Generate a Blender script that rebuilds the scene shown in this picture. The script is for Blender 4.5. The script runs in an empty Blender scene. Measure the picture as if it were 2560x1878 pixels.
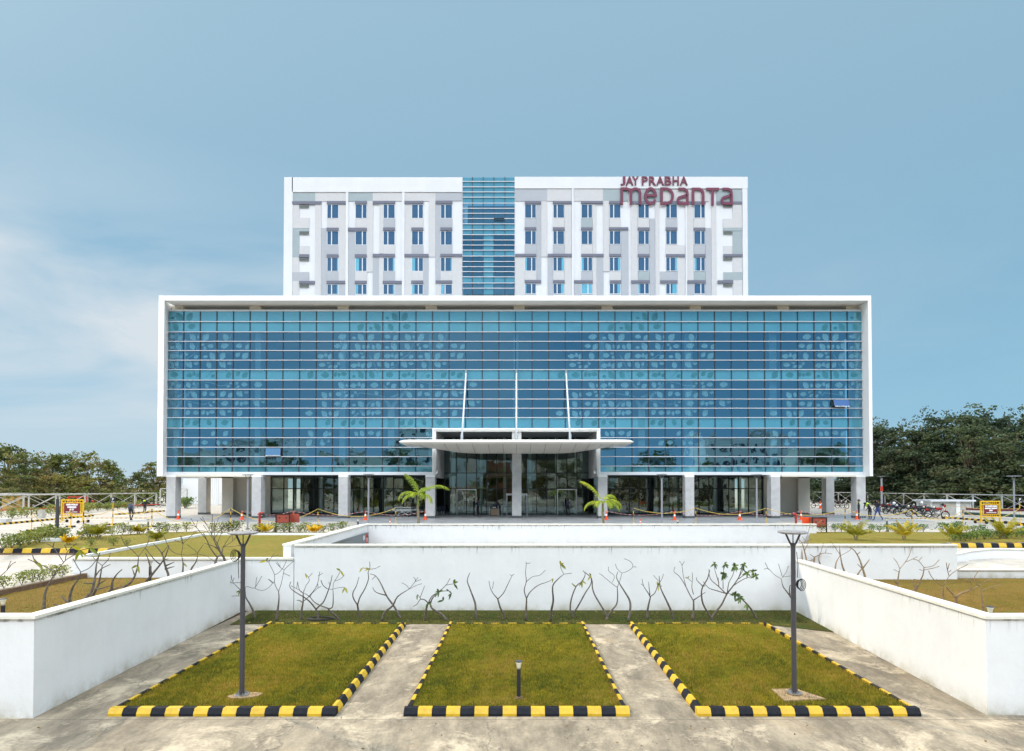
import bpy, math, random
import numpy as np
from mathutils import Vector, Matrix, Euler
R = math.radians
random.seed(7)
rng = np.random.default_rng(7)

# ------------------------------------------------------------------ camera
scn = bpy.context.scene
FPX, VPX, HOR, TILT = 1493.0, 1293.6, 1218.6, R(1.0)
PPY = HOR - FPX * math.tan(TILT)
CAM = Vector((0, 0, 5.0))
cd = bpy.data.cameras.new('camera')
cam = bpy.data.objects.new('camera', cd); scn.collection.objects.link(cam)
cam.location = CAM; cam.rotation_euler = (R(90) + TILT, 0, 0)
cd.sensor_width = 36; cd.sensor_fit = 'HORIZONTAL'; cd.lens = FPX * 36 / 2560
cd.shift_x = -(VPX - 1280) / 2560; cd.shift_y = (PPY - 939) / 2560
cd.clip_start = 0.1; cd.clip_end = 4000
scn.camera = cam

# ------------------------------------------------------------------ light
SUN_EL, SUN = R(40), Vector((-.72, .50, 0)).normalized()
SV = Vector((SUN.x * math.cos(SUN_EL), SUN.y * math.cos(SUN_EL), math.sin(SUN_EL)))
w = bpy.data.worlds.new('World'); scn.world = w; w.use_nodes = True
nt = w.node_tree; nt.nodes.clear()
def wn(t, **k):
    n = nt.nodes.new(t)
    for a, b in k.items(): setattr(n, a, b)
    return n
out = wn('ShaderNodeOutputWorld'); bg = wn('ShaderNodeBackground')
sky = wn('ShaderNodeTexSky', sky_type='NISHITA', sun_disc=False)
sky.sun_elevation = SUN_EL; sky.sun_rotation = math.atan2(SUN.x, SUN.y)
sky.air_density = 1.1; sky.dust_density = 2.2; sky.ozone_density = 2.5; sky.altitude = 50
SKY_S = 0.14
tc = wn('ShaderNodeTexCoord'); mp = wn('ShaderNodeMapping'); mp.inputs['Scale'].default_value = (1, 1, 3.2)
mp.inputs['Location'].default_value = (0.3, 0.1, 0.2)
n1 = wn('ShaderNodeTexNoise'); n1.inputs['Scale'].default_value = 1.6; n1.inputs['Detail'].default_value = 6; n1.inputs['Roughness'].default_value = .55
n1.inputs['Distortion'].default_value = .6
cr = wn('ShaderNodeValToRGB'); cr.color_ramp.elements[0].position = .36; cr.color_ramp.elements[1].position = .66
cr.color_ramp.elements[0].color = (0, 0, 0, 1); cr.color_ramp.elements[1].color = (1, 1, 1, 1)
sep = wn('ShaderNodeSeparateXYZ')
gr = wn('ShaderNodeValToRGB')            # high haze: colour of the air by elevation
els = gr.color_ramp.elements
els[0].position = 0.0; els[0].color = (.46, .66, .78, 1)
els[1].position = 1.0; els[1].color = (.30, .46, .58, 1)
e = els.new(.10); e.color = (.30, .55, .73, 1)
e = els.new(.27); e.color = (.245, .475, .655, 1)
e = els.new(.48); e.color = (.295, .495, .64, 1)
e = els.new(.62); e.color = (.325, .52, .66, 1)
scale = wn('ShaderNodeVectorMath', operation='SCALE'); scale.inputs['Scale'].default_value = 1 / SKY_S
hz = wn('ShaderNodeMix', data_type='RGBA'); hz.inputs[0].default_value = .95
cl = wn('ShaderNodeMix', data_type='RGBA'); cl.inputs[7].default_value = (.68 / SKY_S, .76 / SKY_S, .82 / SKY_S, 1)
lk = nt.links.new
lk(tc.outputs['Generated'], mp.inputs[0]); lk(mp.outputs[0], n1.inputs[0]); lk(n1.outputs[0], cr.inputs[0])
lk(tc.outputs['Generated'], sep.inputs[0]); lk(sep.outputs['Z'], gr.inputs[0]); lk(gr.outputs[0], scale.inputs[0])
lk(sky.outputs[0], hz.inputs[6]); lk(scale.outputs[0], hz.inputs[7])
# thin cloud sheet low in the sky, thicker towards the sun's side
low = wn('ShaderNodeMapRange'); low.inputs[1].default_value = .24; low.inputs[2].default_value = .46; low.inputs[3].default_value = 1; low.inputs[4].default_value = .0
left = wn('ShaderNodeMapRange'); left.inputs[1].default_value = .5; left.inputs[2].default_value = -.55; left.inputs[3].default_value = .16; left.inputs[4].default_value = 1.25
mm = wn('ShaderNodeMath', operation='MULTIPLY'); m2 = wn('ShaderNodeMath', operation='MULTIPLY')
lk(sep.outputs['Z'], low.inputs[0]); lk(sep.outputs['X'], left.inputs[0])
hl = wn('ShaderNodeMapRange'); hl.inputs[1].default_value = .05; hl.inputs[2].default_value = .2; hl.inputs[3].default_value = .35; hl.inputs[4].default_value = 1
hm = wn('ShaderNodeMath', operation='MULTIPLY'); lk(sep.outputs['Z'], hl.inputs[0]); lk(low.outputs[0], hm.inputs[0]); lk(hl.outputs[0], hm.inputs[1]); lk(hm.outputs[0], mm.inputs[0]); lk(left.outputs[0], mm.inputs[1]); lk(mm.outputs[0], m2.inputs[0]); lk(cr.outputs[0], m2.inputs[1])
lk(m2.outputs[0], cl.inputs[0]); lk(hz.outputs[2], cl.inputs[6])
# unseen bright sky band, added overhead and behind the camera to light shaded walls
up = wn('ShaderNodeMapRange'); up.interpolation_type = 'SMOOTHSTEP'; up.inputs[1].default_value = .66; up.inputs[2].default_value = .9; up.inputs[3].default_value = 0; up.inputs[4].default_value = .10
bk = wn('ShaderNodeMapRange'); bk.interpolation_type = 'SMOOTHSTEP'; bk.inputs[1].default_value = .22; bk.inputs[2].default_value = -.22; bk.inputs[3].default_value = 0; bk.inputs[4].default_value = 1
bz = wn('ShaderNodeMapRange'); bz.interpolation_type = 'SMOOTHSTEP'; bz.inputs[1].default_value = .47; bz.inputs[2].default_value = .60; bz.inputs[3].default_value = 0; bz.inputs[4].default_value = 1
bb = wn('ShaderNodeMath', operation='MULTIPLY'); mxm = wn('ShaderNodeMath', operation='MAXIMUM'); fill_mix = wn('ShaderNodeMix', data_type='RGBA')
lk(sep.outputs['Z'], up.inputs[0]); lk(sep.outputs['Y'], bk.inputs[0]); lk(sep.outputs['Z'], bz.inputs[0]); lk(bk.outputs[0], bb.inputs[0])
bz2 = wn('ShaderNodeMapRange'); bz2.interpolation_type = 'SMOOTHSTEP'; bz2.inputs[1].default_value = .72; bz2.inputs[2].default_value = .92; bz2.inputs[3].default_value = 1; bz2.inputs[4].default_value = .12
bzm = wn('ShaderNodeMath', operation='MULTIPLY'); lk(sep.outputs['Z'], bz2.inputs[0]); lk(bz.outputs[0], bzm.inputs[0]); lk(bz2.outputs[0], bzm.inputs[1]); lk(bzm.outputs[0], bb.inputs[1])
lk(up.outputs[0], mxm.inputs[0]); lk(bb.outputs[0], mxm.inputs[1]); lk(mxm.outputs[0], fill_mix.inputs[0]); lk(cl.outputs[2], fill_mix.inputs[6])
FILL_SKY = 6.3; fill_mix.inputs[7].default_value = (FILL_SKY * .95 / SKY_S, FILL_SKY / SKY_S, FILL_SKY * 1.06 / SKY_S, 1)
lk(fill_mix.outputs[2], bg.inputs['Color']); bg.inputs['Strength'].default_value = SKY_S
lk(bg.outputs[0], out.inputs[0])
ld = bpy.data.lights.new('sun', 'SUN'); ld.energy = 2.9; ld.angle = R(3); ld.color = (1, .87, .68)
sun = bpy.data.objects.new('sun', ld); scn.collection.objects.link(sun)
sun.rotation_euler = SV.to_track_quat('Z', 'Y').to_euler(); sun.location = (-40, 40, 60)
vs = scn.view_settings
vs.view_transform = 'Standard'; vs.look = 'None'; vs.exposure = 0.0; vs.gamma = 1
scn.cycles.max_bounces = 8; scn.cycles.transparent_max_bounces = 16
scn.cycles.caustics_reflective = False; scn.cycles.caustics_refractive = False

# ------------------------------------------------------------------ photo helpers (source pixels -> world)
RC = Matrix.Rotation(TILT, 3, 'X')
def ray(u, v):
    return RC @ Vector(((u - VPX) / FPX, 1, (PPY - v) / FPX))
def G(u, v, z=0.0):
    d = ray(u, v); t = (z - CAM.z) / d.z
    return CAM + d * t
def F(u, v, Y):
    d = ray(u, v); return CAM + d * (Y / d.y)
def XZ(u, v, Y):
    p = F(u, v, Y); return p.x, p.z

# ------------------------------------------------------------------ materials
def lin(*c): return tuple(((x / 255) / 12.92 if x <= 10 else ((x / 255 + .055) / 1.055) ** 2.4) for x in c)
MATS = {}
def mat(name, col, rough=.6, metal=0, var=0, vscale=3, bump=0, bscale=40, col2=None, spec=.4, detail=6, stretch=(1, 1, 1), coat=0):
    if name in MATS: return MATS[name]
    m = bpy.data.materials.new(name); m.use_nodes = True
    t = m.node_tree; b = t.nodes['Principled BSDF']
    b.inputs['Base Color'].default_value = (*col, 1); b.inputs['Roughness'].default_value = rough
    b.inputs['Metallic'].default_value = metal; b.inputs['Specular IOR Level'].default_value = spec
    b.inputs['Coat Weight'].default_value = coat
    if var or col2 or bump:
        tcn = t.nodes.new('ShaderNodeTexCoord'); mpn = t.nodes.new('ShaderNodeMapping'); mpn.inputs['Scale'].default_value = stretch
        g = t.nodes.new('ShaderNodeNewGeometry')
        t.links.new(g.outputs['Position'], mpn.inputs[0])
    if var or col2:
        n = t.nodes.new('ShaderNodeTexNoise'); n.inputs['Scale'].default_value = vscale; n.inputs['Detail'].default_value = detail
        n.inputs['Roughness'].default_value = .62
        rp = t.nodes.new('ShaderNodeValToRGB'); rp.color_ramp.elements[0].position = .33; rp.color_ramp.elements[1].position = .67
        c2 = col2 if col2 else tuple(min(1, c * (1 + var)) for c in col)
        c1 = col if col2 else tuple(c * (1 - var) for c in col)
        rp.color_ramp.elements[0].color = (*c1, 1); rp.color_ramp.elements[1].color = (*c2, 1)
        t.links.new(mpn.outputs[0], n.inputs[0]); t.links.new(n.outputs[0], rp.inputs[0]); t.links.new(rp.outputs[0], b.inputs['Base Color'])
    if bump:
        n = t.nodes.new('ShaderNodeTexNoise'); n.inputs['Scale'].default_value = bscale; n.inputs['Detail'].default_value = 4
        bp = t.nodes.new('ShaderNodeBump'); bp.inputs['Strength'].default_value = bump; bp.inputs['Distance'].default_value = .02
        t.links.new(mpn.outputs[0], n.inputs[0]); t.links.new(n.outputs[0], bp.inputs['Height']); t.links.new(bp.outputs[0], b.inputs['Normal'])
    MATS[name] = m; return m

class NT:   # tiny node helper for the richer materials
    def __init__(s, name):
        s.m = bpy.data.materials.new(name); s.m.use_nodes = True; s.t = s.m.node_tree
        s.b = s.t.nodes['Principled BSDF']; s.o = s.t.nodes['Material Output']
        s.g = s.t.nodes.new('ShaderNodeNewGeometry'); MATS[name] = s.m
    def n(s, typ, **k):
        x = s.t.nodes.new(typ)
        for a, b in k.items(): setattr(x, a, b)
        return x
    def l(s, a, b): s.t.links.new(a, b)
    def noise(s, scale, detail=6, rough=.6, dist=0, stretch=(1, 1, 1), loc=(0, 0, 0)):
        mp = s.n('ShaderNodeMapping'); mp.inputs['Scale'].default_value = stretch; mp.inputs['Location'].default_value = loc
        s.l(s.g.outputs['Position'], mp.inputs[0])
        x = s.n('ShaderNodeTexNoise'); x.inputs['Scale'].default_value = scale; x.inputs['Detail'].default_value = detail
        x.inputs['Roughness'].default_value = rough; x.inputs['Distortion'].default_value = dist
        s.l(mp.outputs[0], x.inputs[0]); return x.outputs[0]
    def ramp(s, src, *stops):
        r = s.n('ShaderNodeValToRGB'); e = r.color_ramp.elements
        while len(e) < len(stops): e.new(.5)
        for i, (p, c) in enumerate(stops):
            e[i].position = p; e[i].color = (*c, 1) if len(c) == 3 else c
        s.l(src, r.inputs[0]); return r.outputs[0]
    def mix(s, f, a, b, mode='MIX'):
        x = s.n('ShaderNodeMix', data_type='RGBA', blend_type=mode)
        for i, v in ((0, f), (6, a), (7, b)):
            if isinstance(v, (int, float)): x.inputs[i].default_value = v
            elif isinstance(v, tuple): x.inputs[i].default_value = (*v, 1)
            else: s.l(v, x.inputs[i])
        return x.outputs[2]
    def math(s, op, a, b=0.0, clamp=False):
        x = s.n('ShaderNodeMath', operation=op, use_clamp=clamp)
        for i, v in ((0, a), (1, b)):
            if isinstance(v, (int, float)): x.inputs[i].default_value = v
            else: s.l(v, x.inputs[i])
        return x.outputs[0]
    def pos(s, ax):
        x = s.n('ShaderNodeSeparateXYZ'); s.l(s.g.outputs['Position'], x.inputs[0]); return x.outputs[ax]
    def rng(s, src, a, b, c=0, d=1):
        x = s.n('ShaderNodeMapRange'); s.l(src, x.inputs[0])
        for i, v in enumerate((a, b, c, d)): x.inputs[i + 1].default_value = v
        return x.outputs[0]
    def bump(s, h, st, dist=.02):
        x = s.n('ShaderNodeBump'); x.inputs['Strength'].default_value = st; x.inputs['Distance'].default_value = dist
        s.l(h, x.inputs['Height']); s.l(x.outputs[0], s.b.inputs['Normal'])
    def col(s, c): s.l(c, s.b.inputs['Base Color'])

def wall_mat(name, base, zlow, tops):
    q = NT(name); q.b.inputs['Roughness'].default_value = .75
    big = q.noise(.9, 5, .6); v = q.ramp(big, (.3, tuple(c * .94 for c in base)), (.6, base))
    v = q.mix(q.rng(q.noise(2.6, 5, .7, stretch=(1.2, 1.2, .12), loc=(5, 0, 0)), .5, .8, 0, .22), v, tuple(c * .80 for c in base))
    # green-brown damp patches rising from the ground
    damp = q.noise(1.3, 6, .7, loc=(3, 1, 0)); lo = q.rng(q.pos('Z'), zlow + .62, zlow, 0, 1)
    f = q.math('MULTIPLY', q.math('POWER', lo, 2.2), q.rng(damp, .34, .66, .0, 1.0))
    v = q.mix(f, v, (.36, .33, .22))
    # black run-off streaks under the coping
    st = q.noise(6, 3, .5, stretch=(1.6, 1.6, .10), loc=(1, 5, 0)); sw = q.rng(st, .57, .68, 0, 1)
    patch = q.rng(q.noise(.7, 2), .44, .60, 0, 1)
    for zt in tops:
        near = q.rng(q.pos('Z'), zt - .42, zt - .04, 0, .7)
        on = q.math('LESS_THAN', q.pos('Z'), zt + .005)
        f = q.math('MULTIPLY', q.math('MULTIPLY', near, on), q.math('MULTIPLY', sw, patch))
        v = q.mix(f, v, (.10, .10, .09))
        edge = q.math('MULTIPLY', q.math('GREATER_THAN', q.pos('Z'), zt - .10), q.math('LESS_THAN', q.pos('Z'), zt + .005))
        v = q.mix(q.math('MULTIPLY', edge, q.rng(q.noise(2.2, 6, .75, loc=(0, 2, 0)), .46, .60, 0, .75)), v, (.12, .115, .09))
    q.col(v)
    h = q.noise(3, 5, .6); h2 = q.noise(45, 3, .6)
    q.bump(q.math('ADD', q.math('MULTIPLY', h, 1.0), q.math('MULTIPLY', h2, .15)), .35, .03)
    return q.m
M_WALL = wall_mat('white_wall_paint', (.76, .76, .76), 0.0, (2.17,))
M_WALLT = wall_mat('white_wall_paint_tall', (.76, .76, .76), 0.0, (2.66,))
M_WALLU = wall_mat('white_wall_paint_upper', (.72, .72, .72), 1.25, (2.66,))
M_WALLW = wall_mat('white_wall_paint_low', (.78, .78, .78), 1.25, (3.5,))
M_CAP = mat('coping_paint', (.74, .71, .63), .7, var=.08, vscale=5, bump=.2)
M_BWH = mat('building_white', (.84, .835, .82), .6, var=.03, vscale=.6)
M_TOW = mat('tower_white', (.67, .67, .69), .7, var=.03, vscale=.5)
M_PL = mat('panel_pale_grey', (.54, .53, .535), .7, var=.03, vscale=2)
M_PM = mat('panel_mid_grey', (.39, .405, .44), .7, var=.03, vscale=2)
M_PG = mat('panel_green_grey', (.32, .375, .395), .7, var=.03, vscale=2)
M_PD = mat('panel_dark_grey', (.15, .155, .20), .7, var=.03, vscale=2)
M_LOUV = mat('louvre_grey', (.18, .2, .19), .5)
M_CREAM = mat('cream_render', (.72, .66, .56), .7, var=.04, vscale=1)
M_ALU = mat('white_aluminium', (.70, .71, .74), .35)
M_FIN = mat('fin_aluminium', (.56, .58, .63), .35)
M_DKF = mat('dark_frame', (.035, .045, .06), .4)
M_BLKF = mat('black_frame', (.02, .022, .024), .4)
M_STEEL = mat('brushed_steel', (.55, .55, .55), .3, metal=.9)
M_GALV = mat('galvanised_steel', (.50, .48, .44), .5, metal=.2, var=.15, vscale=4)
M_POLE = mat('lamp_post_grey', (.060, .057, .064), .45, var=.1, vscale=6)
M_POLEL = mat('lamp_post_pale_grey', (.26, .27, .30), .45)
M_LAMPG = mat('lamp_disc_weathered', (.42, .40, .39), .6, col2=(.10, .10, .11), vscale=26)
M_BLK = mat('black_paint', (.022, .022, .028), .5, bump=.15, bscale=30)
M_BLACKK = mat('kerb_black_paint', (.011, .012, .017), .7, spec=.2, var=.35, vscale=12, bump=.3, bscale=25)
def kerb_yellow():
    q = NT('kerb_yellow_paint'); q.b.inputs['Roughness'].default_value = .55
    a = q.ramp(q.noise(5, 5), (.3, (.50, .30, .01)), (.7, (.66, .42, .014)))
    wear = q.rng(q.noise(11, 7, .75, loc=(4, 2, 1)), .60, .70, 0, .85)
    a = q.mix(q.rng(q.noise(19, 6, .8, loc=(1, 1, 1)), .60, .72, 0, .7), a, (.09, .075, .05))
    q.col(q.mix(wear, a, (.55, .50, .42))); q.bump(q.noise(30, 4), .3, .01); return q.m
M_YEL = kerb_yellow()
M_YELP = mat('yellow_paint', (.72, .42, .01), .45, var=.08, vscale=8)
M_RED = mat('red_paint', (.42, .035, .02), .5, var=.12, vscale=6)
M_REDB = mat('brick_red_board', (.36, .075, .05), .55, var=.08, vscale=4)
M_MAR = mat('maroon_sign', (.16, .018, .03), .5)
M_SIGN = mat('maroon_letter', (.145, .022, .055), .45)
M_WHT = mat('white_lettering', (.85, .85, .85), .5)
M_ORG = mat('cone_orange', (.78, .09, .02), .5)
M_CONEW = mat('cone_white_band', (.8, .8, .8), .4)
M_LENS = mat('bollard_lens', (.80, .75, .60), .35)
M_STAMP = mat('stretcher_white', (.7, .7, .7), .4)
M_GREY = mat('sign_slate', (.13, .155, .17), .5, var=.05, vscale=2)
M_SOIL = mat('soil', (.16, .10, .06), .9, var=.3, vscale=9, bump=.6, bscale=20)
M_SAND = mat('sandy_concrete_pad', (.34, .23, .13), .9, var=.25, vscale=9, bump=.5)
M_WOOD = mat('desk_wood', (.42, .28, .18), .5)
M_SKIN = mat('skin', (.22, .11, .065), .6); M_HAIR = mat('hair_black', (.012, .01, .009), .6)
M_NAVY = mat('navy_cloth', (.018, .022, .035), .85); M_JEAN = mat('blue_denim', (.05, .07, .2), .85)
M_GSHIRT = mat('grey_shirt', (.17, .19, .23), .85); M_TROU = mat('dark_trousers', (.03, .03, .035), .85)
M_BAG = mat('backpack_grey', (.07, .08, .10), .8); M_HIVIS = mat('hi_vis_yellow', (.55, .85, .03), .6)
M_TYRE = mat('tyre_rubber', (.02, .02, .02), .85); M_CHR = mat('chrome', (.65, .65, .65), .2, metal=1)
M_TERR = mat('terracotta', (.38, .16, .09), .8)
M_ROPE = mat('yellow_rope', (.62, .42, .08), .7); M_CABLE = mat('cable_black', (.015, .015, .015), .5)
M_CHW = mat('chain_white', (.7, .66, .66), .5); M_CHR2 = mat('chain_red', (.55, .05, .05), .5)

def concrete(name, light, mid, dark, warm=0, joints=0):
    q = NT(name); q.b.inputs['Roughness'].default_value = .85; q.b.inputs['Specular IOR Level'].default_value = .25
    big = q.noise(.22, 8, .72, .25); med = q.noise(1.3, 9, .78, .15, (1, .4, 1)); fine = q.noise(14, 5, .7)
    v = q.ramp(big, (.34, mid), (.58, light))
    f = q.rng(med, .40, .66, .85, 0); v = q.mix(f, v, dark)
    pale = q.rng(q.noise(.55, 9, .78, .4, loc=(7, 3, 0)), .52, .62, 0, .9); v = q.mix(pale, v, tuple(min(.85, c * 1.22) for c in light))
    v = q.mix(.35, v, q.ramp(fine, (.35, (.35, .35, .35)), (.65, (.65, .65, .65))), 'OVERLAY')
    brown = q.rng(q.noise(.5, 6, .7, .5, loc=(2, 9, 0)), .56, .72, 0, .5); v = q.mix(brown, v, (.36, .26, .15))
    # hairline cracks
    vo = q.n('ShaderNodeTexVoronoi', feature='DISTANCE_TO_EDGE'); vo.inputs['Scale'].default_value = .17
    mp = q.n('ShaderNodeVectorMath', operation='ADD'); nn = q.n('ShaderNodeTexNoise'); nn.inputs['Scale'].default_value = 1.3; nn.inputs['Detail'].default_value = 6
    q.l(q.g.outputs['Position'], nn.inputs[0]); q.l(q.g.outputs['Position'], mp.inputs[0]); q.l(nn.outputs[1], mp.inputs[1]); q.l(mp.outputs[0], vo.inputs[0])
    crk = q.rng(vo.outputs[0], .0, .0035, .6, 0); v = q.mix(crk, v, (.08, .07, .06))
    if not joints:
        for yj in (12.93, 6.4):
            d_ = q.math('ABSOLUTE', q.math('SUBTRACT', q.pos('Y'), q.math('ADD', yj, q.math('MULTIPLY', med, .03)))); v = q.mix(q.math('MULTIPLY', q.math('LESS_THAN', d_, .010), .75), v, (.07, .06, .05))
    if joints:
        for ax, off in (('X', 1.2), ('Y', .4)):
            p = q.math('PINGPONG', q.math('ADD', q.pos(ax), off), joints / 2)
            v = q.mix(q.math('MULTIPLY', q.math('LESS_THAN', p, .012), .7), v, (.12, .11, .10))
    q.col(v)
    q.bump(q.math('ADD', med, q.math('MULTIPLY', fine, .4)), .35, .02); return q.m
M_CONC = concrete('stained_concrete', (.42, .35, .25), (.29, .24, .17), (.13, .108, .08))
M_ROAD = concrete('pale_concrete_road', (.50, .46, .40), (.45, .41, .36), (.36, .33, .29), joints=4.5)
M_PAVE = mat('grey_paving', (.20, .205, .205), .55, col2=(.30, .30, .29), vscale=1.2, stretch=(1, .4, 1))

def paving():
    q = NT('granite_paving'); q.b.inputs['Roughness'].default_value = .45
    v = q.ramp(q.noise(.8, 6), (.35, (.25, .255, .26)), (.65, (.36, .36, .355)))
    for ax, s in (('X', .9), ('Y', .6)):
        p = q.math('PINGPONG', q.pos(ax), s / 2); v = q.mix(q.math('MULTIPLY', q.math('LESS_THAN', p, .012), .6), v, (.07, .07, .07))
    q.col(v); return q.m
M_PAVE = paving()
def turf(name, a, b, c, sc=1.0):
    q = NT(name); q.b.inputs['Roughness'].default_value = .95; q.b.inputs['Specular IOR Level'].default_value = .1
    v = q.ramp(q.noise(.45 * sc, 6, .65, .5), (.35, a), (.62, b))
    v = q.mix(q.rng(q.noise(5, 6, .75), .42, .62, 0, .75), v, c)
    v = q.mix(q.rng(q.noise(.9 * sc, 5, .7, loc=(3, 8, 0)), .54, .66, 0, .6), v, (a[0] * .75, a[1] * 1.15, a[2]))
    v = q.mix(q.rng(q.noise(1.7 * sc, 7, .8, loc=(6, 1, 0)), .60, .70, 0, .6), v, (.26, .19, .06))
    v = q.mix(.5, v, q.ramp(q.noise(38, 4, .7), (.36, (.22, .22, .22)), (.64, (.8, .8, .8))), 'OVERLAY')
    q.col(v); q.bump(q.noise(30, 5, .7), .9, .05); return q.m
M_TURF = turf('lawn_turf', (.095, .11, .005), (.23, .17, .008), (.14, .13, .005))
M_TURFD = turf('strip_turf_painted_shade', (.050, .070, .012), (.085, .09, .014), (.11, .08, .03))  # turf colour darkened to paint in the wall's shade on the strip
M_TAN = turf('dry_turf', (.17, .12, .02), (.25, .145, .04), (.13, .10, .018))
M_TAN2 = turf('dry_turf_upper', (.20, .17, .03), (.27, .20, .05), (.16, .15, .03))

def leafmat(name, cols, rough=.6, trans=.25, scale=.6):
    q = NT(name); q.b.inputs['Roughness'].default_value = rough
    oi = q.n('ShaderNodeAttribute', attribute_name='tint'); r = q.ramp(oi.outputs['Fac'], *[(i / (len(cols) - 1), c) for i, c in enumerate(cols)])
    ob = q.n('ShaderNodeObjectInfo'); k = q.ramp(ob.outputs['Random'], (0, (.72, .78, .8)), (.5, (1, 1, 1)), (1, (1.35, 1.18, .95))); r = q.mix(1.0, r, k, 'MULTIPLY')
    q.col(r); tr = q.n('ShaderNodeBsdfTranslucent'); q.l(r, tr.inputs[0]); ms = q.n('ShaderNodeMixShader'); ms.inputs[0].default_value = trans
    q.l(q.b.outputs[0], ms.inputs[1]); q.l(tr.outputs[0], ms.inputs[2]); q.l(ms.outputs[0], q.o.inputs[0]); return q.m
M_GRASSB = leafmat('grass_blade', [(.045, .07, .004), (.13, .14, .006), (.24, .185, .010), (.40, .27, .06)], .8, .35)
M_GRASSD = leafmat('grass_blade_painted_shade', [(.03, .05, .008), (.06, .075, .012), (.10, .085, .03)], .8, .3)  # blade colours darkened to match the painted shade of the strip
M_GRASST = leafmat('grass_blade_dry', [(.11, .095, .015), (.22, .145, .03), (.32, .20, .06)], .8, .25)
M_TREEL = leafmat('tree_leaf_left', [(.06, .10, .02), (.12, .155, .03), (.19, .17, .05), (.20, .12, .06)], .7, .4)
M_TREER = leafmat('tree_leaf_right', [(.024, .042, .028), (.042, .07, .035), (.072, .105, .042), (.11, .10, .06)], .7, .35)
M_PALM = leafmat('palm_leaf', [(.12, .22, .01), (.32, .42, .015), (.5, .5, .03)], .5, .4)
M_GPALM = leafmat('golden_palm_leaf', [(.16, .2, .015), (.36, .33, .02), (.5, .40, .03)], .5, .35)
M_YPALM = leafmat('yellow_palm_leaf', [(.6, .42, .01), (.75, .52, .012)], .5, .3)
M_HEDGE = leafmat('hedge_leaf', [(.08, .12, .015), (.20, .25, .03), (.36, .34, .10)], .6, .3)
M_HEDGER = leafmat('hedge_leaf_green', [(.05, .10, .015), (.10, .19, .03), (.22, .29, .06)], .6, .3)
M_PLUMG = leafmat('plumeria_leaf_green', [(.025, .06, .012), (.06, .13, .02), (.12, .19, .02)], .4, .25)
M_PLUMY = leafmat('plumeria_leaf_yellow', [(.16, .2, .01), (.42, .38, .015)], .4, .35)
M_BARK = mat('plumeria_bark', (.06, .05, .04), .85, col2=(.15, .125, .10), vscale=14, bump=.4, bscale=60)
M_BARKR = mat('plumeria_bark_warm', (.17, .11, .06), .85, col2=(.33, .23, .13), vscale=14, bump=.4, bscale=60)
M_TRUNK = mat('tree_bark', (.11, .085, .06), .9, var=.3, vscale=4, bump=.5)
M_PTRUNK = mat('palm_bark', (.26, .22, .14), .9, var=.3, vscale=9)

def glass(name, tint, refl, fac, wav=.03, rough=.0, scale=.55):
    q = NT(name); t = q.t; t.nodes.remove(q.b)
    tr = q.n('ShaderNodeBsdfTransparent'); tr.inputs[0].default_value = (*tint, 1)
    gl = q.n('ShaderNodeBsdfGlossy'); gl.inputs['Color'].default_value = (*refl, 1); gl.inputs['Roughness'].default_value = rough
    bp = q.n('ShaderNodeBump'); bp.inputs['Strength'].default_value = 1; bp.inputs['Distance'].default_value = wav
    q.l(q.noise(scale, 3, .5), bp.inputs['Height']); q.l(bp.outputs[0], gl.inputs['Normal'])
    fr = q.n('ShaderNodeFresnel'); fr.inputs[0].default_value = 1.5
    f = q.math('ADD', q.math('MULTIPLY', fr.outputs[0], .8), fac, True)
    ms = q.n('ShaderNodeMixShader'); q.l(f, ms.inputs[0]); q.l(tr.outputs[0], ms.inputs[1]); q.l(gl.outputs[0], ms.inputs[2])
    q.l(ms.outputs[0], q.o.inputs[0]); return q.m
def spandrel(name, col, refl, fac, wav=.03):
    q = NT(name)
    v = q.ramp(q.noise(.35, 3), (.3, tuple(c * .85 for c in col)), (.7, tuple(c * 1.12 for c in col)))
    q.col(v); q.b.inputs['Roughness'].default_value = .6
    gl = q.n('ShaderNodeBsdfGlossy'); gl.inputs['Color'].default_value = (*refl, 1); gl.inputs['Roughness'].default_value = 0.02
    bp = q.n('ShaderNodeBump'); bp.inputs['Distance'].default_value = wav; q.l(q.noise(.55, 3, .5), bp.inputs['Height']); q.l(bp.outputs[0], gl.inputs['Normal'])
    ms = q.n('ShaderNodeMixShader'); ms.inputs[0].default_value = fac; q.l(q.b.outputs[0], ms.inputs[1]); q.l(gl.outputs[0], ms.inputs[2])
    q.l(ms.outputs[0], q.o.inputs[0]); return q.m
M_VIS = glass('vision_glass', (.46, .80, .95), (.29, .64, .92), .38, .011)
M_SPN = spandrel('spandrel_glass', (.06, .27, .36), (.28, .6, .75), .38, .011)
M_WIN = glass('window_glass', (.3, .6, .85), (.25, .55, .95), .45, .01)
M_ENT = glass('entrance_glass', (.62, .74, .70), (.62, .76, .72), .17, .010)
M_SASH = spandrel('sash_glass', (.01, .05, .16), (.04, .15, .38), .10)
M_SASH2 = spandrel('sash_glass_pale', (.07, .20, .36), (.3, .5, .8), .3)
M_FRIT = mat('leaf_frit', (.12, .32, .43), .4)
M_FRITD = mat('leaf_frit_on_spandrel', (.03, .16, .20), .3)
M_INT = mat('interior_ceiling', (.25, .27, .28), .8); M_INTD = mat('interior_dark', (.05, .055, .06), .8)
M_ICOL = mat('interior_column', (.88, .90, .88), .6)
M_CURT = mat('curtain_pale', (.8, .85, .82), .8)
M_GRAN = mat('granite_cladding', (.50, .49, .48), .55, var=.10, vscale=1.6)
M_GRAND = mat('granite_skirting', (.09, .10, .10), .4)

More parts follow.
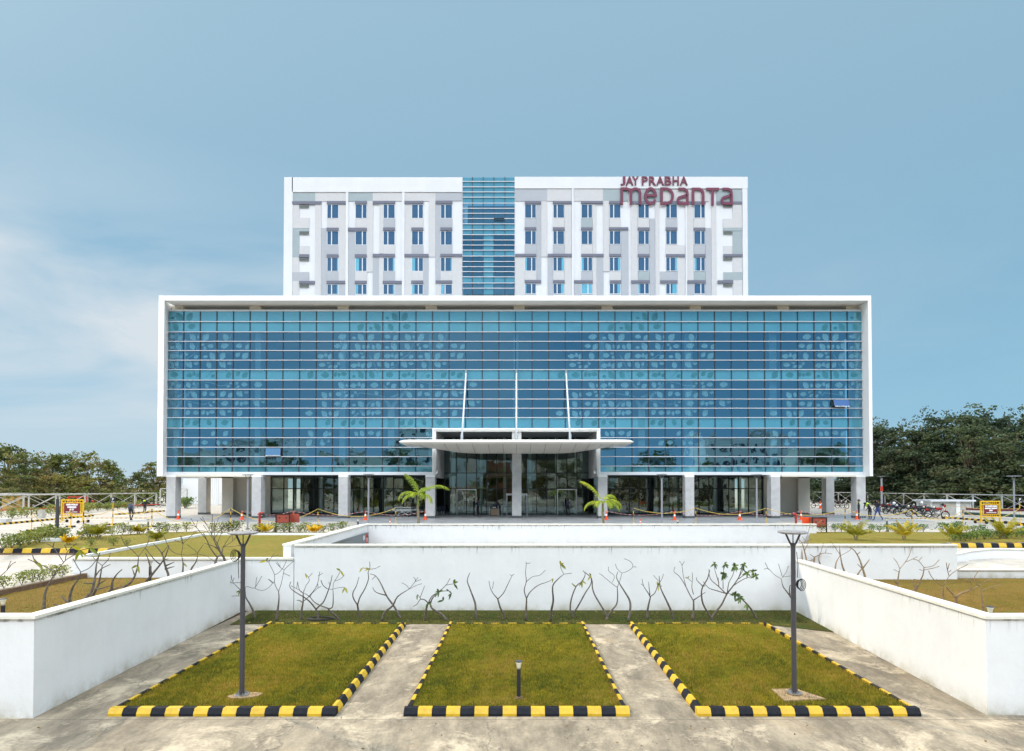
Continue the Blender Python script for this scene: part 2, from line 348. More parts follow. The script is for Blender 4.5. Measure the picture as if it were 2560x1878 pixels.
# ------------------------------------------------------------------ mesh helpers
COL = scn.collection
KIDS = {}
class MB:
    def __init__(s): s.v = []; s.f = []; s.mi = []; s.ms = []; s.tint = None
    def m(s, mt):
        if mt not in s.ms: s.ms.append(mt)
        return s.ms.index(mt)
    def add(s, vs, fs, mt=None):
        o = len(s.v); s.v += [tuple(p) for p in vs]; k = s.m(mt) if mt else 0
        for f in fs: s.f.append(tuple(i + o for i in f)); s.mi.append(k)
    def box(s, a, b, mt=None):
        x0, y0, z0 = a; x1, y1, z1 = b
        if x0 > x1: x0, x1 = x1, x0
        if y0 > y1: y0, y1 = y1, y0
        if z0 > z1: z0, z1 = z1, z0
        s.add([(x0, y0, z0), (x1, y0, z0), (x1, y1, z0), (x0, y1, z0), (x0, y0, z1), (x1, y0, z1), (x1, y1, z1), (x0, y1, z1)],
              [(0, 3, 2, 1), (4, 5, 6, 7), (0, 1, 5, 4), (1, 2, 6, 5), (2, 3, 7, 6), (3, 0, 4, 7)], mt)
    def prism(s, pts, z0, z1, mt=None):      # pts ccw in xy
        n = len(pts)
        zz0 = z0 if hasattr(z0, '__len__') else [z0] * n; zz1 = z1 if hasattr(z1, '__len__') else [z1] * n
        s.add([(p[0], p[1], zz0[i]) for i, p in enumerate(pts)] + [(p[0], p[1], zz1[i]) for i, p in enumerate(pts)],
              [tuple(range(n))[::-1], tuple(range(n, 2 * n))] + [(i, (i + 1) % n, n + (i + 1) % n, n + i) for i in range(n)], mt)
    def tube(s, pts, rad, seg=8, mt=None, cap=True):
        pts = [Vector(p) for p in pts]; n = len(pts)
        rr = rad if hasattr(rad, '__len__') else [rad] * n
        prev = None; rings = []
        for i, p in enumerate(pts):
            d = (pts[min(i + 1, n - 1)] - pts[max(i - 1, 0)])
            if d.length < 1e-9: d = Vector((0, 0, 1))
            d.normalize()
            if prev is None:
                a = d.cross(Vector((0, 0, 1))) if abs(d.z) < .95 else d.cross(Vector((1, 0, 0)))
            else: a = prev - d * prev.dot(d)
            a.normalize(); prev = a; b = d.cross(a)
            rings.append([p + (a * math.cos(t) + b * math.sin(t)) * rr[i] for t in [2 * math.pi * k / seg for k in range(seg)]])
        vs = [v for r in rings for v in r]
        fs = [(i * seg + k, i * seg + (k + 1) % seg, (i + 1) * seg + (k + 1) % seg, (i + 1) * seg + k) for i in range(n - 1) for k in range(seg)]
        if cap: fs += [tuple(range(seg))[::-1], tuple(range((n - 1) * seg, n * seg))]
        s.add(vs, fs, mt)
    def lathe(s, prof, c=(0, 0, 0), seg=16, mt=None):  # prof [(r,z)]
        vs = [(c[0] + r * math.cos(2 * math.pi * k / seg), c[1] + r * math.sin(2 * math.pi * k / seg), c[2] + z) for r, z in prof for k in range(seg)]
        n = len(prof)
        fs = [(i * seg + k, i * seg + (k + 1) % seg, (i + 1) * seg + (k + 1) % seg, (i + 1) * seg + k) for i in range(n - 1) for k in range(seg)]
        fs += [tuple(range(seg))[::-1], tuple(range((n - 1) * seg, n * seg))]
        s.add(vs, fs, mt)
    def ball(s, c, r, mt=None, seg=12, ring=8):
        if not hasattr(r, '__len__'): r = (r, r, r)
        vs = [(c[0], c[1], c[2] - r[2])]
        for i in range(1, ring):
            t = math.pi * i / ring
            for k in range(seg): vs.append((c[0] + r[0] * math.sin(t) * math.cos(2 * math.pi * k / seg), c[1] + r[1] * math.sin(t) * math.sin(2 * math.pi * k / seg), c[2] - r[2] * math.cos(t)))
        vs.append((c[0], c[1], c[2] + r[2])); L = len(vs) - 1; fs = []
        for k in range(seg):
            fs.append((0, 1 + (k + 1) % seg, 1 + k))
            for i in range(ring - 2): fs.append((1 + i * seg + k, 1 + i * seg + (k + 1) % seg, 1 + (i + 1) * seg + (k + 1) % seg, 1 + (i + 1) * seg + k))
            fs.append((1 + (ring - 2) * seg + k, 1 + (ring - 2) * seg + (k + 1) % seg, L))
        s.add(vs, fs, mt)
    def mesh(s, name, mt=None, smooth=False):
        me = bpy.data.meshes.new(name); me.from_pydata(s.v, [], s.f)
        if s.ms:
            for m_ in s.ms: me.materials.append(m_)
            me.polygons.foreach_set('material_index', s.mi)
        elif mt: me.materials.append(mt)
        if smooth: me.polygons.foreach_set('use_smooth', [True] * len(s.f))
        me.update(); return me
    def build(s, name, mt=None, parent=None, smooth=False, loc=None):
        return link(name, s.mesh(name, mt, smooth), parent, loc)
def link(name, me, parent=None, loc=None):
    o = bpy.data.objects.new(name, me); COL.objects.link(o)
    if parent: o.parent = parent; KIDS.setdefault(parent.name, []).append(o)
    if loc is not None: o.location = loc
    return o
def smooth_by_angle(me, ang=40):
    me.polygons.foreach_set('use_smooth', [True] * len(me.polygons))
    try: me.set_sharp_from_angle(angle=R(ang))
    except Exception: pass
def tag(o, label=None, cat=None, group=None, kind=None):
    if label: o['label'] = label
    if cat: o['category'] = cat
    if group: o['group'] = group
    if kind: o['kind'] = kind
    return o
def empty(name, loc=(0, 0, 0), label=None, cat=None, group=None, rz=0):
    o = bpy.data.objects.new(name, None); COL.objects.link(o); o.location = loc; o.rotation_euler = (0, 0, rz)
    o.empty_display_size = .2
    return tag(o, label, cat, group)
def copy_tree(o, label=None, loc=None, rz=None, scale=None, group=None):
    def rec(a, par):
        c = a.copy(); COL.objects.link(c)
        if par: c.parent = par; KIDS.setdefault(par.name, []).append(c)
        for k in list(KIDS.get(a.name, [])): rec(k, c)
        return c
    c = rec(o, None)
    if label: c['label'] = label
    if loc is not None: c.location = loc
    if rz is not None: c.rotation_euler = (0, 0, rz)
    if scale: c.scale = (scale,) * 3 if not hasattr(scale, '__len__') else scale
    if group: c['group'] = group
    return c
def sheet(name, polys, z, mt, kind='structure'):
    b = MB()
    for p in polys: b.add([(x, y, z) for x, y in p], [tuple(range(len(p)))])
    return tag(b.build(name, mt), kind=kind)
def text_mesh(s, size, ext=.02, off=0.0, align='CENTER', space=1.0):
    cu = bpy.data.curves.new('txt', 'FONT'); cu.body = s; cu.size = size; cu.extrude = ext; cu.offset = off
    cu.align_x = align; cu.align_y = 'CENTER'; cu.space_character = space; cu.resolution_u = 3
    o = bpy.data.objects.new('txt', cu); COL.objects.link(o)
    dg = bpy.context.evaluated_depsgraph_get(); me = bpy.data.meshes.new_from_object(o.evaluated_get(dg))
    bpy.data.objects.remove(o); bpy.data.curves.remove(cu); return me
def add_mesh(b, me, M, mt):
    b.add([M @ v.co for v in me.vertices], [tuple(p.vertices) for p in me.polygons], mt)
def tinted(name, V, Fc, tint, mt, parent=None, loc=None):
    """fast leaf mesh: V (n,3), Fc (m,k), tint per face"""
    me = bpy.data.meshes.new(name); k = Fc.shape[1]; m_ = len(Fc)
    me.vertices.add(len(V)); me.vertices.foreach_set('co', V.astype(np.float32).ravel())
    me.loops.add(m_ * k); me.loops.foreach_set('vertex_index', Fc.astype(np.int32).ravel())
    me.polygons.add(m_); me.polygons.foreach_set('loop_start', np.arange(0, m_ * k, k, dtype=np.int32))
    me.polygons.foreach_set('loop_total', np.full(m_, k, dtype=np.int32))
    at = me.attributes.new('tint', 'FLOAT', 'FACE'); at.data.foreach_set('value', tint.astype(np.float32))
    me.materials.append(mt); me.update(calc_edges=True); me.validate()
    return link(name, me, parent, loc) if parent != 'mesh' else me

# ------------------------------------------------------------------ ground sheets
PZ = 2.05
sheet('ground', [[(-1500, -1500), (1500, -1500), (1500, 2500), (-1500, 2500)]], -.06, M_SOIL)
sheet('concrete_yard', [[(-60, -30), (60, -30), (60, 13.2), (-60, 13.2)], [(-10.9, 13.2), (10.9, 13.2), (11.4, 24.4), (-10.9, 24.4)]], 0, M_CONC)
sheet('back_road', [[(-400, -260), (400, -260), (400, -30), (-400, -30)]], 0, M_ROAD)
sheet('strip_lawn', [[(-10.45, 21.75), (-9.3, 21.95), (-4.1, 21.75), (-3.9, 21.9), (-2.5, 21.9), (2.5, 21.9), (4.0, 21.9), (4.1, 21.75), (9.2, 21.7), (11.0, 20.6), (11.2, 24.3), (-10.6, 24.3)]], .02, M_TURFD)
sheet('lower_left_lawn', [[(-17.3, 13.1), (-10.75, 13.1), (-11.35, 24.2), (-17.4, 24.2)]], 1.35, M_TAN)
sheet('lower_right_lawn', [[(10.6, 13.3), (60, 13.3), (60, 24.7), (11.2, 24.7)]], 1.25, M_TAN)
b = MB(); b.add([(-400, 13.1, 1.45), (-17.45, 13.1, 1.45), (-17.5, 24.2, 1.5), (-400, 24.2, 1.5), (-18.1, 24.21, 1.5), (-18.2, 28.2, 1.82), (-400, 28.2, 1.82)], [(0, 1, 2, 3), (3, 4, 5, 6)])
tag(b.build('left_drive', M_ROAD), kind='structure')
sheet('right_drive', [[(17.9, 24.9), (60, 24.9), (60, 27.5), (28, 28.9), (22.9, 29.2), (17.9, 28.5)]], 1.56, M_ROAD)
sheet('right_drive_upper', [[(17.9, 26.5), (18.7, 26.7), (19.55, 27.2), (21.4, 28.5), (22.9, 29.15), (24.3, 28.95), (28, 28.2), (60, 25.1), (60, 31.4), (17.9, 31.4)]], 1.82, M_ROAD)
sheet('ramp_floor', [[(-9.3, 24.6), (12, 24.6), (19, 37.9), (-9.4, 37.9)]], .3, M_ROAD)
sheet('plaza_road', [[(-700, 38.1), (700, 38.1), (700, 900), (-700, 900)],
                     [(-700, 28.4), (-9.7, 28.4), (-9.7, 38.1), (-700, 38.1)],
                     [(18.9, 31.6), (700, 31.6), (700, 38.1), (18.9, 38.1)]], PZ, M_ROAD)
sheet('front_paving', [[(-34, 51.5), (36, 51.5), (36, 66), (-34, 66)], [(-9.5, 38.4), (19, 38.4), (22, 51.5), (-14, 51.5)]], PZ + .006, M_PAVE)
LW3 = [(-25, 28.5), (-18.5, 28.5), (-19.2, 36.7), (-9.7, 36.8), (-9.7, 39.0), (-21.5, 39.4), (-23.6, 38.5), (-24.6, 36.8), (-26.8, 34.2)]
sheet('upper_left_lawn', [[(-17.95, 24.6), (-9.15, 24.6), (-9.45, 36.6), (-19.0, 36.6), (-18.35, 28.5)], LW3], PZ + .03, M_TAN2)
sheet('upper_right_lawn', [[(11.8, 24.7), (17.8, 24.7), (18.6, 29), (22.6, 31.5), (22.9, 31.9), (45, 32), (45, 38.6), (19.2, 39.2)]], PZ + .03, M_TAN2)
b = MB(); b.box((-17.9, 24.4, 1.0), (-9.2, 24.6, 2.0)); b.box((22.9, 31.43, 1.4), (60, 31.6, 1.9)); b.box((-60, 28.2, 1.2), (-18.3, 28.4, 1.9))
tag(b.build('earth_bank', M_SOIL), kind='structure')
for pts, lab in (([(-17.5, 13.2), (-17.3, 13.2), (-17.38, 24.2), (-17.58, 24.2)], 'dark earth edging between lower left lawn and driveway'),):
    b = MB(); b.prism(pts, 1.2, 1.53); tag(b.build('earth_edging', M_SOIL), lab, 'edging')

# ------------------------------------------------------------------ garden and ramp walls
def wall(name, label, pts, z0, z1, th, mt=M_WALL, cap=.07, capmt=M_CAP, over=.05, capz=None):
    """pts: plan polyline of the visible face; th: thickness to the far side (left normal)"""
    n = len(pts); z1 = z1 if hasattr(z1, '__len__') else [z1] * n
    P = [Vector((p[0], p[1])) for p in pts]
    off = []
    for i in range(n):
        d0 = (P[i] - P[i - 1]).normalized() if i else None; d1 = (P[i + 1] - P[i]).normalized() if i < n - 1 else None
        if d0 is None: d0 = d1
        if d1 is None: d1 = d0
        nn = (Vector((-d0.y, d0.x)) + Vector((-d1.y, d1.x)));
        nn = nn / max(.2, nn.length_squared / 2) ; off.append(nn)
    root = empty(name, (pts[0][0], pts[0][1], z0)); tag(root, label, 'wall')
    b, c = MB(), MB()
    def seg(bb, a0, a1, s0, s1, zb, zt):
        q = [P[i] + off[i] * o_ for i, o_ in ((a0, s0), (a1, s0), (a1, s1), (a0, s1))]
        bb.prism([(v.x - pts[0][0], v.y - pts[0][1]) for v in q], [z - z0 for z in zb], [z - z0 for z in zt])
    for i in range(n - 1):
        za, zb_ = z1[i], z1[i + 1]
        seg(b, i, i + 1, 0, th, [z0] * 4, [za - cap, zb_ - cap, zb_ - cap, za - cap])
        seg(c, i, i + 1, -over, th + over, [za - cap, zb_ - cap, zb_ - cap, za - cap], [za, zb_, zb_, za])
    b.build('wall_body', mt, root); c.build('coping', capmt, root)
    return root
pL0 = G(82.3, 1795.6); pR0 = G(2468, 1788.5); pL1 = Vector((-11.0, 24.3, 0)); pR1 = G(1976, 1523.6)
pL1 = G(605, 1529)
wall('garden_wall', 'long white wall down the left side of the sunken lawns, in shade', [(pL1.x, 24.2), (pL0.x, pL0.y), (-60, pL0.y)][::-1], 0, [2.215, 2.215, 2.14], .22)
wall('garden_wall', 'long white sunlit wall down the right side of the sunken lawns', [(60, pR0.y), (pR0.x, pR0.y), (pR1.x, 24.2)][::-1], 0, [2.10, 2.18, 2.18], .22)
YB = 24.28
wall('garden_wall', 'low white wall closing the lawns at the left, behind the bare plumeria', [(-18.1, YB), (-9.08, YB)], 0, 2.14, .22)
wall('ramp_wall', 'wide white wall closing the sunken lawns, in front of the ramp', [(-9.05, YB), (17.85, YB + .02)], 0, 2.68, .25, M_WALLT)
wall('ramp_wall', 'white wall along the far side of the ramp, nearest the entrance', [(-9.75, 38.0), (19.0, 38.0)], 0, 2.68, .25, M_WALLU)
wall('ramp_wall', 'slanting white wall at the left of the ramp, carrying the slate sign', [(-9.3, YB + .3), (-9.52, 37.95)], 0, 2.675, .32, M_WALLU)
wall('low_wall', 'low white wall at the edge of the lower right lawn', [(17.9, 24.8), (60, 24.8)], .6, 1.60, .2, M_WALLW, .04)
wall('low_wall', 'curved white parapet beside the right driveway', [(18.6, 26.4), (19.6, 27.0), (21.4, 28.3), (22.9, 28.95), (24.3, 28.75), (28, 28.0), (60, 24.9)], 1.4, [1.90, 1.95, 2.0, 2.04, 2.04, 2.04, 2.04], .2, M_WALLW, .04)
def strip(name, label, pts, wd, z0, z1, mt):
    b = MB(); o = Vector((pts[0][0], pts[0][1], z0))
    for i in range(len(pts) - 1):
        a, c = Vector(pts[i]), Vector(pts[i + 1]); d = (c - a).normalized(); n_ = Vector((-d.y, d.x)) * wd / 2
        b.prism([(q.x - o.x, q.y - o.y) for q in (a - n_, c - n_, c + n_, a + n_)], 0, z1 - z0 + .002 * (i % 2))
    return tag(b.build(name, mt, loc=o), label, 'kerb')
strip('white_kerb', 'white kerb running back between the two upper left lawns', [(-18.0, 24.6), (-18.35, 28.5), (-19.1, 36.5)], .16, 1.9, 2.2, M_WHT)
strip('white_kerb', 'white kerb across the far edge of the upper left lawn', [(-19.2, 36.7), (-9.6, 36.75)], .16, 1.9, 2.2, M_WHT)

# slate sign on the ramp wall: IN + arrow
s = empty('wall_sign', (-9.3, 30.0, 1.0)); tag(s, 'slate grey ramp sign with white IN and red arrow box', 'sign')
b = MB(); b.box((.0, .2, -.8), (.035, 7.75, 1.18)); o = b.build('sign_panel', M_GREY, s); o.location.x = -.12
Mt = Matrix.Translation((-.072, 7.0, .90)) @ Matrix.Rotation(R(90), 4, 'Z') @ Matrix.Rotation(R(90), 4, 'X')
b = MB(); add_mesh(b, text_mesh('IN', .42, .006), Mt @ Matrix.Translation((-.42, 0, 0)), M_WHT); b.build('lettering', parent=s)
b = MB(); b.box((-.085, 7.02, .55), (-.07, 7.5, 1.1), M_RED)
for y0, y1, z0, z1 in ((7.22, 7.30, .62, .9),): b.box((-.069, y0, z0), (-.064, y1, z1), M_WHT)
b.add([(-.064, 7.12, .88), (-.064, 7.40, .88), (-.064, 7.26, 1.05)], [(0, 1, 2), (2, 1, 0)], M_WHT); b.build('arrow_box', parent=s)
b = MB(); add_mesh(b, text_mesh('Parking', .34, .006), Matrix.Translation((-.072, 2.9, .66)) @ Matrix.Rotation(R(90), 4, 'Z') @ Matrix.Rotation(R(90), 4, 'X'), M_WHT); b.build('lettering', parent=s)

# ------------------------------------------------------------------ kerbs
def kerb_run(name, label, a, c, n, first_yellow, prof='chamfer', h=.16, wd=.2, z0=0.0, group='black and yellow painted kerbs', flip=False, jit=True):
    """blocks from a to c; the outside lies to the right of a->c"""
    a, c = Vector(a), Vector(c); d = c - a; L = d.length; d.normalize(); nr = Vector((d.y, -d.x))
    b = MB(); bl = L / n
    for i in range(n):
        s0, s1 = i * bl + .003, (i + 1) * bl - .003
        dz = random.uniform(-.004, .004) if jit else 0
        mt = M_YEL if (i % 2 == 0) == first_yellow else M_BLACKK
        prf = [(-wd, 0), (0, 0), (0, h * .35), (-.065, h + dz), (-wd, h + dz)]
        vs = []
        for ss in (s0, s1):
            for o_, z in prf:
                p = d * ss + nr * o_; vs.append((p.x, p.y, z))
        k = len(prf)
        b.add(vs, [tuple(range(k)), tuple(range(k, 2 * k))[::-1]] + [(j, k + j, k + (j + 1) % k, (j + 1) % k) for j in range(k)], mt)
    return tag(b.build(name, loc=(a.x, a.y, z0)), label, 'kerb', group)
YF0, YF1 = 13.12, 21.65
LX = [(-8.95, -3.97), (-2.49, 2.46), (3.93, 8.82)]; LXF = [(-9.0, -4.02), (-2.5, 2.44), (4.02, 8.98)]
names = ['left', 'middle', 'right']
for i in range(3):
    x0, x1 = LX[i]; f0, f1 = LXF[i]; nm = names[i]
    kerb_run('painted_kerb', f'black and yellow kerb along the near edge of the {nm} sunken lawn', (x0, YF0), (x1, YF0), 16, i != 1)
    kerb_run('painted_kerb', f'black and yellow kerb up the right side of the {nm} sunken lawn', (x1, YF0 + .205), (f1, YF1), 22, True if i != 1 else False, wd=.14)
    kerb_run('painted_kerb', f'black and yellow kerb up the left side of the {nm} sunken lawn', (f0, YF1), (x0, YF0 + .205), 22, True, wd=.14)
    kerb_run('painted_kerb', f'thin black and yellow kerb along the far edge of the {nm} sunken lawn', (f1, YF1), (f0, YF1), 16, True, h=.13, wd=.14)
kerb_run('painted_kerb', 'black and yellow kerb in front of the upper left hedge', (-60, 28.25), (-18.5, 28.25), 93, True, z0=1.8, h=.3, wd=.3)
kerb_run('painted_kerb', 'black and yellow kerb behind the curved parapet at right', (22.9, 31.42), (45, 31.42), 55, True, z0=1.8, h=.26, wd=.3)
kl = [G(-30, 1316, PZ), G(60, 1308, PZ), G(150, 1299, PZ), G(235, 1291, PZ)]
kerb_run('painted_kerb', 'black and yellow kerb across the road at far left', (kl[0].x, kl[0].y), (kl[3].x, kl[3].y), 44, True, z0=PZ)
a, c = G(290, 1288, PZ), G(413, 1279, PZ); kerb_run('painted_kerb', 'yellow and black kerb near the backpack man', (a.x, a.y), (c.x, c.y), 22, True, z0=PZ)
a, c = G(2352, 1295, PZ), G(2480, 1305, PZ); kerb_run('painted_kerb', 'yellow and black kerb in front of the small white booth', (a.x, a.y), (c.x, c.y), 18, True, z0=PZ)
a, c = G(2505, 1308, PZ), G(2620, 1318, PZ); kerb_run('painted_kerb', 'yellow and black kerb at the far right roadside', (a.x, a.y), (c.x, c.y), 16, True, z0=PZ)
a, c = G(2205, 1277, PZ), G(2345, 1290, PZ); kerb_run('painted_kerb', 'yellow and black kerb behind the row of motorcycles', (a.x, a.y), (c.x, c.y), 40, True, z0=PZ)
def hump(label, u0, u1, v, n):
    a, c = G(u0, v, PZ), G(u1, v, PZ); b = MB(); L = (c - a).length / n; d = (c - a).normalized()
    for i in range(n):
        q = d * (i * L); b.lathe
        b.prism([(q.x, 0), (q.x + L * .96, 0), (q.x + L * .96, .35), (q.x, .35)], 0, .04, M_YELP if i % 2 else M_BLK)
    tag(b.build('speed_hump', loc=(a.x, a.y, PZ + .005)), label, 'speed hump', 'striped speed humps')
hump('striped speed hump across the road in front of the motorcycles', 2218, 2352, 1297, 26)
hump('striped speed hump across the road beside the backpack man', 215, 372, 1296, 26)

# ------------------------------------------------------------------ sunken lawns with blades
def lawn(name, poly, z, mt, blade, n, hmin=.03, hmax=.07, wdt=.006, label_kind='stuff', clump=0):
    xs = [p[0] for p in poly]; ys = [p[1] for p in poly]
    b = MB(); N = 24
    x0, x1, y0, y1 = min(xs), max(xs), min(ys), max(ys)
    for i in range(N + 1):
        for j in range(N + 1):
            x = x0 + (x1 - x0) * i / N; y = y0 + (y1 - y0) * j / N
            ed = min(i, N - i, j, N - j) / N
            b.v.append((x, y, z + (random.uniform(-.012, .02) if ed > 0 else -.02)))
    for i in range(N):
        for j in range(N): b.f.append((i * (N + 1) + j, (i + 1) * (N + 1) + j, (i + 1) * (N + 1) + j + 1, i * (N + 1) + j + 1)); b.mi.append(0)
    base = tag(b.build(name, mt, smooth=True), kind='structure')
    P = np.column_stack([rng.uniform(x0 + .02, x1 - .02, n), rng.uniform(y0 + .02, y1 - .02, n)])
    # more blades near the camera side
    keep = rng.uniform(0, 1, n) < np.clip(1.25 - (P[:, 1] - y0) / (y1 - y0), .35, 1); P = P[keep]; n = len(P)
    h = rng.uniform(hmin, hmax, n); an = rng.uniform(0, 2 * np.pi, n); le = rng.uniform(.2, 1.0, n) * h
    dx, dy = np.cos(an), np.sin(an); lx, ly = rng.normal(0, .7, n) * le, rng.normal(0, .7, n) * le
    V = np.zeros((n, 3, 3)); V[:, 0] = np.column_stack([P[:, 0] - dx * wdt, P[:, 1] - dy * wdt, np.full(n, z - .01)])
    V[:, 1] = np.column_stack([P[:, 0] + dx * wdt, P[:, 1] + dy * wdt, np.full(n, z - .01)])
    V[:, 2] = np.column_stack([P[:, 0] + lx, P[:, 1] + ly, z + h])
    ph = np.sin(P[:, 0] * 1.3 + 2 * np.sin(P[:, 1] * .6)) * np.sin(P[:, 1] * 1.1 + 1.7 * np.sin(P[:, 0] * .8)) * .5 + .5
    pf = np.sin(P[:, 0] * 7 + 3 * np.sin(P[:, 1] * 4)) * np.sin(P[:, 1] * 8 + 2 * np.sin(P[:, 0] * 5))
    tint = np.clip(ph * .55 + pf * .20 + rng.normal(.22, .24, n), 0, 1)
    return tinted(name + '_blades', V.reshape(-1, 3), np.arange(n * 3).reshape(-1, 3), tint, blade)
for i in range(3):
    x0 = max(LX[i][0], LXF[i][0]) + .15; x1 = min(LX[i][1], LXF[i][1]) - .13
    o = lawn('lawn', [(x0 - .03, YF0 + .19), (x1 + .03, YF1 - .13)], .125, M_TURF, M_GRASSB, 85000, .02, .085, .007)
    o.name = 'grass'; tag(o, f'short green grass with straw patches on the {names[i]} sunken lawn', 'grass', kind='stuff')
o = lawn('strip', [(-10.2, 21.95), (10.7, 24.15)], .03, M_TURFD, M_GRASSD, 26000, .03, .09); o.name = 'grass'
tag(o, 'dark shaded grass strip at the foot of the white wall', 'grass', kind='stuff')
bpy.data.objects['strip'].name = 'planting_strip'
o = lawn('left_turf', [(-19.4, 13.3), (-11.5, 24.1)], 1.37, M_TAN, M_GRASST, 22000, .03, .07); o.name = 'grass'
tag(o, 'dry brownish grass behind the left garden wall', 'grass', kind='stuff')
o = lawn('right_turf', [(11.6, 13.5), (26, 24.6)], 1.27, M_TAN, M_GRASST, 26000, .03, .07); o.name = 'grass'
tag(o, 'dry brown grass behind the right garden wall', 'grass', kind='stuff')
# bare ends of the strip at the alley heads, concrete pads
def pad(label, u, v, w_, d_, rz):
    p = G(u, v, .12); b = MB(); n = 9
    pts = [(math.cos(2 * math.pi * k / n + .3) * w_ * random.uniform(.8, 1.1), math.sin(2 * math.pi * k / n + .3) * d_ * random.uniform(.8, 1.1)) for k in range(n)] if n != 4 else []
    b.prism(pts, 0, .035); o = b.build('concrete_pad', M_SAND, loc=(p.x, p.y, .125)); o.rotation_euler.z = rz
    tag(o, label, 'pad')
pad('bare sandy pad round the foot of the left lamp post', 611, 1742, .40, .22, .2)
b = MB(); b.prism([(-.45, -.42), (.55, -.30), (.18, .38), (-.42, .36)], 0, .05); p = G(1990, 1740, .12)
tag(b.build('concrete_pad', M_SAND, loc=(p.x, p.y, .115)), 'square sandy concrete pad under the right lamp post', 'pad')

# ------------------------------------------------------------------ hospital building
YG, YF_, YE, YT = 57.5, 56.3, 65.5, 80.0
B = empty('hospital_building', (0, YG, PZ), 'large white hospital with blue glass front, canopy and red rooftop lettering', 'hospital')
def bpart(mb, name, mt=None, parent=None, smooth=False):   # coordinates are given in world space
    par = parent or B
    me = mb.mesh(name, mt, smooth); off = B.location
    if parent and parent is not B: off = B.location + Vector(parent.location)
    me.transform(Matrix.Translation(-Vector(off)))
    return link(name, me, par)
def cen(o):   # move a part's origin to its own centre
    me = o.data; c = sum((v.co for v in me.vertices), Vector()) / len(me.vertices)
    me.transform(Matrix.Translation(-c)); o.location = Vector(o.location) + c; return o
# frame round the glass
xa0, ztop = XZ(396.7, 738.9, YF_); xa1, zbot = XZ(2182.6, 1190.8, YF_)
xi0, _ = XZ(409.5, 900, YF_); xi1, zti = XZ(2170, 751.5, YF_)
xg0, zg1 = XZ(421.0, 778.9, YG); xg1, zg0 = XZ(2156.8, 1180.2, YG)
_, zgb = XZ(1000, 1187.6, YG)
fr = MB()
fr.prism([(xa0, YF_), (xi0, YF_), (xg0 - .02, YG + .1), (xg0 - .02, YG + 1.9), (xa0, YG + 3)], zbot, ztop)
bpart(fr, 'frame_side', M_BWH); fr = MB()
fr.prism([(xi1, YF_), (xa1, YF_), (xa1, YG + 3), (xg1 + .02, YG + 1.9), (xg1 + .02, YG + .1)], zbot, ztop)
bpart(fr, 'frame_side', M_BWH)
fr = MB(); fr.box((xi0 + .003, YF_ + .003, zti), (xi1 - .003, YG + 2.2, ztop - .003)); bpart(fr, 'frame_top', M_BWH)
fr = MB(); fr.box((xg0, YG + 2.2, zti - .55), (xg1, YG + 2.5, ztop - .01)); bpart(fr, 'frame_beam', mat('cream_render_painted_lit', (.85, .72, .52), .7))  # beam cream lightened and warmed in its colour to stand in for bounced light
for k in range(9):
    xc = min(max(XZ(428 + 216 * k + 6, 770, YG + 1.6)[0], xg0 + .6), xg1 - .6); w_ = .55
    m = MB(); m.box((xc - w_, YG + .5, zg1 - .3), (xc + w_, YG + 2.19, zti - .003)); bpart(m, 'frame_bracket', M_CREAM)
m = MB(); m.box((xg0, YG - .12, zgb), (xg1, YG + .5, zg0)); m.box((xg0, YG - .06, zg1 - .02), (xg1, YG + .35, zg1 + .16)); 
# bottom edge band interrupted at the entrance
xo0, zo1 = XZ(1081, 1070.6, YG - .1); xo1, _ = XZ(1500.5, 1070.6, YG - .1); xn0, zn1 = XZ(1089.6, 1078.6, YG); xn1, _ = XZ(1492.3, 1078.6, YG)
m = MB()
m.box((xg0, YG - .12, zgb), (xo0, YG + .5, zg0)); m.box((xo1, YG - .12, zgb), (xg1, YG + .5, zg0)); m.box((xg0, YG - .06, zg1 + .003), (xg1, YG + .35, zg1 + .16))
bpart(m, 'edge_band', M_ALU)
m = MB(); m.box((xo0, YG - .16, zgb - .02), (xn0 - .18, YG + .25, zo1)); m.box((xn1 + .18, YG - .16, zgb - .02), (xo1, YG + .25, zo1)); m.box((xn0 - .18, YG - .157, zn1 + .16), (xn1 + .18, YG + .25, zo1 - .003))
m.box((xn0 - .18, YG - .06, zgb - .02), (xn0, YG + .6, zn1 + .157)); m.box((xn1, YG - .06, zgb - .02), (xn1 + .18, YG + .6, zn1 + .157)); m.box((xn0, YG - .055, zn1), (xn1, YG + .6, zn1 + .15))
bpart(m, 'entrance_surround', M_BWH)
# box behind the glass: slabs, back wall, sides, roof
xs0, xs1 = XZ(554.5, 1200, YE)[0], XZ(2025, 1200, YE)[0]
body = MB()
zrow = {v: XZ(1000, v, YG)[1] for v in (830.8, 924.9, 951, 1044.5, 1071, 1165.4)}
for a_, c_ in ((778.9, 830.8), (924.9, 951), (1044.5, 1071)):
    za, zc = XZ(1000, a_, YG)[1], XZ(1000, c_, YG)[1]; body.box((xg0 + .03, YG + .35, zc + .02), (xg1 - .03, YG + 14, za - .35 if a_ < 800 else za - .02))
body.box((xg0 + .03, YG + 13.9, zgb + .3), (xg1 - .03, YG + 14.2, zg1 - .4))
body.box((xg0 + .02, YG + .35, zgb + .02), (xn0 - .25, YG + 26, zgb + .4)); body.box((xn1 + .25, YG + .35, zgb + .02), (xg1 - .02, YG + 26, zgb + .4)); body.box((xn0 - .25, YG + 8.4, zgb + .02), (xn1 + .25, YG + 26, zgb + .4))
bpart(body, 'floor_slab', M_INT)
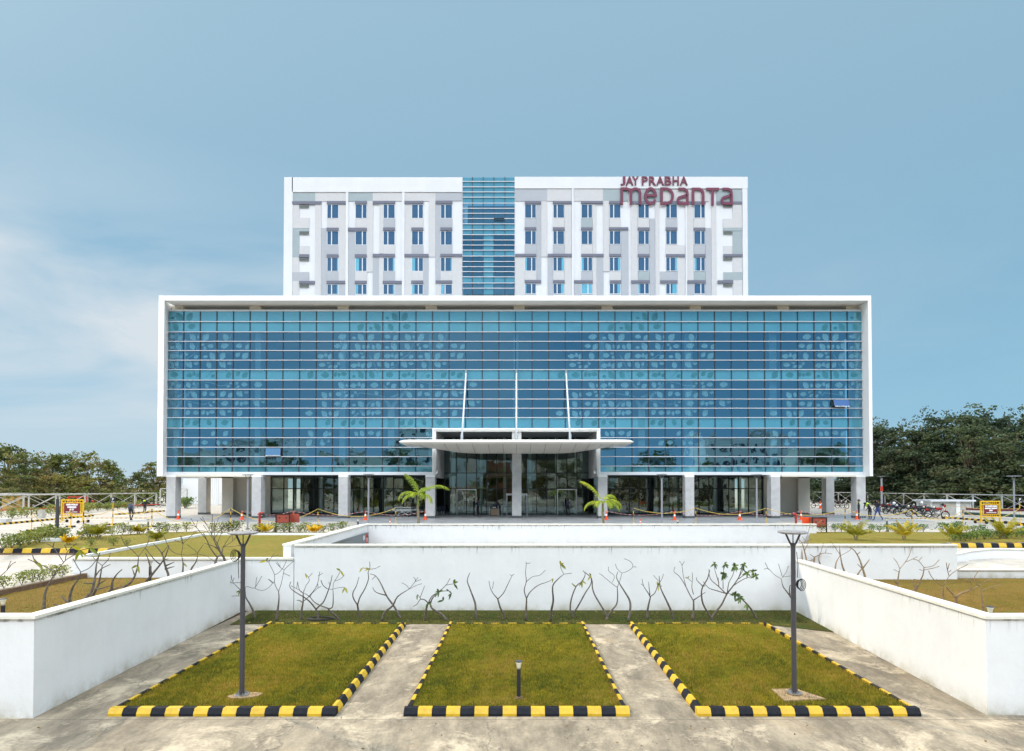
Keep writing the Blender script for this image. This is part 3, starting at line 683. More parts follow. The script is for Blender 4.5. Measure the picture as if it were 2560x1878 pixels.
m = MB(); m.box((xg0 - .2, YG + 14.3, zgb), (xg1 + .2, YG + 27, zg1 - .6)); m.box((xg0 - .1, YG + 3.1, zgb), (xg0 + .02, YG + 14.2, zg1 - .5)); m.box((xg1 - .02, YG + 3.1, zgb), (xg1 + .1, YG + 14.2, zg1 - .5)); bpart(m, 'rear_wall', M_BWH)
for k in range(9):
    for (u0, u1) in ((638, 652), (849, 864), (1072, 1081), (1284, 1296), (1498, 1511), (1711, 1731), (1923, 1941), (437, 447), (2138, 2146))[k:k + 1]:
        Yc = YG + .4; x0, x1 = XZ(u0, 900, Yc)[0], XZ(u1, 900, Yc)[0]
        for v0, v1 in ((830.8, 924.9), (951, 1044.5), (1071, 1180)):
            if v1 == 1180 and 1081 <= u0 < 1500: continue
            m = MB(); m.box((x0, Yc, XZ(0, v1, YG)[1] + .02), (x1, Yc + .9, XZ(0, v0, YG)[1] - .02)); bpart(m, 'interior_column', M_ICOL)
# curtain wall panes (one mesh; leaf prints are part of the glass)
ROWS = [778.9, 805, 830.8, 854.4, 877.4, 901.3, 924.9, 951, 974, 998.3, 1021.2, 1044.5, 1071, 1094.6, 1118.5, 1141.8, 1165.4, 1180.2]
SPN = {0, 1, 6, 11, 16}
UM = [421.0] + [458.7 + 41.5 * i for i in range(41)] + [2156.8]
cw = MB(); OPEN = None
for r_ in range(17):
    z1_, z0_ = XZ(0, ROWS[r_], YG)[1], XZ(0, ROWS[r_ + 1], YG)[1]
    for c_ in range(42):
        u0, u1 = UM[c_], UM[c_ + 1]
        if r_ >= 12 and u0 > 1070 and u1 < 1512: continue
        if r_ == 9 and c_ == 40: continue
        if r_ == 14 and c_ == 6: continue
        x0, x1 = XZ(u0, 900, YG)[0], XZ(u1, 900, YG)[0]
        if r_ >= 12 and u0 < 1081 < u1: x1 = xo0
        if r_ >= 12 and u0 < 1500.5 < u1: x0 = xo1
        a1, a2 = random.gauss(0, .0035), random.gauss(0, .0035)   # panes never sit perfectly in one plane
        cw.add([(x0, YG - a1, z0_), (x1, YG + a1, z0_), (x1, YG + a1 + a2, z1_), (x0, YG - a1 + a2, z1_)], [(0, 1, 2, 3)], M_SPN if r_ in SPN else M_VIS)
# leaf and branch prints
def row_of(v):
    for i in range(17):
        if ROWS[i] <= v < ROWS[i + 1]: return i
    return -1
LEAF = '''1040 145 110 120|1155 145 110 60|955 160 45 180|650 265 100 50|840 265 105 125|765 278 50 180|995 262 95 115|1180 258 95 10
435 378 105 190|570 392 55 180|650 378 105 125|770 378 110 60|955 375 80 175|1050 385 80 50|1190 380 100 130|1258 380 50 95|1345 380 110 55|1570 378 100 110
380 482 80 180|470 490 90 50|615 490 100 125|685 490 60 100|735 490 60 65|795 492 65 115|855 482 95 110|952 500 55 180|1030 485 105 120|1185 485 95 120|1310 460 55 60|1330 508 50 100|1395 485 75 180|1560 480 100 10|1720 482 85 180|1820 490 80 55
190 600 85 180|250 585 60 95|298 600 75 70|425 595 100 110|590 590 85 180|660 565 50 180|678 610 55 20|840 595 100 50|955 598 85 185|1015 590 60 90|1060 600 70 60|1118 575 55 120|1232 605 70 30|1335 605 60 180|1415 595 100 120|1535 595 100 60|1710 580 75 50|1795 592 100 45
205 700 85 180|280 675 50 180|300 718 55 20|395 680 50 120|365 718 60 30|570 708 85 185|630 695 60 90|678 708 75 60|752 698 85 60|860 690 70 120|950 698 90 115|1015 690 60 70|1150 695 105 310|1232 682 65 0|1375 698 92 110|1535 695 105 310|1615 682 60 0
75 810 105 60|240 815 100 180|360 808 60 70|402 815 50 270|460 805 75 0|570 830 50 180|650 812 100 125|775 812 95 120|985 812 95 0|1150 818 80 180|1205 800 55 90|1250 815 60 60|1425 825 60 30|1605 815 90 40|1710 800 70 50|1790 815 90 40
425 932 95 130|492 935 50 95|565 938 85 185|632 920 60 90|678 938 75 65|805 932 100 180|965 910 60 60|1032 940 80 30|1140 925 88 110|1205 912 50 65|1352 942 60 120|1628 905 50 40|1598 945 50 190|1700 905 50 50|1712 950 50 20|1785 925 80 0|1945 925 100 0
232 1045 95 130|302 1040 60 95|395 1035 80 180|470 1008 50 0|488 1050 55 30|588 1015 50 150|555 1055 50 30|830 1018 65 125|1210 1045 95 310|1330 1025 80 60|1415 1035 75 350|1540 1030 95 45|1625 1045 80 50|1730 1030 100 310|1805 1015 55 0
232 1145 92 115|380 1145 80 180|470 1150 85 50|570 1162 55 180|650 1145 98 130|790 1155 65 50|850 1145 90 110|1160 1162 70 310|1400 1165 50 330|1435 1120 50 50|1560 1140 95 10|1700 1135 70 60|1748 1148 55 270|1800 1135 70 0|1925 1140 100 310|2000 1122 55 0
55 1255 95 180|232 1260 95 130|302 1255 60 95|375 1255 95 60|568 1240 60 50|680 1265 60 310|740 1245 75 60|788 1258 60 270|850 1245 85 0|1138 1240 80 60|1230 1250 80 350|1312 1245 65 60|1360 1258 55 270|1415 1240 75 0|1535 1250 98 310|1612 1232 50 0|1730 1250 95 60
275 1358 90 60|460 1365 90 50|565 1358 75 60|660 1362 75 350|1130 1358 80 60|1225 1362 90 40|1375 1360 80 120|1560 1362 95 10
75 1485 95 130|250 1490 85 60|295 1490 60 90|600 1490 70 120|665 1485 80 120|765 1480 80 180|855 1490 80 60|1225 1595 80 40|1425 1485 70 60|1570 1485 85 50
60 1590 100 50|205 1570 50 60|285 1572 50 20|210 1605 70 180|1330 1590 80 0|1480 1590 75 120|1560 1595 70 180'''
leaves = [tuple(float(q) for q in s_.split()) for s_ in LEAF.replace('\n', '|').split('|')]
STEM = [([(1000, 1680), (1000, 1180)], 84), ([(985, 1180), (930, 1090)], 40), ([(1010, 1180), (1080, 1090), (1150, 1020), (1250, 920), (1285, 880)], 46), ([(920, 1065), (840, 1050), (760, 1035), (640, 1020), (600, 1065)], 18),
        ([(1000, 1070), (1060, 1050), (1100, 1010)], 26), ([(1100, 1110), (1200, 1130), (1300, 1155), (1370, 1145), (1400, 1110)], 18), ([(960, 975), (900, 930), (870, 880)], 30), ([(850, 830), (820, 720), (780, 640), (740, 570)], 22),
        ([(715, 1180), (770, 1110), (840, 1100)], 30), ([(575, 1295), (640, 1240), (690, 1215)], 26), ([(1085, 675), (1040, 725), (980, 742)], 24), ([(1105, 640), (1210, 575), (1260, 450)], 24), ([(1300, 890), (1400, 905), (1500, 940), (1560, 935), (1595, 905)], 18), ([(1615, 415), (1645, 335)], 14), ([(1410, 775), (1330, 850)], 22)]
yf = YG - .012
def fr_add(pts, v, yo=0):
    r_ = row_of(v)
    if r_ < 0: return
    u_ok = all(424 < p[0] < 2153 for p in pts)
    if not u_ok: return
    uc = sum(p[0] for p in pts) / len(pts)
    if r_ >= 12 and 1072 < uc < 1508: return
    P_ = [F(p[0], p[1], yf - yo) for p in pts]
    cw.add([(p.x, p.y, p.z) for p in P_], [tuple(range(len(P_)))], M_FRITD if r_ in SPN else M_FRIT)
def prints(cu):
    k = 1 / 4.59
    for (x, y, L, ang) in leaves:
        u, v = cu + (x - 1000) * k, 760 + y * k; L *= k; a = math.radians(ang); dx, dy = math.cos(a), -math.sin(a); nx, ny = -dy, dx
        def P(s, t): return (u + dx * (s - .5) * L + nx * t * L, v + dy * (s - .5) * L + ny * t * L)
        def hw(s): return .33 * max(0, math.sin(math.pi * max(0, min(1, s)) ** .82)) if s > 0 else 0
        nch = 6
        for side in (-1, 1):
            for i in range(nch):
                s0 = .02 + i / nch * .86; s1 = s0 + .088
                w0 = hw(s0 + .10) * side; w1 = hw(s1 + .10) * side
                q = [P(s0, .0), P(s1, 0), P(min(1, s1 + .11), w1), P(min(1, s0 + .11), w0)]
                if abs(w1) > .02 or abs(w0) > .02: fr_add(q, v)
    for pts, wd in STEM:
        for i in range(len(pts) - 1):
            a, c = Vector(pts[i]), Vector(pts[i + 1]); L = (c - a).length; d = (c - a).normalized(); n_ = Vector((-d.y, d.x))
            rows = max(1, int(wd / 13)); cnt = int(L / 15)
            for j in range(cnt):
                for q in range(rows):
                    p = a + d * (j * 15 + (q % 2) * 7) + n_ * ((q - (rows - 1) / 2) * 13)
                    uu, vv = cu + (p.x - 1000) * k, 760 + p.y * k
                    if row_of(vv - .7) != row_of(vv + 1): continue
                    fr_add([(uu - .95, vv - .75), (uu + .95, vv - .75), (uu + .95, vv + .75), (uu - .95, vv + .75)], vv)
for cu in (440.3, 977.9, 1604.0, 2139.3): prints(cu)
CW = bpart(cw, 'curtain_wall')
zmul0 = XZ(0, 1180.2, YG)[1]
for c_, u in enumerate(UM[1:-1]):
    x = XZ(u, 900, YG)[0]; m = MB()
    zb = zmul0 if not (1081 < u < 1500.5) else zo1
    m.box((x - .042, YG - .06, zb), (x + .042, YG + .12, zg1)); bpart(m, 'mullion', M_DKF, CW)
for r_ in range(1, 17):
    z = XZ(0, ROWS[r_], YG)[1]; m = MB()
    if r_ < 12: m.box((xg0, YG - .15, z - .034), (xg1, YG - .065, z + .034))
    else:
        m.box((xg0, YG - .15, z - .034), (xo0 - .003, YG - .065, z + .034)); m.box((xo1 + .003, YG - .15, z - .034), (xg1, YG - .065, z + .034))
    bpart(m, 'sun_fin', M_FIN, CW)
# two open sashes
def sash(c_, r_, open_):
    x0, x1 = XZ(UM[c_], 900, YG)[0] + .05, XZ(UM[c_ + 1], 900, YG)[0] - .05; z1_, z0_ = XZ(0, ROWS[r_], YG)[1] - .07, XZ(0, ROWS[r_ + 1], YG)[1] + .07
    H = z1_ - z0_; m = MB(); sn, cs = math.sin(open_), math.cos(open_)
    def q(x, s, t): return (x, YG - .23 - s * sn * H - t * cs, z1_ - s * cs * H + t * -sn)
    m.add([q(x0, 0, 0), q(x1, 0, 0), q(x1, 1, 0), q(x0, 1, 0)], [(0, 1, 2, 3)], M_SASH if open_ > .3 else M_SASH2)
    for (a0, a1, b0, b1) in ((x0, x1, .94, 1.0), (x0, x1, 0, .04), (x0, x0 + .04, 0, 1), (x1 - .04, x1, 0, 1)):
        m.add([q(a0, b0, .01), q(a1, b0, .01), q(a1, b1, .01), q(a0, b1, .01), q(a0, b0, -.03), q(a1, b0, -.03), q(a1, b1, -.03), q(a0, b1, -.03)],
              [(0, 1, 2, 3), (7, 6, 5, 4), (0, 4, 5, 1), (2, 6, 7, 3), (0, 3, 7, 4), (1, 5, 6, 2)], M_ALU if b0 > .9 else M_DKF)
    bpart(m, 'open_window', None, CW)['label'] = 'glass panel tilted open in the blue front'
sash(40, 9, R(22)); sash(6, 14, R(5))

# ground floor columns
def column(u0, u1, vb, Y, ztop_, seams=(1226, 1259), cream=True):
    x0, x1 = XZ(u0, 1250, Y)[0], XZ(u1, 1250, Y)[0]; m = MB(); dp = .98
    zs = [PZ + .22] + [XZ(0, s_, Y)[1] for s_ in sorted(seams, reverse=True)] + [ztop_]
    for i in range(len(zs) - 1): m.box((x0, Y, zs[i] + (.012 if i else 0)), (x1, Y + dp, zs[i + 1]))
    m.box((x0 + .015, Y + .015, PZ + .2), (x1 - .015, Y + dp - .015, ztop_ - .02))
    o = bpart(m, 'column', M_GRAN)
    m = MB(); m.box((x0 - .01, Y - .01, PZ), (x1 + .01, Y + dp + .01, PZ + .218)); bpart(m, 'skirting', M_GRAND, o)
    if cream: m = MB(); m.box((x0 - .012, Y - .008, ztop_ + .003), (x1 + .012, Y + dp, zgb + .01)); bpart(m, 'capital', M_BWH, o)
zc_ = XZ(0, 1193, 57)[1]
for k, (u0, u1) in enumerate(((415.5, 438.2), (629, 652), (846, 869), (1063.7, 1087), (1280.2, 1303.5), (1495.5, 1518.5), (1713.5, 1735.6), (1928, 1950.6), (2141.7, 2164.4))):
    if k == 4: column(u0, u1, 0, 57.6, XZ(0, 1078, 57.6)[1], (1259, 1226, 1192, 1160), False)
    else: column(u0, u1, 0, 57.0, zc_)
column(495, 515.4, 0, 64.9, XZ(0, 1193, 64.9)[1], (1226, 1255), False)
column(2065.8, 2085.8, 0, 64.9, XZ(0, 1193, 64.9)[1], (1226, 1255), False)
# ground floor walls and soffit beams
zs_ = zgb + .02
m = MB()
def wpan(u0, u1, Y0, Y1): q_ = MB(); q_.box((XZ(u0, 1250, Y0)[0], Y0, PZ + .003), (XZ(u1, 1250, Y0)[0], Y1, zs_)); bpart(q_, 'ground_floor_wall', M_CREAM)
wpan(554.5, 582.4, YE - .6, YE + .2); wpan(582.5, 630, YE, YE + .25); wpan(660, 675.5, YE - .3, YE + .25)
m.box((XZ(554.5, 1250, YE - .6)[0], YE + .2, PZ), (XZ(554.5, 1250, YE - .6)[0] + .25, 83, zs_)); bpart(m, 'ground_floor_wall', M_CREAM); m = MB()
wpan(1910, 1928, YE - .3, YE + .25); wpan(1951, 1995.9, YE, YE + .25); wpan(1996, 2025, YE - .6, YE + .2)
m.box((XZ(2025, 1250, YE - .6)[0] - .25, YE + .2, PZ), (XZ(2025, 1250, YE - .6)[0], 83, zs_))
bpart(m, 'ground_floor_wall', M_CREAM)
m = MB(); m.box((XZ(554, 1250, YE - .6)[0], YE - .615, PZ + .004), (XZ(630, 1250, YE)[0], YE - .6, PZ + .2)) ; m.box((XZ(1951, 1250, YE)[0], YE - .615, PZ + .004), (XZ(2025, 1250, YE - .6)[0], YE - .6, PZ + .2)); 
bpart(m, 'wall_skirting', M_GRAND)
m = MB()
for Y in (57.0, 64.9):
    for x_0, x_1 in ((xg0 - .2, XZ(625, 1200, Y)[0]), (XZ(1955, 1200, Y)[0], xg1 + .2)): m = MB(); m.box((x_0, Y, zgb - .18), (x_1, Y + .9, zgb - .003)); bpart(m, 'soffit_beam', M_CREAM)
# ground floor glazing left and right of the entrance
zt = XZ(0, 1221.8, YE)[1]
def glz(name, ulist, Y, ztop_, vrows):
    xs_ = [XZ(u, 1250, Y)[0] for u in ulist]; zz = [PZ + .08] + sorted(XZ(0, v, Y)[1] for v in vrows) + [ztop_]
    g = MB()
    for i in range(len(xs_) - 1):
        for j in range(len(zz) - 1):
            a1, a2 = random.gauss(0, .006), random.gauss(0, .006)
            g.add([(xs_[i], Y - a1, zz[j]), (xs_[i + 1], Y + a1, zz[j]), (xs_[i + 1], Y + a1 + a2, zz[j + 1]), (xs_[i], Y - a1 + a2, zz[j + 1])], [(0, 1, 2, 3)])
    o = bpart(g, name, M_ENT)
    f = MB()
    for x in xs_: f.box((x - .04, Y - .07, PZ + .02), (x + .04, Y + .07, ztop_))
    for z in zz: f.box((xs_[0] + .041, Y - .05, z - .04), (xs_[-1] - .041, Y + .05, z + .04))
    bpart(f, 'glazing_bars', M_BLKF, o); return o
L5 = lambda xs: [640 + x / 5.118 for x in xs]; R5 = lambda xs: [1480 + x / 5.118 for x in xs]
glz('shop_glazing', L5([185, 355, 480, 612, 740, 868, 995, 1122, 1248, 1380, 1505, 1632, 1760, 1888, 2017, 2145, 2260]), YE, zs_, (1221.8,))
glz('shop_glazing', R5([20, 140, 218, 345, 475, 600, 730, 860, 985, 1112, 1240, 1368, 1495, 1622, 1750, 1878, 2002, 2175, 2190]), YE, zs_, (1221.8,))
E5 = lambda xs: [1060 + x / 4.896 for x in xs]
zen = XZ(0, 1076, YE)[1]
glz('entrance_glazing', E5([250, 397, 521, 642, 766, 890, 1010, 1135, 1257, 1378, 1503, 1624, 1749, 1871, 2013]), YE - 1.0, zen, (1182.7, 1222, 1124))
m = MB(); xw0, xw1 = XZ(1111, 1200, YE - 1)[0], XZ(1471, 1200, YE - 1)[0]
m.prism([(xn0, YG + .6), (xn0 + .01, YG + .6), (xw0, YE - .95), (xw0 - .3, YE - .9), (xn0 - .3, YG + .6)], XZ(0, 1194, YG)[1], zn1 + .3)
bpart(m, 'entrance_side_wall', M_GRAN); m = MB()
m.prism([(xn1 + .3, YG + .6), (xw1 + .3, YE - .9), (xw1, YE - .95), (xn1 - .01, YG + .6), (xn1, YG + .6)], XZ(0, 1194, YG)[1], zn1 + .3)
bpart(m, 'entrance_side_wall', M_GRAN)
m = MB(); m.box((xn0 - .2, YG + .61, zn1 + .02), (xn1 + .2, YE - .9, zn1 + .25)); bpart(m, 'entrance_ceiling', M_INT)
# doors in the entrance
for u0, u1 in ((1141.5, 1191), (1393, 1441.5)):
    Y = YE - 1.12; x0, x1 = XZ(u0, 1250, Y)[0], XZ(u1, 1250, Y)[0]; zt_ = XZ(0, 1223, Y)[1]
    m = MB(); m.box((x0, Y - .05, PZ), (x0 + .07, Y + .05, zt_)); m.box((x1 - .07, Y - .05, PZ), (x1, Y + .05, zt_)); m.box((x0 + .07, Y - .049, zt_ - .08), (x1 - .07, Y + .05, zt_)); d = bpart(m, 'door_frame', M_STEEL)
    for xx in ((x0 + x1) / 2 - .3, (x0 + x1) / 2 + .3): m = MB(); m.tube([(xx, Y - .09, PZ + .5), (xx, Y - .09, PZ + 1.7)], .025, 6); bpart(m, 'door_handle', M_STEEL, d)
# lobby and ground floor interiors
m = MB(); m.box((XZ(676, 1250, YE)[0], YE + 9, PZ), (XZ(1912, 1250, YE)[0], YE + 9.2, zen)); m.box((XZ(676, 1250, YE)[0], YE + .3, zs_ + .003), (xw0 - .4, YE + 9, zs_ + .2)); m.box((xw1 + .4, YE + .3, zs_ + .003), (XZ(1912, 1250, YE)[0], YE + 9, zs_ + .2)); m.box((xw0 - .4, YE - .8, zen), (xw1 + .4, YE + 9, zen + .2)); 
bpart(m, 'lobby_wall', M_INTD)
for u in [1133, 1203, 1262, 1325, 1392, 1440, 735, 800, 905, 960, 1640, 1688, 1790, 1850]:
    x = XZ(u, 1250, YE + 1.6)[0]; m = MB(); m.box((x - .16, YE + 1.6, PZ), (x + .16, YE + 1.95, zs_ if not 1100 < u < 1480 else zen)); bpart(m, 'lobby_column', M_ICOL)
M_LIT = bpy.data.materials.new('ceiling_light'); M_LIT.use_nodes = True; em = M_LIT.node_tree.nodes['Principled BSDF']; em.inputs['Emission Color'].default_value = (1, .85, .6, 1); em.inputs['Emission Strength'].default_value = 3
for u0, u1, v in ((1146, 1174, 1186), (1410, 1436, 1186)):
    p, q = F(u0, v, YE + 3), F(u1, v, YE + 3); m = MB(); m.box((p.x, p.y, p.z), (q.x, p.y + .15, p.z + .07)); bpart(m, 'strip_light', M_LIT)

# canopy
cp = MB(); yc0, yc1 = 52.5, YG - .15; zct = XZ(0, 1098.5, yc0)[1]
XS = [-10.55, -10.2, -9.6, -8.7, -7.6, -6.5, -5.4, -4.0, -2.6, -1.3, -.1, 1.2, 2.5, 3.9, 5.2, 6.4, 7.5, 8.5, 9.3, 9.9, 10.35]
def belly(x):   # depth of the soffit below the top at the back
    t = abs(x + .1) / 10.5; return .98 if t < .46 else .98 - (t - .46) / .54 * .78
prof_n = 8
for i, x in enumerate(XS):
    t = abs(x + .1) / 10.45; e_ = min(1, max(0, (1 - t) / .05)); th = .40 * (.3 + .7 * math.sqrt(e_)) ; y0 = yc0 + (1 - e_) * .6 + .0 * t; y1 = yc1 - (0 if t < .5 else (t - .5) * 2.6)
    bl = belly(x); zt0 = zct - (1 - e_) * .1
    prof = [(y1, zt0), (y0 + .25, zt0), (y0 + .07, zt0 - th * .2), (y0, zt0 - th * .55), (y0 + .08, zt0 - th * .9), (y0 + .3, zt0 - th), (y0 + (y1 - y0) * .45, zt0 - th - (bl - th) * .55), (y1, zt0 - bl if bl > th else zt0 - th)]
    for y, z in prof: cp.v.append((x, y, z))
k = prof_n
for i in range(len(XS) - 1):
    for j in range(k):
        cp.f.append((i * k + j, (i + 1) * k + j, (i + 1) * k + (j + 1) % k, i * k + (j + 1) % k)); cp.mi.append(0)
cp.f += [tuple(range(k)), tuple(range((len(XS) - 1) * k, len(XS) * k))[::-1]]; cp.mi += [0, 0]
M_CAN = mat('canopy_panel', (.84, .79, .70), .4, var=.03, vscale=1)
CA = bpart(cp, 'canopy', M_CAN); smooth_by_angle(CA.data, 50)
m = MB()
for x in XS[2:-2]:
    t = abs(x + .1) / 10.45; y1 = yc1 - (0 if t < .5 else (t - .5) * 2.6); bl = belly(x); sk = .0
    m.tube([(x, yc0 + .0, zct - .22), (x, yc0 + .3, zct - .405), (x + sk, yc0 + (y1 - yc0) * .45, zct - .405 - (bl - .4) * .55), (x + sk, y1, zct - bl)], .012, 4)
bpart(m, 'panel_joints', M_DKF, CA)
for u0, v0, u1, v1 in ((1165.1, 934, 1153.9, 1092), (1291, 934, 1290.4, 1092), (1415.3, 934, 1425.5, 1092)):
    p = F(u0, v0, YG - .25); x = p.x; q = Vector((x, yc0 + .5, zct + .02))
    m = MB(); m.tube([p, q], .085, 10); r_ = bpart(m, 'tie_rod', M_ALU, smooth=True)
    m = MB(); m.box((x - .09, YG - .32, p.z - .25), (x + .09, YG - .05, p.z + .3)); m.tube([q + Vector((0, 0, .02)), q + Vector((0, .1, .5))], .13, 8); bpart(m, 'rod_bracket', M_STEEL, r_)

# ------------------------------------------------------------------ tower
def T1(x, y): return 680 + x / 3.632, 420 + y / 3.632
def T2(x, y): return 1260 + x / 3.519, 420 + y / 3.519
tw = MB(); tx0, tz1 = XZ(711.5, 444.6, YT); tx1, _ = XZ(1868.6, 444.6, YT); xa, _ = XZ(1156.6, 600, YT); xb, _ = XZ(1286.4, 600, YT); zbt = 21.0
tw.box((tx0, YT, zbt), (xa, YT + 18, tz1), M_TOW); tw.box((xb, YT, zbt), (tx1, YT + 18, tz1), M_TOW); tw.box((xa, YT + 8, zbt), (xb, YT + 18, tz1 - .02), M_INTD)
pi = [0]
CC = {'L': M_PL, 'M': M_PM, 'G': M_PG, 'D': M_PD}
def panel(Tf, x0, y0, x1, y1, c):
    u0, v0 = Tf(x0, y0); u1, v1 = Tf(x1, min(y1, 1200)); pi[0] += 1
    X0, Z1 = XZ(u0, v0, YT); X1, Z0 = XZ(u1, v1, YT)
    if y1 >= 1088: Z0 = zbt + .1
    pr = .07 + (pi[0] % 17) * .0021 + (.10 if c == 'D' else 0)
    tw.box((X0, YT - pr, Z0), (X1, YT - .0, Z1), CC[c])
PA = '''187 228 395 308 G|395 228 672 305 L|692 228 916 303 G|916 228 1183 303 L|1203 228 1485 303 L|1485 228 1728 300 M
187 308 449 334 D|502 306 672 332 D|757 306 863 332 D|918 305 1117 330 D|1204 305 1376 330 D|1487 305 1637 330 D
187 334 248 455 L|187 455 338 550 L|395 334 449 548 L|395 548 445 1128 L|502 462 606 548 L|606 334 672 1030 L|449 548 500 1128 M|502 702 606 788 M|187 550 338 578 G|187 578 248 815 G|250 710 338 788 L|250 788 338 815 D|187 815 246 948 L|187 948 336 1030 M|187 1030 246 1128 L|250 1030 390 1055 D
500 548 607 575 D|692 548 862 575 D|1012 546 1117 572 D|1268 546 1374 572 D|1530 546 1636 572 D|500 788 606 815 D
692 575 756 1128 M|757 462 863 546 L|864 303 916 945 L|757 702 863 788 M|755 788 862 815 D|757 942 863 1028 L|755 1028 860 1054 D|499 1028 668 1054 D|502 943 606 1028 M|606 1054 668 1128 M
978 330 1011 780 L|1012 460 1117 546 M|1012 702 1117 785 L|917 785 1117 812 D|917 812 974 1128 M|975 812 1011 1128 L|1012 942 1117 1028 M|1008 1028 1181 1054 D|1112 1054 1181 1128 M
1204 330 1269 785 L|1270 460 1374 546 L|1424 303 1484 808 L|1268 700 1374 785 M|1203 785 1421 812 D|1203 812 1269 1128 L|1375 812 1420 1128 M|1270 940 1374 1026 L|1266 1026 1374 1052 D
1486 330 1531 1025 M|1532 460 1637 546 M|1532 700 1637 785 M|1530 785 1727 810 D|1638 810 1727 1128 L|1530 938 1637 1024 L|1487 1025 1637 1050 D|1486 1050 1531 1128 L'''
PB = '''98 187 380 293 M|380 187 595 293 L|614 190 870 293 L|870 190 1090 293 G|1112 195 1390 297 G|1390 195 1590 297 L|1590 195 1800 297 L|1868 195 2090 299 G
183 297 326 320 D|430 297 594 320 D|678 297 868 318 D|925 297 1040 320 D|1130 297 1330 321 D|1440 297 1565 321 D|1606 299 1770 322 D|1868 300 2090 322 D
284 321 326 990 M|327 295 380 783 L|183 446 283 526 M|182 526 283 550 D|183 677 283 760 M|98 760 283 784 D|98 784 183 1088 L|185 910 283 990 L|184 990 326 1014 D
430 446 531 526 L|533 321 594 760 L|430 527 531 551 D|430 677 531 760 M|385 760 594 784 D|385 784 431 1088 M|533 784 597 1088 L|432 910 532 990 L|433 990 532 1015 D
679 446 777 526 G|779 319 812 760 L|678 527 777 550 D|680 677 778 758 L|680 760 875 784 D|816 784 875 1088 M|780 784 815 1088 L|680 912 779 990 M|616 992 779 1015 D|616 1015 679 1088 M
872 293 925 912 L|927 446 1026 526 L|925 527 1092 550 D|1029 550 1095 1088 M|927 677 1028 758 M|928 760 1028 784 D|930 912 1028 990 L|930 992 1028 1016 D
1115 322 1176 990 L|1178 446 1276 526 L|1279 448 1327 1088 M|1328 322 1366 1088 L|1176 528 1277 552 D|1178 680 1278 762 M|1177 762 1278 786 D|1180 912 1278 990 G|1117 992 1278 1016 D|1117 1016 1180 1088 M
1423 448 1523 526 M|1422 528 1523 553 D|1423 682 1588 762 L|1423 762 1590 786 D|1525 786 1590 1088 L|1373 914 1523 990 M|1374 992 1524 1016 D
1606 323 1668 990 L|1670 446 1768 527 L|1668 530 1768 553 D|1770 530 1821 1088 M|1822 322 1868 1088 L|1670 680 1768 762 M|1669 763 1769 786 D|1671 914 1769 990 G|1612 992 1769 1017 D|1612 1017 1671 1088 M
2010 324 2090 450 L|1925 450 2090 529 L|1926 530 2092 556 G|2010 557 2092 761 G|1928 688 2009 762 L|1928 762 2095 785 D|2013 786 2095 919 L|1930 920 2095 988 G|2013 989 2095 1088 L|1878 992 2012 1017 D'''
for Tf, S in ((T1, PA), (T2, PB)):
    for s_ in S.replace('\n', '|').split('|'):
        q = s_.split(); panel(Tf, *map(float, q[:4]), q[4])
# white framing border and fins stand slightly proud
for u0, v0, u1, v1 in ((711.5, 444.6, 731, 760), (731.001, 444.8, 1156.4, 481.5), (865.5, 481.7, 870.3, 760), (1005.9, 481.7, 1011.1, 760), (1286.6, 443.6, 1868.4, 472.5), (1429.3, 472.7, 1434.4, 760), (1713, 472.7, 1717.5, 760), (1855, 472.7, 1868.4, 760)):
    a = XZ(u0, v0, YT); c = XZ(u1, v1, YT); tw.box((a[0], YT - .16, max(zbt, c[1])), (c[0], YT - .001, a[1]), M_TOW)
bpart(tw, 'tower_wall')
def twin(u0, u1, um, v0, v1, curt):
    x0, z1 = XZ(u0, v0, YT); x1, z0 = XZ(u1, v1, YT); xm = XZ(um, v0, YT)[0]; yy = YT - .045
    m = MB(); t_ = .05
    m.box((x0, yy - .05, z0), (x0 + t_, yy + .04, z1)); m.box((x1 - t_, yy - .05, z0), (x1, yy + .04, z1)); m.box((x0 + t_, yy - .049, z1 - t_), (x1 - t_, yy + .04, z1)); m.box((x0 + t_, yy - .049, z0), (x1 - t_, yy + .04, z0 + t_)); m.box((xm - .06, yy - .048, z0 + t_), (xm + .06, yy + .04, z1 - t_))
    o = bpart(m, 'window', M_ALU)
    m = MB(); m.add([(x0 + t_, yy, z0 + t_), (x1 - t_, yy, z0 + t_), (x1 - t_, yy, z1 - t_), (x0 + t_, yy, z1 - t_)], [(0, 1, 2, 3)]); bpart(m, 'pane', M_WINO, o)
    if curt:
        a, c = (x0 + .06, x0 + .06 + abs(curt) * (x1 - x0)) if curt < 0 else (x1 - .06 - curt * (x1 - x0), x1 - .06)
        m = MB(); m.box((a, yy - .012, z0 + .06), (c, yy - .004, z1 - .06)); bpart(m, 'curtain', M_CURTB, o)
M_WINO = spandrel('window_pane_blue', (.02, .075, .15), (.18, .36, .58), .42, .004)
M_CURTB = spandrel('curtain_behind_glass', (.13, .46, .58), (.3, .6, .9), .3, .004)
rows1 = ((334, 461), (575, 702), (816, 941), (1058, 1150)); rows2 = ((322, 444), (555, 675), (788, 909), (1019, 1110))
cur = {(0, 2): .1, (0, 3): .12, (1, 2): -.28, (1, 3): -.2, (2, 2): .14, (2, 3): .14, (3, 2): -.25, (3, 3): -.2, (4, 2): .1, (4, 3): -.25, (5, 2): -.15, (6, 2): .2, (7, 2): -.18, (8, 2): .2, (9, 2): .0, (10, 2): .15, (11, 2): -.18, (7, 3): .9, (6, 3): .25, (8, 3): .25, (9, 3): -.15, (10, 3): .38, (5, 3): -.1}
wi = 0
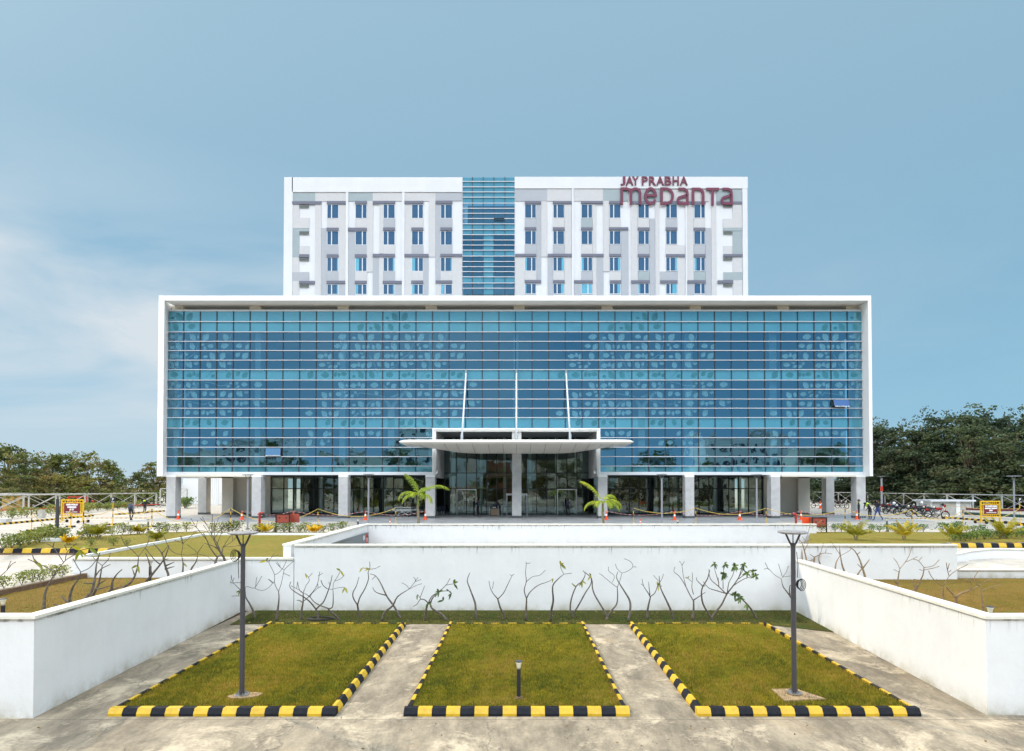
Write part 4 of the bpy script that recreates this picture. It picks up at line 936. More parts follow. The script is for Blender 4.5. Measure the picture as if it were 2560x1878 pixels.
for i, (a, c, mi) in enumerate(((502, 606, 543), (758, 862, 822), (1012, 1117, 1053), (1270, 1374, 1330), (1532, 1637, 1572))):
    for j, (y0, y1) in enumerate(rows1): twin(T1(a, 0)[0], T1(c, 0)[0], T1(mi, 0)[0], T1(0, y0)[1], T1(0, y1)[1], cur.get((i, j), 0))
for i, (a, c, mi) in enumerate(((183, 282, 243), (432, 530, 467), (679, 777, 738), (927, 1026, 964), (1178, 1276, 1237), (1423, 1523, 1460), (1670, 1768, 1730))):
    for j, (y0, y1) in enumerate(rows2): twin(T2(a, 0)[0], T2(c, 0)[0], T2(mi, 0)[0], T2(0, y0)[1], T2(0, y1)[1], cur.get((i + 5, j), 0))
for Tf, x0, x1, ys in ((T1, 254, 336, ((340, 364), (580, 606), (820, 845), (1062, 1086))), (T2, 1928, 2005, ((326, 348), (562, 584), (792, 814), (1024, 1046)))):
    for y0, y1 in ys:
        u0, v0 = Tf(x0, y0); u1, v1 = Tf(x1, y1); a = XZ(u0, v0, YT); c = XZ(u1, v1, YT); m = MB(); n_ = 5; h = (a[1] - c[1]) / n_
        for q in range(n_): m.box((a[0], YT - .15, c[1] + q * h), (c[0], YT - .02, c[1] + q * h + h * .6))
        m.box((a[0], YT - .05, c[1] + .003), (c[0], YT - .018, a[1])); bpart(m, 'louvre', M_LOUV)
# glazed stair strip in the tower
g = MB(); YS = YT - .05; vr = [T1(0, y)[1] for y in (88, 127, 176, 222, 270, 324, 371, 416, 463, 511, 563, 610, 658, 704, 750, 804, 853, 900, 945, 992, 1048, 1095, 1150)]
ur = [1156.6] + [T1(x, 0)[0] for x in (1820, 1918, 2015, 2115)] + [1286.5]
spn = {0, 1, 2, 3, 4, 9, 10, 14, 19}
for r_ in range(len(vr) - 1):
    for c_ in range(5):
        x0, x1 = XZ(ur[c_], 600, YS)[0], XZ(ur[c_ + 1], 600, YS)[0]; z1_, z0_ = XZ(0, vr[r_], YS)[1], XZ(0, vr[r_ + 1], YS)[1]; a1 = random.gauss(0, .006)
        g.add([(x0, YS - a1, z0_), (x1, YS + a1, z0_), (x1, YS + a1, z1_), (x0, YS - a1, z1_)], [(0, 1, 2, 3)], M_SPN if (r_ in spn or (r_ > 9 and c_ == 2)) else M_VIS)
SW = bpart(g, 'stair_glazing')
for u in ur[1:-1]:
    x = XZ(u, 600, YS)[0]; m = MB(); m.box((x - .05, YS - .06, zbt), (x + .05, YS + .1, tz1 + .05)); bpart(m, 'mullion', M_DKF, SW)
for v in vr[1:-1]:
    z = XZ(0, v, YS)[1]; m = MB(); m.box((XZ(ur[0], 600, YS)[0], YS - .15, z - .045), (XZ(ur[-1], 600, YS)[0], YS - .065, z + .045)); bpart(m, 'sun_fin', M_FIN, SW)
m = MB()
for a_, c_ in ((9, 11), (14, 15), (19, 20)): m.box((xa + .05, YT + .5, XZ(0, vr[c_], YT)[1]), (xb - .05, YT + 8, XZ(0, vr[a_], YT)[1]))
bpart(m, 'stair_slab', M_INT)
p_ = F(1262, 547, YS - .3); m = MB(); m.box((XZ(ur[3], 0, YS)[0] + .05, YS - .5, p_.z - .05), (XZ(ur[4], 0, YS)[0] - .05, YS - .23, p_.z + .05)); bpart(m, 'open_vent', M_DKF, SW)

# rooftop lettering
SG = empty('sign', (0, 0, 0)); SG.parent = B; SG['label'] = 'maroon raised lettering JAY PRABHA meDanTa across the tower top'
def stroke(mb, pts, wd, y0, y1, closed=False):
    P = [Vector(p) for p in pts]; n = len(P); Lf, Rt = [], []
    for i in range(n):
        if closed: d0 = (P[i] - P[i - 1]).normalized(); d1 = (P[(i + 1) % n] - P[i]).normalized()
        else:
            d0 = (P[i] - P[i - 1]).normalized() if i else (P[1] - P[0]).normalized(); d1 = (P[i + 1] - P[i]).normalized() if i < n - 1 else d0
        n0, n1 = Vector((-d0.y, d0.x)), Vector((-d1.y, d1.x)); nn = (n0 + n1).normalized(); k = wd / 2 / max(.5, nn.dot(n0))
        Lf.append(P[i] + nn * k); Rt.append(P[i] - nn * k)
    m = n if closed else n - 1
    for i in range(m):
        j = (i + 1) % n; q = [Lf[i], Lf[j], Rt[j], Rt[i]]
        mb.add([(a.x, y0, a.y) for a in q] + [(a.x, y1, a.y) for a in q], [(0, 1, 2, 3), (7, 6, 5, 4), (0, 4, 5, 1), (2, 6, 7, 3)] + ([(1, 5, 6, 2)] if i == m - 1 and not closed else []) + ([(3, 7, 4, 0)] if i == 0 and not closed else []))
YS2 = YT - .30
def S2(x, y): p = F(1530 + x / 6.824, 420 + y / 6.824, YS2); return (p.x, p.z)
def arc(cx, cy, rx, ry, a0, a1, n=12): return [(cx + rx * math.cos(R(a0 + (a1 - a0) * i / n)), cy - ry * math.sin(R(a0 + (a1 - a0) * i / n))) for i in range(n + 1)]
unit = S2(43, 0)[0] - S2(0, 0)[0]
def letter(name, strokes):
    m = MB()
    for k_, s_ in enumerate(strokes):
        cl = s_[0] == 'c'; pts = s_[1:] if cl else s_
        stroke(m, [S2(*p) for p in pts], unit, YS2 - .004 * k_, YS2 + .12 + .004 * k_, cl)
    for x_ in (0,): pass
    me = m.mesh('letter', M_SIGN); me.transform(Matrix.Translation(-B.location)); o = link('letter', me, SG)
letter('m', [[(167, 628), (167, 352), (235, 352)] + arc(235, 430, 88, 78, 90, 20, 7) + [(323, 440), (323, 628)], [(323, 440)] + arc(402, 432, 78, 80, 170, 0, 12) + [(480, 440), (480, 628)]])
letter('e', [arc(660, 478, 88, 128, -3, 333, 30), [(590, 467), (765, 467)]])
letter('D', [['c', (848, 605), (848, 352), (925, 352)][0:1] + [(848, 605), (848, 352), (925, 352)] + arc(925, 478, 112, 126, 85, -85, 14) + [(925, 605)]])
a_ = [[(1135, 356), (1215, 356)] + arc(1215, 428, 72, 72, 85, 5, 6) + [(1287, 440), (1287, 605), (1180, 605)] + arc(1182, 550, 58, 55, 265, 110, 9) + [(1195, 490), (1280, 462)]]
letter('a', a_)
letter('n', [[(1385, 630), (1385, 356), (1475, 356)] + arc(1475, 440, 82, 84, 85, 0, 8) + [(1557, 460), (1557, 630)]])
letter('T', [[(1610, 358), (1828, 358)], [(1718, 362), (1718, 632)]])
letter('a', [[(x + 754, y + 1) for x, y in s_] for s_ in a_])
def small(ch, x0, x1, y0=142, y1=292):
    me = text_mesh(ch, 1.0, .06, .020, 'LEFT'); vs = np.array([v.co[:] for v in me.vertices]); a = vs.min(0); c = vs.max(0)
    X0, Z1 = S2(x0, y0); X1, Z0 = S2(x1, y1)
    for v in me.vertices:
        X = X0 + (v.co.x - a[0]) / (c[0] - a[0]) * (X1 - X0); Z = Z0 + (v.co.y - a[1]) / (c[1] - a[1]) * (Z1 - Z0); Y = YS2 + .06 - v.co.z
        v.co = (X, Y, Z)
    me.materials.append(M_SIGN); me.transform(Matrix.Translation(-B.location)); link('letter', me, SG)
for ch, x0, x1 in (('J', 145, 230), ('A', 235, 366), ('Y', 345, 456), ('P', 510, 612), ('R', 633, 750), ('A', 758, 888), ('B', 900, 1015), ('H', 1034, 1142), ('A', 1160, 1292)): small(ch, x0, x1)
m = MB()
for x in (167, 323, 480, 660, 850, 1000, 1200, 1287, 1385, 1557, 1718, 1900, 2040): p = S2(x, 480); m.box((p[0] - .04, YS2 + .11, p[1] - .04), (p[0] + .04, YT, p[1] + .04))
me = m.mesh('letter_bracket', M_STEEL); me.transform(Matrix.Translation(-B.location)); link('letter_bracket', me, SG)
# security cameras by the entrance
for u, v in ((1093, 1181), (1486, 1181)):
    p = F(u, v, YG - .2); m = MB(); m.tube([p, p + Vector((0, -.45, -.06))], .09, 8); m.box((p.x - .03, p.y, p.z - .03), (p.x + .03, YG + .2, p.z + .25)); bpart(m, 'security_camera', M_WHT)

# ------------------------------------------------------------------ street furniture
def gp(u, v, z=PZ): return G(u, v, z)
# tall disc lamp posts
def lamp_post(label, p, h, r, pmt, disc_r=.34, head=True, coil=0, base=True, group='disc topped lamp posts'):
    o = empty('street_lamp', p, label, 'street lamp', group)
    m = MB(); hs = h - .25
    m.tube([(0, 0, .05), (0, 0, h * .66)], r, 12); m.tube([(0, 0, h * .66 + .001), (0, 0, hs - .02)], r * .9, 12); m.lathe([(r * 1.06, hs - .03), (r * 1.06, hs)], seg=12)
    m.build('pole', pmt, o, smooth=False)
    if base:
        m = MB(); m.lathe([(.16, .03), (.16, .055), (.07, .06)], seg=14)
        for k in range(4): a = math.pi / 2 * k + .6; m.tube([(.125 * math.cos(a), .125 * math.sin(a), .02), (.125 * math.cos(a), .125 * math.sin(a), .11)], .013, 6); m.add([(r * math.cos(a), r * math.sin(a), .06), (.13 * math.cos(a), .13 * math.sin(a), .06), (r * math.cos(a), r * math.sin(a), .20)], [(0, 1, 2), (2, 1, 0)])
        m.build('base_plate', M_STEEL, o)
    if head:
        m = MB()
        for s_ in (-1, 1): m.tube([(s_ * r * .6, 0, hs - .06), (s_ * .05 + s_ * r * .5, 0, hs + .02), (s_ * .17, 0, hs + .22)], .022, 6)
        m.tube([(0, 0, hs), (0, 0, hs + .22)], .012, 6); m.build('bracket', pmt, o)
        m = MB(); m.lathe([(.02, h - .03), (disc_r * .8, h - .03), (disc_r, h - .005), (disc_r, h + .015), (disc_r * .9, h + .03), (.02, h + .045)], seg=28); m.build('lamp_disc', M_LAMPG if coil else pmt, o, smooth=False)
    if coil:
        m = MB()
        for q in range(4):
            rr = .085 + .012 * q; cx = coil * (r + .05 + .01 * q); pts = [(cx + coil * .03 + rr * .75 * math.cos(t), -.03 * q + .02, hs - .62 + coil * -.35 + rr * math.sin(t) * 1.15) for t in [2 * math.pi * k / 20 for k in range(21)]]
            m.tube(pts, .008, 5)
        m.tube([(coil * r, -.05, hs - .2), (coil * (r + .03), -.05, hs - .5), (coil * (r + .02), -.04, hs - .8)], .008, 5)
        m.build('cable_coil', M_CABLE, o)
    return o
p = G(604.7, 1741.7, .12); lamp_post('dark grey lamp post with disc head and cable coil, on the left sunken lawn', p, 3.93 - .12, .056, M_POLE, coil=-1)
p = G(1985.6, 1736.3, .15); lamp_post('dark grey lamp post with disc head and cable coil, on the right sunken lawn', p, 3.94 - .15, .058, M_POLE, coil=1)
for u, Y, lab in ((619.7, 41.4, 'slim lamp post before the left end of the building, nearest the red hydrant pipe'), (921.4, 40.0, 'slim lamp post behind the ramp wall, left of the green palm'),
                  (1654.5, 40.0, 'slim pale lamp post right of the entrance, between two cones'), (1891.7, 41.0, 'slim lamp post before the right end of the ground floor glass')):
    x = (u - VPX) / FPX * Y; o = lamp_post(lab, (x, Y, PZ), 3.82, .062, M_POLEL, .37)
m = MB(); m.lathe([(.75, 0), (.75, .16), (.7, .2)], seg=20); q = G(142.4, 1353, PZ)
tag(m.build('lamp_plinth', M_BWH, loc=(q.x, q.y, PZ)), 'round white plinth under the headless dark post', 'plinth')
lamp_post('tall dark square-shouldered post without a lamp head, at far left', (q.x, q.y, PZ + .2), 2.36, .085, M_POLE, head=False, group='posts on the left lawn')
for u, v, h, lab in ((2204.8, 1268, 4.6, 'green grey lamp post with a red band beside the motorcycles'), (2535.7, 1301.5, 3.95, 'slim lamp post at the far right roadside'), (2568, 1290, 5.2, 'lamp post cut by the right edge of the picture')):
    p = gp(u, v); o = lamp_post(lab, p, h, .07 if u > 2500 else .14, M_POLEL, .55)
    if u < 2300: m = MB(); m.lathe([(.19, 2.4), (.19, 3.1)], seg=12); m.build('red_band', M_RED, o)
# bollard lights
def bollard(label, p, h=.88, proto=[None]):
    if proto[0] is None:
        o = empty('bollard_light', p, label, 'bollard light', 'short bollard lights')
        m = MB(); m.tube([(0, 0, .03), (0, 0, h * .79)], .046, 14); m.build('post', M_BLK, o)
        m = MB(); m.box((-.09, -.09, 0), (.09, .09, .03)); m.lathe([(.075, .031), (.075, .06), (.05, .065)], seg=14); m.build('base', M_SOIL, o)
        m = MB(); m.lathe([(.042, h * .79), (.048, h * .86), (.062, h * .93), (.085, h * .975)], seg=16); m.build('lens', M_LENS, o, smooth=True)
        m = MB(); m.lathe([(.088, h * .975), (.09, h * .99), (.02, h)], seg=16); m.build('cap', M_POLE, o)
        proto[0] = o; return o
    return copy_tree(proto[0], label, p)
bollard('black bollard light in the middle of the centre sunken lawn', G(1296.8, 1747.8, .12))
def on_z(u, v, z): return G(u, v, z)
bollard('black bollard light with cream lens at the far left edge, behind the wall', Vector(((12 - VPX) / FPX * 15, 15, 1.35)))
bollard('black bollard light among the bare plumerias before the low white wall', G(375, 1463, 1.35))
bollard('black bollard light between bare plumerias on the lower right lawn', Vector(((2116 - VPX) / FPX * 20.2, 20.2, 1.25)))
bollard('black bollard light at the right, just behind the corner of the wall', Vector(((2471 - VPX) / FPX * 14.5, 14.5, 1.25)))
bollard('black bollard light by the left hedge, near the backpack man', gp(370, 1332))
bollard('black bollard light by the right hedge, before the walking man', gp(2217.7, 1329))
bollard('bollard light peeking over the ramp wall, left of the slim lamp', Vector(((895.6 - VPX) / FPX * 42.0, 42.0, PZ - .15)))
bollard('bollard light peeking over the ramp wall, right of the pale lamp', Vector(((1694 - VPX) / FPX * 41.5, 41.5, PZ - .15)))
# traffic cones
def cone(label, p, s_=1.0, proto=[None]):
    if proto[0] is None:
        o = empty('traffic_cone', p, label, 'traffic cone', 'orange traffic cones')
        m = MB(); m.lathe([(.135, .04), (.115, .2), (.098, .36)], seg=16); m.lathe([(.068, .52), (.035, .78), (.03, .82)], seg=16); m.build('body', M_ORG, o, smooth=False)
        m = MB(); m.lathe([(.099, .355), (.069, .525)], seg=16); m.build('reflective_band', M_CONEW, o)
        m = MB(); m.box((-.22, -.22, 0), (.22, .22, .042)); m.build('base', M_ORG, o)
        proto[0] = o; return o
    return copy_tree(proto[0], label, p, scale=s_)
CN = [((445.6, 1298.5), 'traffic cone beside the left corner column'), ((604.6, 1299.4), 'traffic cone by the slim lamp post at the left end of the building'), ((733.4, 1299.5), 'traffic cone right behind the red board on the left'),
      ((913.5, 1300.3), 'traffic cone just left of a slim lamp post, behind the ramp wall'), ((1063.4, 1299.5), 'traffic cone beside the potted plant left of the entrance'), ((1515.6, 1299.4), 'traffic cone behind the right green palm'),
      ((1686.5, 1300.5), 'traffic cone left of the ground floor column right of the entrance'), ((1849.3, 1300.5), 'traffic cone at the end of the red white chain, before the right glazing'), ((2002.7, 1299.7), 'traffic cone left of the red board on the right'), ((2142.4, 1299), 'traffic cone at the feet of the standing guard')]
CP = []
for (u, v), lab in CN: p = gp(u, v); CP.append(p); cone(lab, p)
cone('distant traffic cone between the two right end columns', gp(2051, 1271.8), 1.25)
cone('small orange cone peeking over the ramp wall, left of the palm', gp(975, 1313), .62); cone('small orange cone peeking over the ramp wall, right of the entrance', gp(1601, 1313), .62)
def catenary(a, c, sag, n=24):
    a, c = Vector(a), Vector(c); return [a.lerp(c, i / n) - Vector((0, 0, sag * 4 * (i / n) * (1 - i / n))) for i in range(n + 1)]
def chain(label, a, c, sag):
    pts = catenary(a, c, sag, 60); m = MB(); o0 = pts[0]
    for i in range(60): q, r_ = pts[i] - o0, pts[i + 1] - o0; m.tube([q, q.lerp(r_, .9)], .016, 5, M_CHR2 if (i // 2) % 2 else M_CHW)
    tag(m.build('plastic_chain', loc=o0), label, 'chain', 'red and white chains between the cones')
T = Vector((0, 0, .8))
for i, j, lab in ((1, 2, 'red white chain sagging between the left cones, behind the red pipe'), (2, 3, 'red white chain between the cones left of the slim lamp'), (3, 4, 'red white chain sagging below the white stretchers'), (5, 6, 'red white chain right of the entrance palm'),
                  (6, 7, 'red white chain across the foot of a column, right half'), (7, 8, 'red white chain crossing the cream wall at right'), (8, 9, 'red white chain from the red board to the standing guard')):
    chain(lab, CP[i] + T, CP[j] + T, .38)
# barrier posts and ropes
def post(label, p, sign=False, h=1.36, proto=[None]):
    if proto[0] is None:
        o = empty('barrier_post', p, label, 'barrier post', 'yellow and black barrier posts')
        m = MB(); n = 5
        for i in range(n): m.tube([(0, 0, .12 + (h - .12) * i / n), (0, 0, .12 + (h - .12) * (i + 1) / n)], .032 + .0004 * (i % 2), 8, M_YELP if i in (0, 1, 3) else M_BLK)
        m.build('pole', None, o)
        m = MB(); m.prism([(-.27, -.13), (-.1, -.13), (-.1, .13), (-.27, .13)], 0, .13, M_BLK); m.prism([(-.099, -.131), (.1, -.131), (.1, .131), (-.099, .131)], 0, .131, M_YELP); m.prism([(.101, -.13), (.27, -.13), (.27, .13), (.101, .13)], 0, .13, M_BLK); m.build('base_block', None, o)
        proto[0] = o; return o
    o = copy_tree(proto[0], label, p)
    if sign:
        m = MB(); m.tube([(0, 0, h), (0, 0, 1.75)], .03, 8, M_YELP); m.box((-.2, -.03, 1.75), (.2, .0, 2.15), M_BLK); add_mesh(m, text_mesh('P', .3, .003), Matrix.Translation((0, -.035, 2.0)) @ Matrix.Rotation(R(90), 4, 'X'), M_WHT); m.box((-.12, -.035, 1.8), (.12, -.031, 1.83), M_WHT)
        m.build('parking_sign', None, o)
    return o
BP = [((78.7, 1328.7), 'barrier post at far left, left of the yellow sign trolley', 0), ((177, 1318.5), 'barrier post right in front of the yellow sign trolley', 0), ((208.6, 1334.5), 'barrier post right of the yellow sign trolley', 0), ((282, 1313), 'barrier post carrying a black P sign, near the backpack man', 1),
      ((379.6, 1318), 'barrier post right of the backpack man', 0), ((576.7, 1315), 'barrier post before the cream wall, left end of the building', 0), ((794.7, 1317), 'barrier post in the middle of the left glazing', 0), ((989.2, 1313), 'barrier post below the white stretchers', 0),
      ((1583.6, 1313), 'barrier post right of the entrance, beside the small cone', 0), ((1739.5, 1313), 'barrier post at the column right of the pale lamp', 0), ((1915.3, 1314), 'barrier post before the right end of the glazing', 0), ((2113, 1318.6), 'barrier post right of the red board, beside the golden palm', 0),
      ((2280, 1319), 'barrier post before the motorcycles', 0), ((2407.8, 1322.2), 'barrier post before the small white booth', 0), ((2363.8, 1297.5), 'far barrier post at the left corner of the booth', 0), ((2550, 1314.3), 'barrier post carrying a black P sign at far right', 1)]
PP = []
for (u, v), lab, sg in BP:
    p = gp(u, v); PP.append(p)
    if sg and False: pass
    post(lab, p, bool(sg))
T = Vector((0, 0, 1.34))
def rope(label, a, c, sag): 
    pts = catenary(a, c, sag); m = MB(); m.tube([q - pts[0] for q in pts], .022, 6); tag(m.build('rope', M_ROPE, loc=pts[0], smooth=True), label, 'rope', 'yellow ropes between the barrier posts')
for i, j, sg, lab in ((0, 1, 1.1, 'yellow rope drooping to the road at far left'), (2, 3, .3, 'yellow rope right of the yellow sign trolley'), (3, 4, .45, 'yellow rope crossing behind the backpack man'), (4, 5, 1.1, 'yellow rope sagging past the corner column on the left'), (5, 6, 1.0, 'yellow rope sagging behind the left red board'),
                      (6, 7, .62, 'yellow rope before the left glazing, ending at the stretchers'), (8, 9, .42, 'yellow rope right of the entrance palm'), (9, 10, .5, 'yellow rope crossing the slim right lamp post'), (10, 11, .5, 'yellow rope before the cream wall at right'), (11, 12, .5, 'yellow rope crossing the walking man'),
                      (12, 13, .75, 'yellow rope in front of the motorcycles'), (13, 15, .7, 'yellow rope crossing the right sign trolley'), (14, 15, .2, 'far yellow rope above the booth corner')):
    rope(lab, PP[i] + T, PP[j] + T, sg)
# sign trolleys
def trolley(label, p, lines, arrow, rz=0, w_=1.95, h=1.95):
    o = empty('sign_trolley', p, label, 'sign trolley', rz=rz)
    m = MB(); hw = w_ / 2
    for x in (-hw, hw): m.box((x - .05, -.04, .12), (x + .05, .04, h))
    m.box((-hw + .051, -.039, h - .1), (hw - .051, .04, h)); m.box((-hw + .051, -.039, h - .32), (hw - .051, .04, h - .25)); m.box((-hw + .051, -.039, .72), (hw - .051, .04, .78)); m.box((-hw + .051, -.039, .52), (hw - .051, .04, .6))
    for x in (-hw + .2, hw - .2): m.box((x - .03, -.038, .781), (x + .03, .038, h - .321))
    for k in range(7): x = -hw + .3 + k * (w_ - .6) / 6; m.box((x - .02, -.02, .601), (x + .02, .02, .719)); m.box((x - .02, -.02, h - .249), (x + .02, .02, h - .101))
    for x in (-hw, hw): m.box((x - .03, -.55, .1), (x + .03, .55, .16))
    m.build('frame', M_YELP, o)
    for x in (-hw, hw):
        for y in (-.5, .5): m = MB(); m.tube([(x - .05, y, .12), (x + .05, y, .12)], .12, 14); m.build('wheel', M_TYRE, o)
    m = MB(); pw = hw - .26; m.box((-pw, -.07, .8), (pw, -.045, h - .34)); pn = m.build('sign_panel', M_MAR, o)
    m = MB(); hh = h - .34 - .8; n = len(lines) + 1
    for k, (t_, sz) in enumerate(lines):
        z = .8 + hh * (1 - (k + .55) / n); me = text_mesh(t_, sz, .004, .012); vs_ = np.array([v.co[:] for v in me.vertices]); wd = vs_[:, 0].max() - vs_[:, 0].min(); sc_ = min(1, (2 * pw - .1) / wd)
        add_mesh(m, me, Matrix.Translation((0, -.074, z)) @ Matrix.Rotation(R(90), 4, 'X') @ Matrix.Diagonal((sc_, 1, 1, 1)), M_WHT)
    z = .8 + hh * .5 / n; m.box((-pw * .7, -.078, z - .02), (pw * .7, -.072, z + .02), M_WHT); s_ = arrow
    m.add([(s_ * pw * .85, -.078, z), (s_ * pw * .55, -.078, z + .075), (s_ * pw * .55, -.078, z - .075)], [(0, 1, 2), (2, 1, 0)], M_WHT)
    m.build('lettering', None, pn); return o
p = gp(181, 1307); trolley('yellow wheeled frame with maroon MAIN PORCH PARKING EXIT sign', p, [('MAIN PORCH', .17), ('PARKING', .19), ('EXIT', .19)], -1, rz=R(-6))
p = gp(2476, 1309); trolley('yellow wheeled frame with maroon TWO WHEELER PARKING sign at right', p, [('TWO WHEELER PARKING', .14), ('BASEMENT PARKING', .14), ('EXIT', .15)], 1, rz=R(8), w_=1.75, h=1.85)
# fire hose cabinets on legs
def hosebox(label, u0, u1, v0, v1, Y, side):
    x0, z1 = XZ(u0, v0, Y); x1, z0 = XZ(u1, v1, Y); o = empty('hose_cabinet', ((x0 + x1) / 2, Y, PZ), label, 'hose cabinet', 'red fire hose cabinets on black legs'); w_ = (x1 - x0) / 2; z0 -= PZ; z1 -= PZ
    m = MB(); m.box((-w_ + .04, .01, z0 + .03), (w_ - .04, .5, z1 - .02)); m.build('cabinet', M_REDB, o)
    m = MB(); m.box((w_ - .04, .45, z0 + .03), (w_ + .42, .5, z1 - .02)) if side > 0 else m.box((-w_ - .42, .45, z0 + .03), (-w_ + .04, .5, z1 - .02)); m.build('open_door', M_REDB if side > 0 else M_ORG, o)
    m = MB(); m.box((-w_, -.03, z1 - .04), (w_, .05, z1)); m.box((-w_ + .061, -.029, z0 - .01), (w_ - .061, .05, z0 + .03)); m.build('rail', M_BLK, o)
    for x in (-w_, w_ - .06): m = MB(); m.box((x, -.032, 0), (x + .06, .05, z1 - .04)); m.build('leg', M_BLK, o)
    for x in (-w_ * .45, w_ * .45): m = MB(); m.box((x - .03, -.005, (z0 + z1) / 2), (x + .03, .009, (z0 + z1) / 2 + .1)); m.build('latch', M_BLK, o)
hosebox('brick red cabinet on black legs behind the upper left lawn', 689, 725, 1284.6, 1308.5, 38.6, 1)
hosebox('brick red cabinet on black legs at the right end of the ramp wall', 2030, 2067.5, 1293.4, 1318.3, 38.9, -1)
def hydrant(label, u, v, h, hook=-1):
    p = gp(u, v); o = empty('hydrant', p, label, 'hydrant', 'red hydrant pipes')
    m = MB(); m.tube([(0, 0, 0), (0, 0, h * .86), (hook * -.02, 0, h * .95), (hook * .1, 0, h), (hook * .26, 0, h * .95), (hook * .3, 0, h * .88)], .075, 10); m.build('pipe', M_RED, o, smooth=True)
    m = MB(); m.tube([(hook * .22, -.02, h * .95), (hook * .36, -.02, h * .86)], .1, 10); m.build('outlet', M_BLK, o)
    m = MB(); m.tube([(-.14, 0, h * .9), (.14, 0, h * .9)], .03, 8); m.build('valve', M_MAR, o)
hydrant('dark red hydrant pipe beside the yellow palm on the left', 648.8, 1330, 1.28, 1)
hydrant('red hydrant pipe peeking over the right end of the ramp wall', 1990, 1322, 1.05, -1)
hydrant('red hydrant pipe behind the left steel fence', 233, 1274, 1.2, -1)

# ------------------------------------------------------------------ objects at the entrance
def stretcher(label, x, Y):
    o = empty('stretcher', (x, Y, PZ), label, 'stretcher', 'white hospital stretchers')
    m = MB(); m.box((-.95, -.3, .62), (.95, .3, .72)); m.build('mattress', M_STAMP, o)
    m = MB()
    for s_ in (-1, 1): m.tube([(-.9, s_ * .28, .55), (.9, s_ * .28, .55)], .02, 6); m.tube([(-.6, s_ * .25, .14), (.15, s_ * .25, .55)], .025, 6); m.tube([(.6, s_ * .25, .14), (-.15, s_ * .25, .55)], .025, 6); m.tube([(-.8, s_ * .32, .9), (.8, s_ * .32, .9)], .015, 6); m.tube([(-.8, s_ * .32, .6), (-.8, s_ * .32, .9)], .015, 6); m.tube([(.8, s_ * .32, .6), (.8, s_ * .32, .9)], .015, 6)
    m.tube([(-.7, -.25, .14), (-.7, .25, .14)], .03, 6); m.tube([(.7, -.25, .14), (.7, .25, .14)], .03, 6); m.build('frame', M_STAMP, o)
    for a in (-.7, .7):
        for c in (-.25, .25): m = MB(); m.tube([(a, c - .02, .07), (a, c + .02, .07)], .07, 10); m.build('wheel', M_TYRE, o)
    return o
st = stretcher('nearer white wheeled stretcher parked left of the entrance', XZ(1006, 1280, 60.5)[0], 60.5)
copy_tree(st, 'farther white wheeled stretcher parked left of the entrance', (XZ(1024, 1280, 61.8)[0], 61.8, PZ))
def chair(label, x, Y, rz):
    o = empty('wheelchair', (x, Y, PZ), label, 'wheelchair', 'dark wheelchairs left of the entrance', rz)
    m = MB(); m.box((-.22, -.22, .46), (.22, .22, .5)); m.build('seat', M_NAVY, o); m = MB(); m.box((-.22, .2, .5), (.22, .24, .95)); m.build('backrest', M_NAVY, o)
    for s_ in (-1, 1):
        m = MB(); m.tube([(s_ * .27 + .6 * math.cos(t) * 0, .1 + .29 * math.cos(t), .3 + .29 * math.sin(t)) for t in [2 * math.pi * k / 16 for k in range(17)]], .018, 5, cap=False); m.build('wheel', M_TYRE, o)
        m = MB(); m.tube([(s_ * .22, -.25, .46), (s_ * .22, -.35, .12), (s_ * .22, -.5, .1)], .015, 5); m.build('footrest', M_CHR, o)
        m = MB(); m.tube([(s_ * .24, -.2, .7), (s_ * .24, .22, .7), (s_ * .24, .3, .92)], .015, 5); m.build('armrest', M_BLK, o)
    return o
wc = chair('dark wheelchair beside the entrance, nearest the column', XZ(1098, 1280, 62.3)[0], 62.3, .3)
copy_tree(wc, 'dark wheelchair beside the entrance, farther from the column', (XZ(1107, 1280, 62.9)[0], 62.9, PZ), -.2)
Yd = 61.5; x0, x1 = XZ(1227.5, 1280, Yd)[0], XZ(1248.5, 1280, Yd)[0]
o = empty('reception_desk', ((x0 + x1) / 2, Yd, PZ), 'small pale wooden desk at the entrance, left of the central column', 'desk'); hw = (x1 - x0) / 2
m = MB(); m.box((-hw, 0, .08), (hw, .04, .78)); m.build('front_panel', M_WOOD, o); m = MB(); m.box((-hw - .05, -.05, .78), (hw + .05, .55, .83)); m.build('top', M_BLK, o)
for s_ in (-1, 1): m = MB(); m.box((s_ * hw - .02, .02, 0), (s_ * hw + .02, .5, .779)); m.build('side_panel', M_BLK, o)
m = MB(); m.box((-.16, .12, 0), (.16, .2, .12)); m.box((-.02, .12, -.0), (.02, .2, .02)); tag(m.build('clipboard_stack', M_WHT, loc=((x0 + x1) / 2 - .1, Yd, PZ + .832)), 'white papers lying on the small wooden desk', 'papers')
for k, (u, lab) in enumerate(((1223.5, 'steel queue post left of the wooden desk'), (1245.5, 'steel queue post at the right front of the wooden desk'), (1255, 'steel queue post right of the wooden desk'), (1318.5, 'steel queue post right of the central column'))):
    Y = 60.8 + .5 * (k % 2); x = XZ(u, 1280, Y)[0]; m = MB(); m.lathe([(.17, 0), (.17, .025), (.03, .05), (.028, .98), (.04, 1.0), (.03, 1.03)], seg=14); tag(m.build('queue_post', M_STEEL, loc=(x, Y, PZ)), lab, 'queue post', 'steel queue posts')
m = MB(); xa_, xb_ = XZ(1223.5, 0, 61)[0], XZ(1318.5, 0, 61)[0]; m.box((0, 0, .93), (XZ(1276, 0, 61)[0] - xa_, .01, .98)); tag(m.build('queue_belt', M_BLK, loc=(xa_, 61.3, PZ)), 'black queue belt stretched past the wooden desk', 'belt')
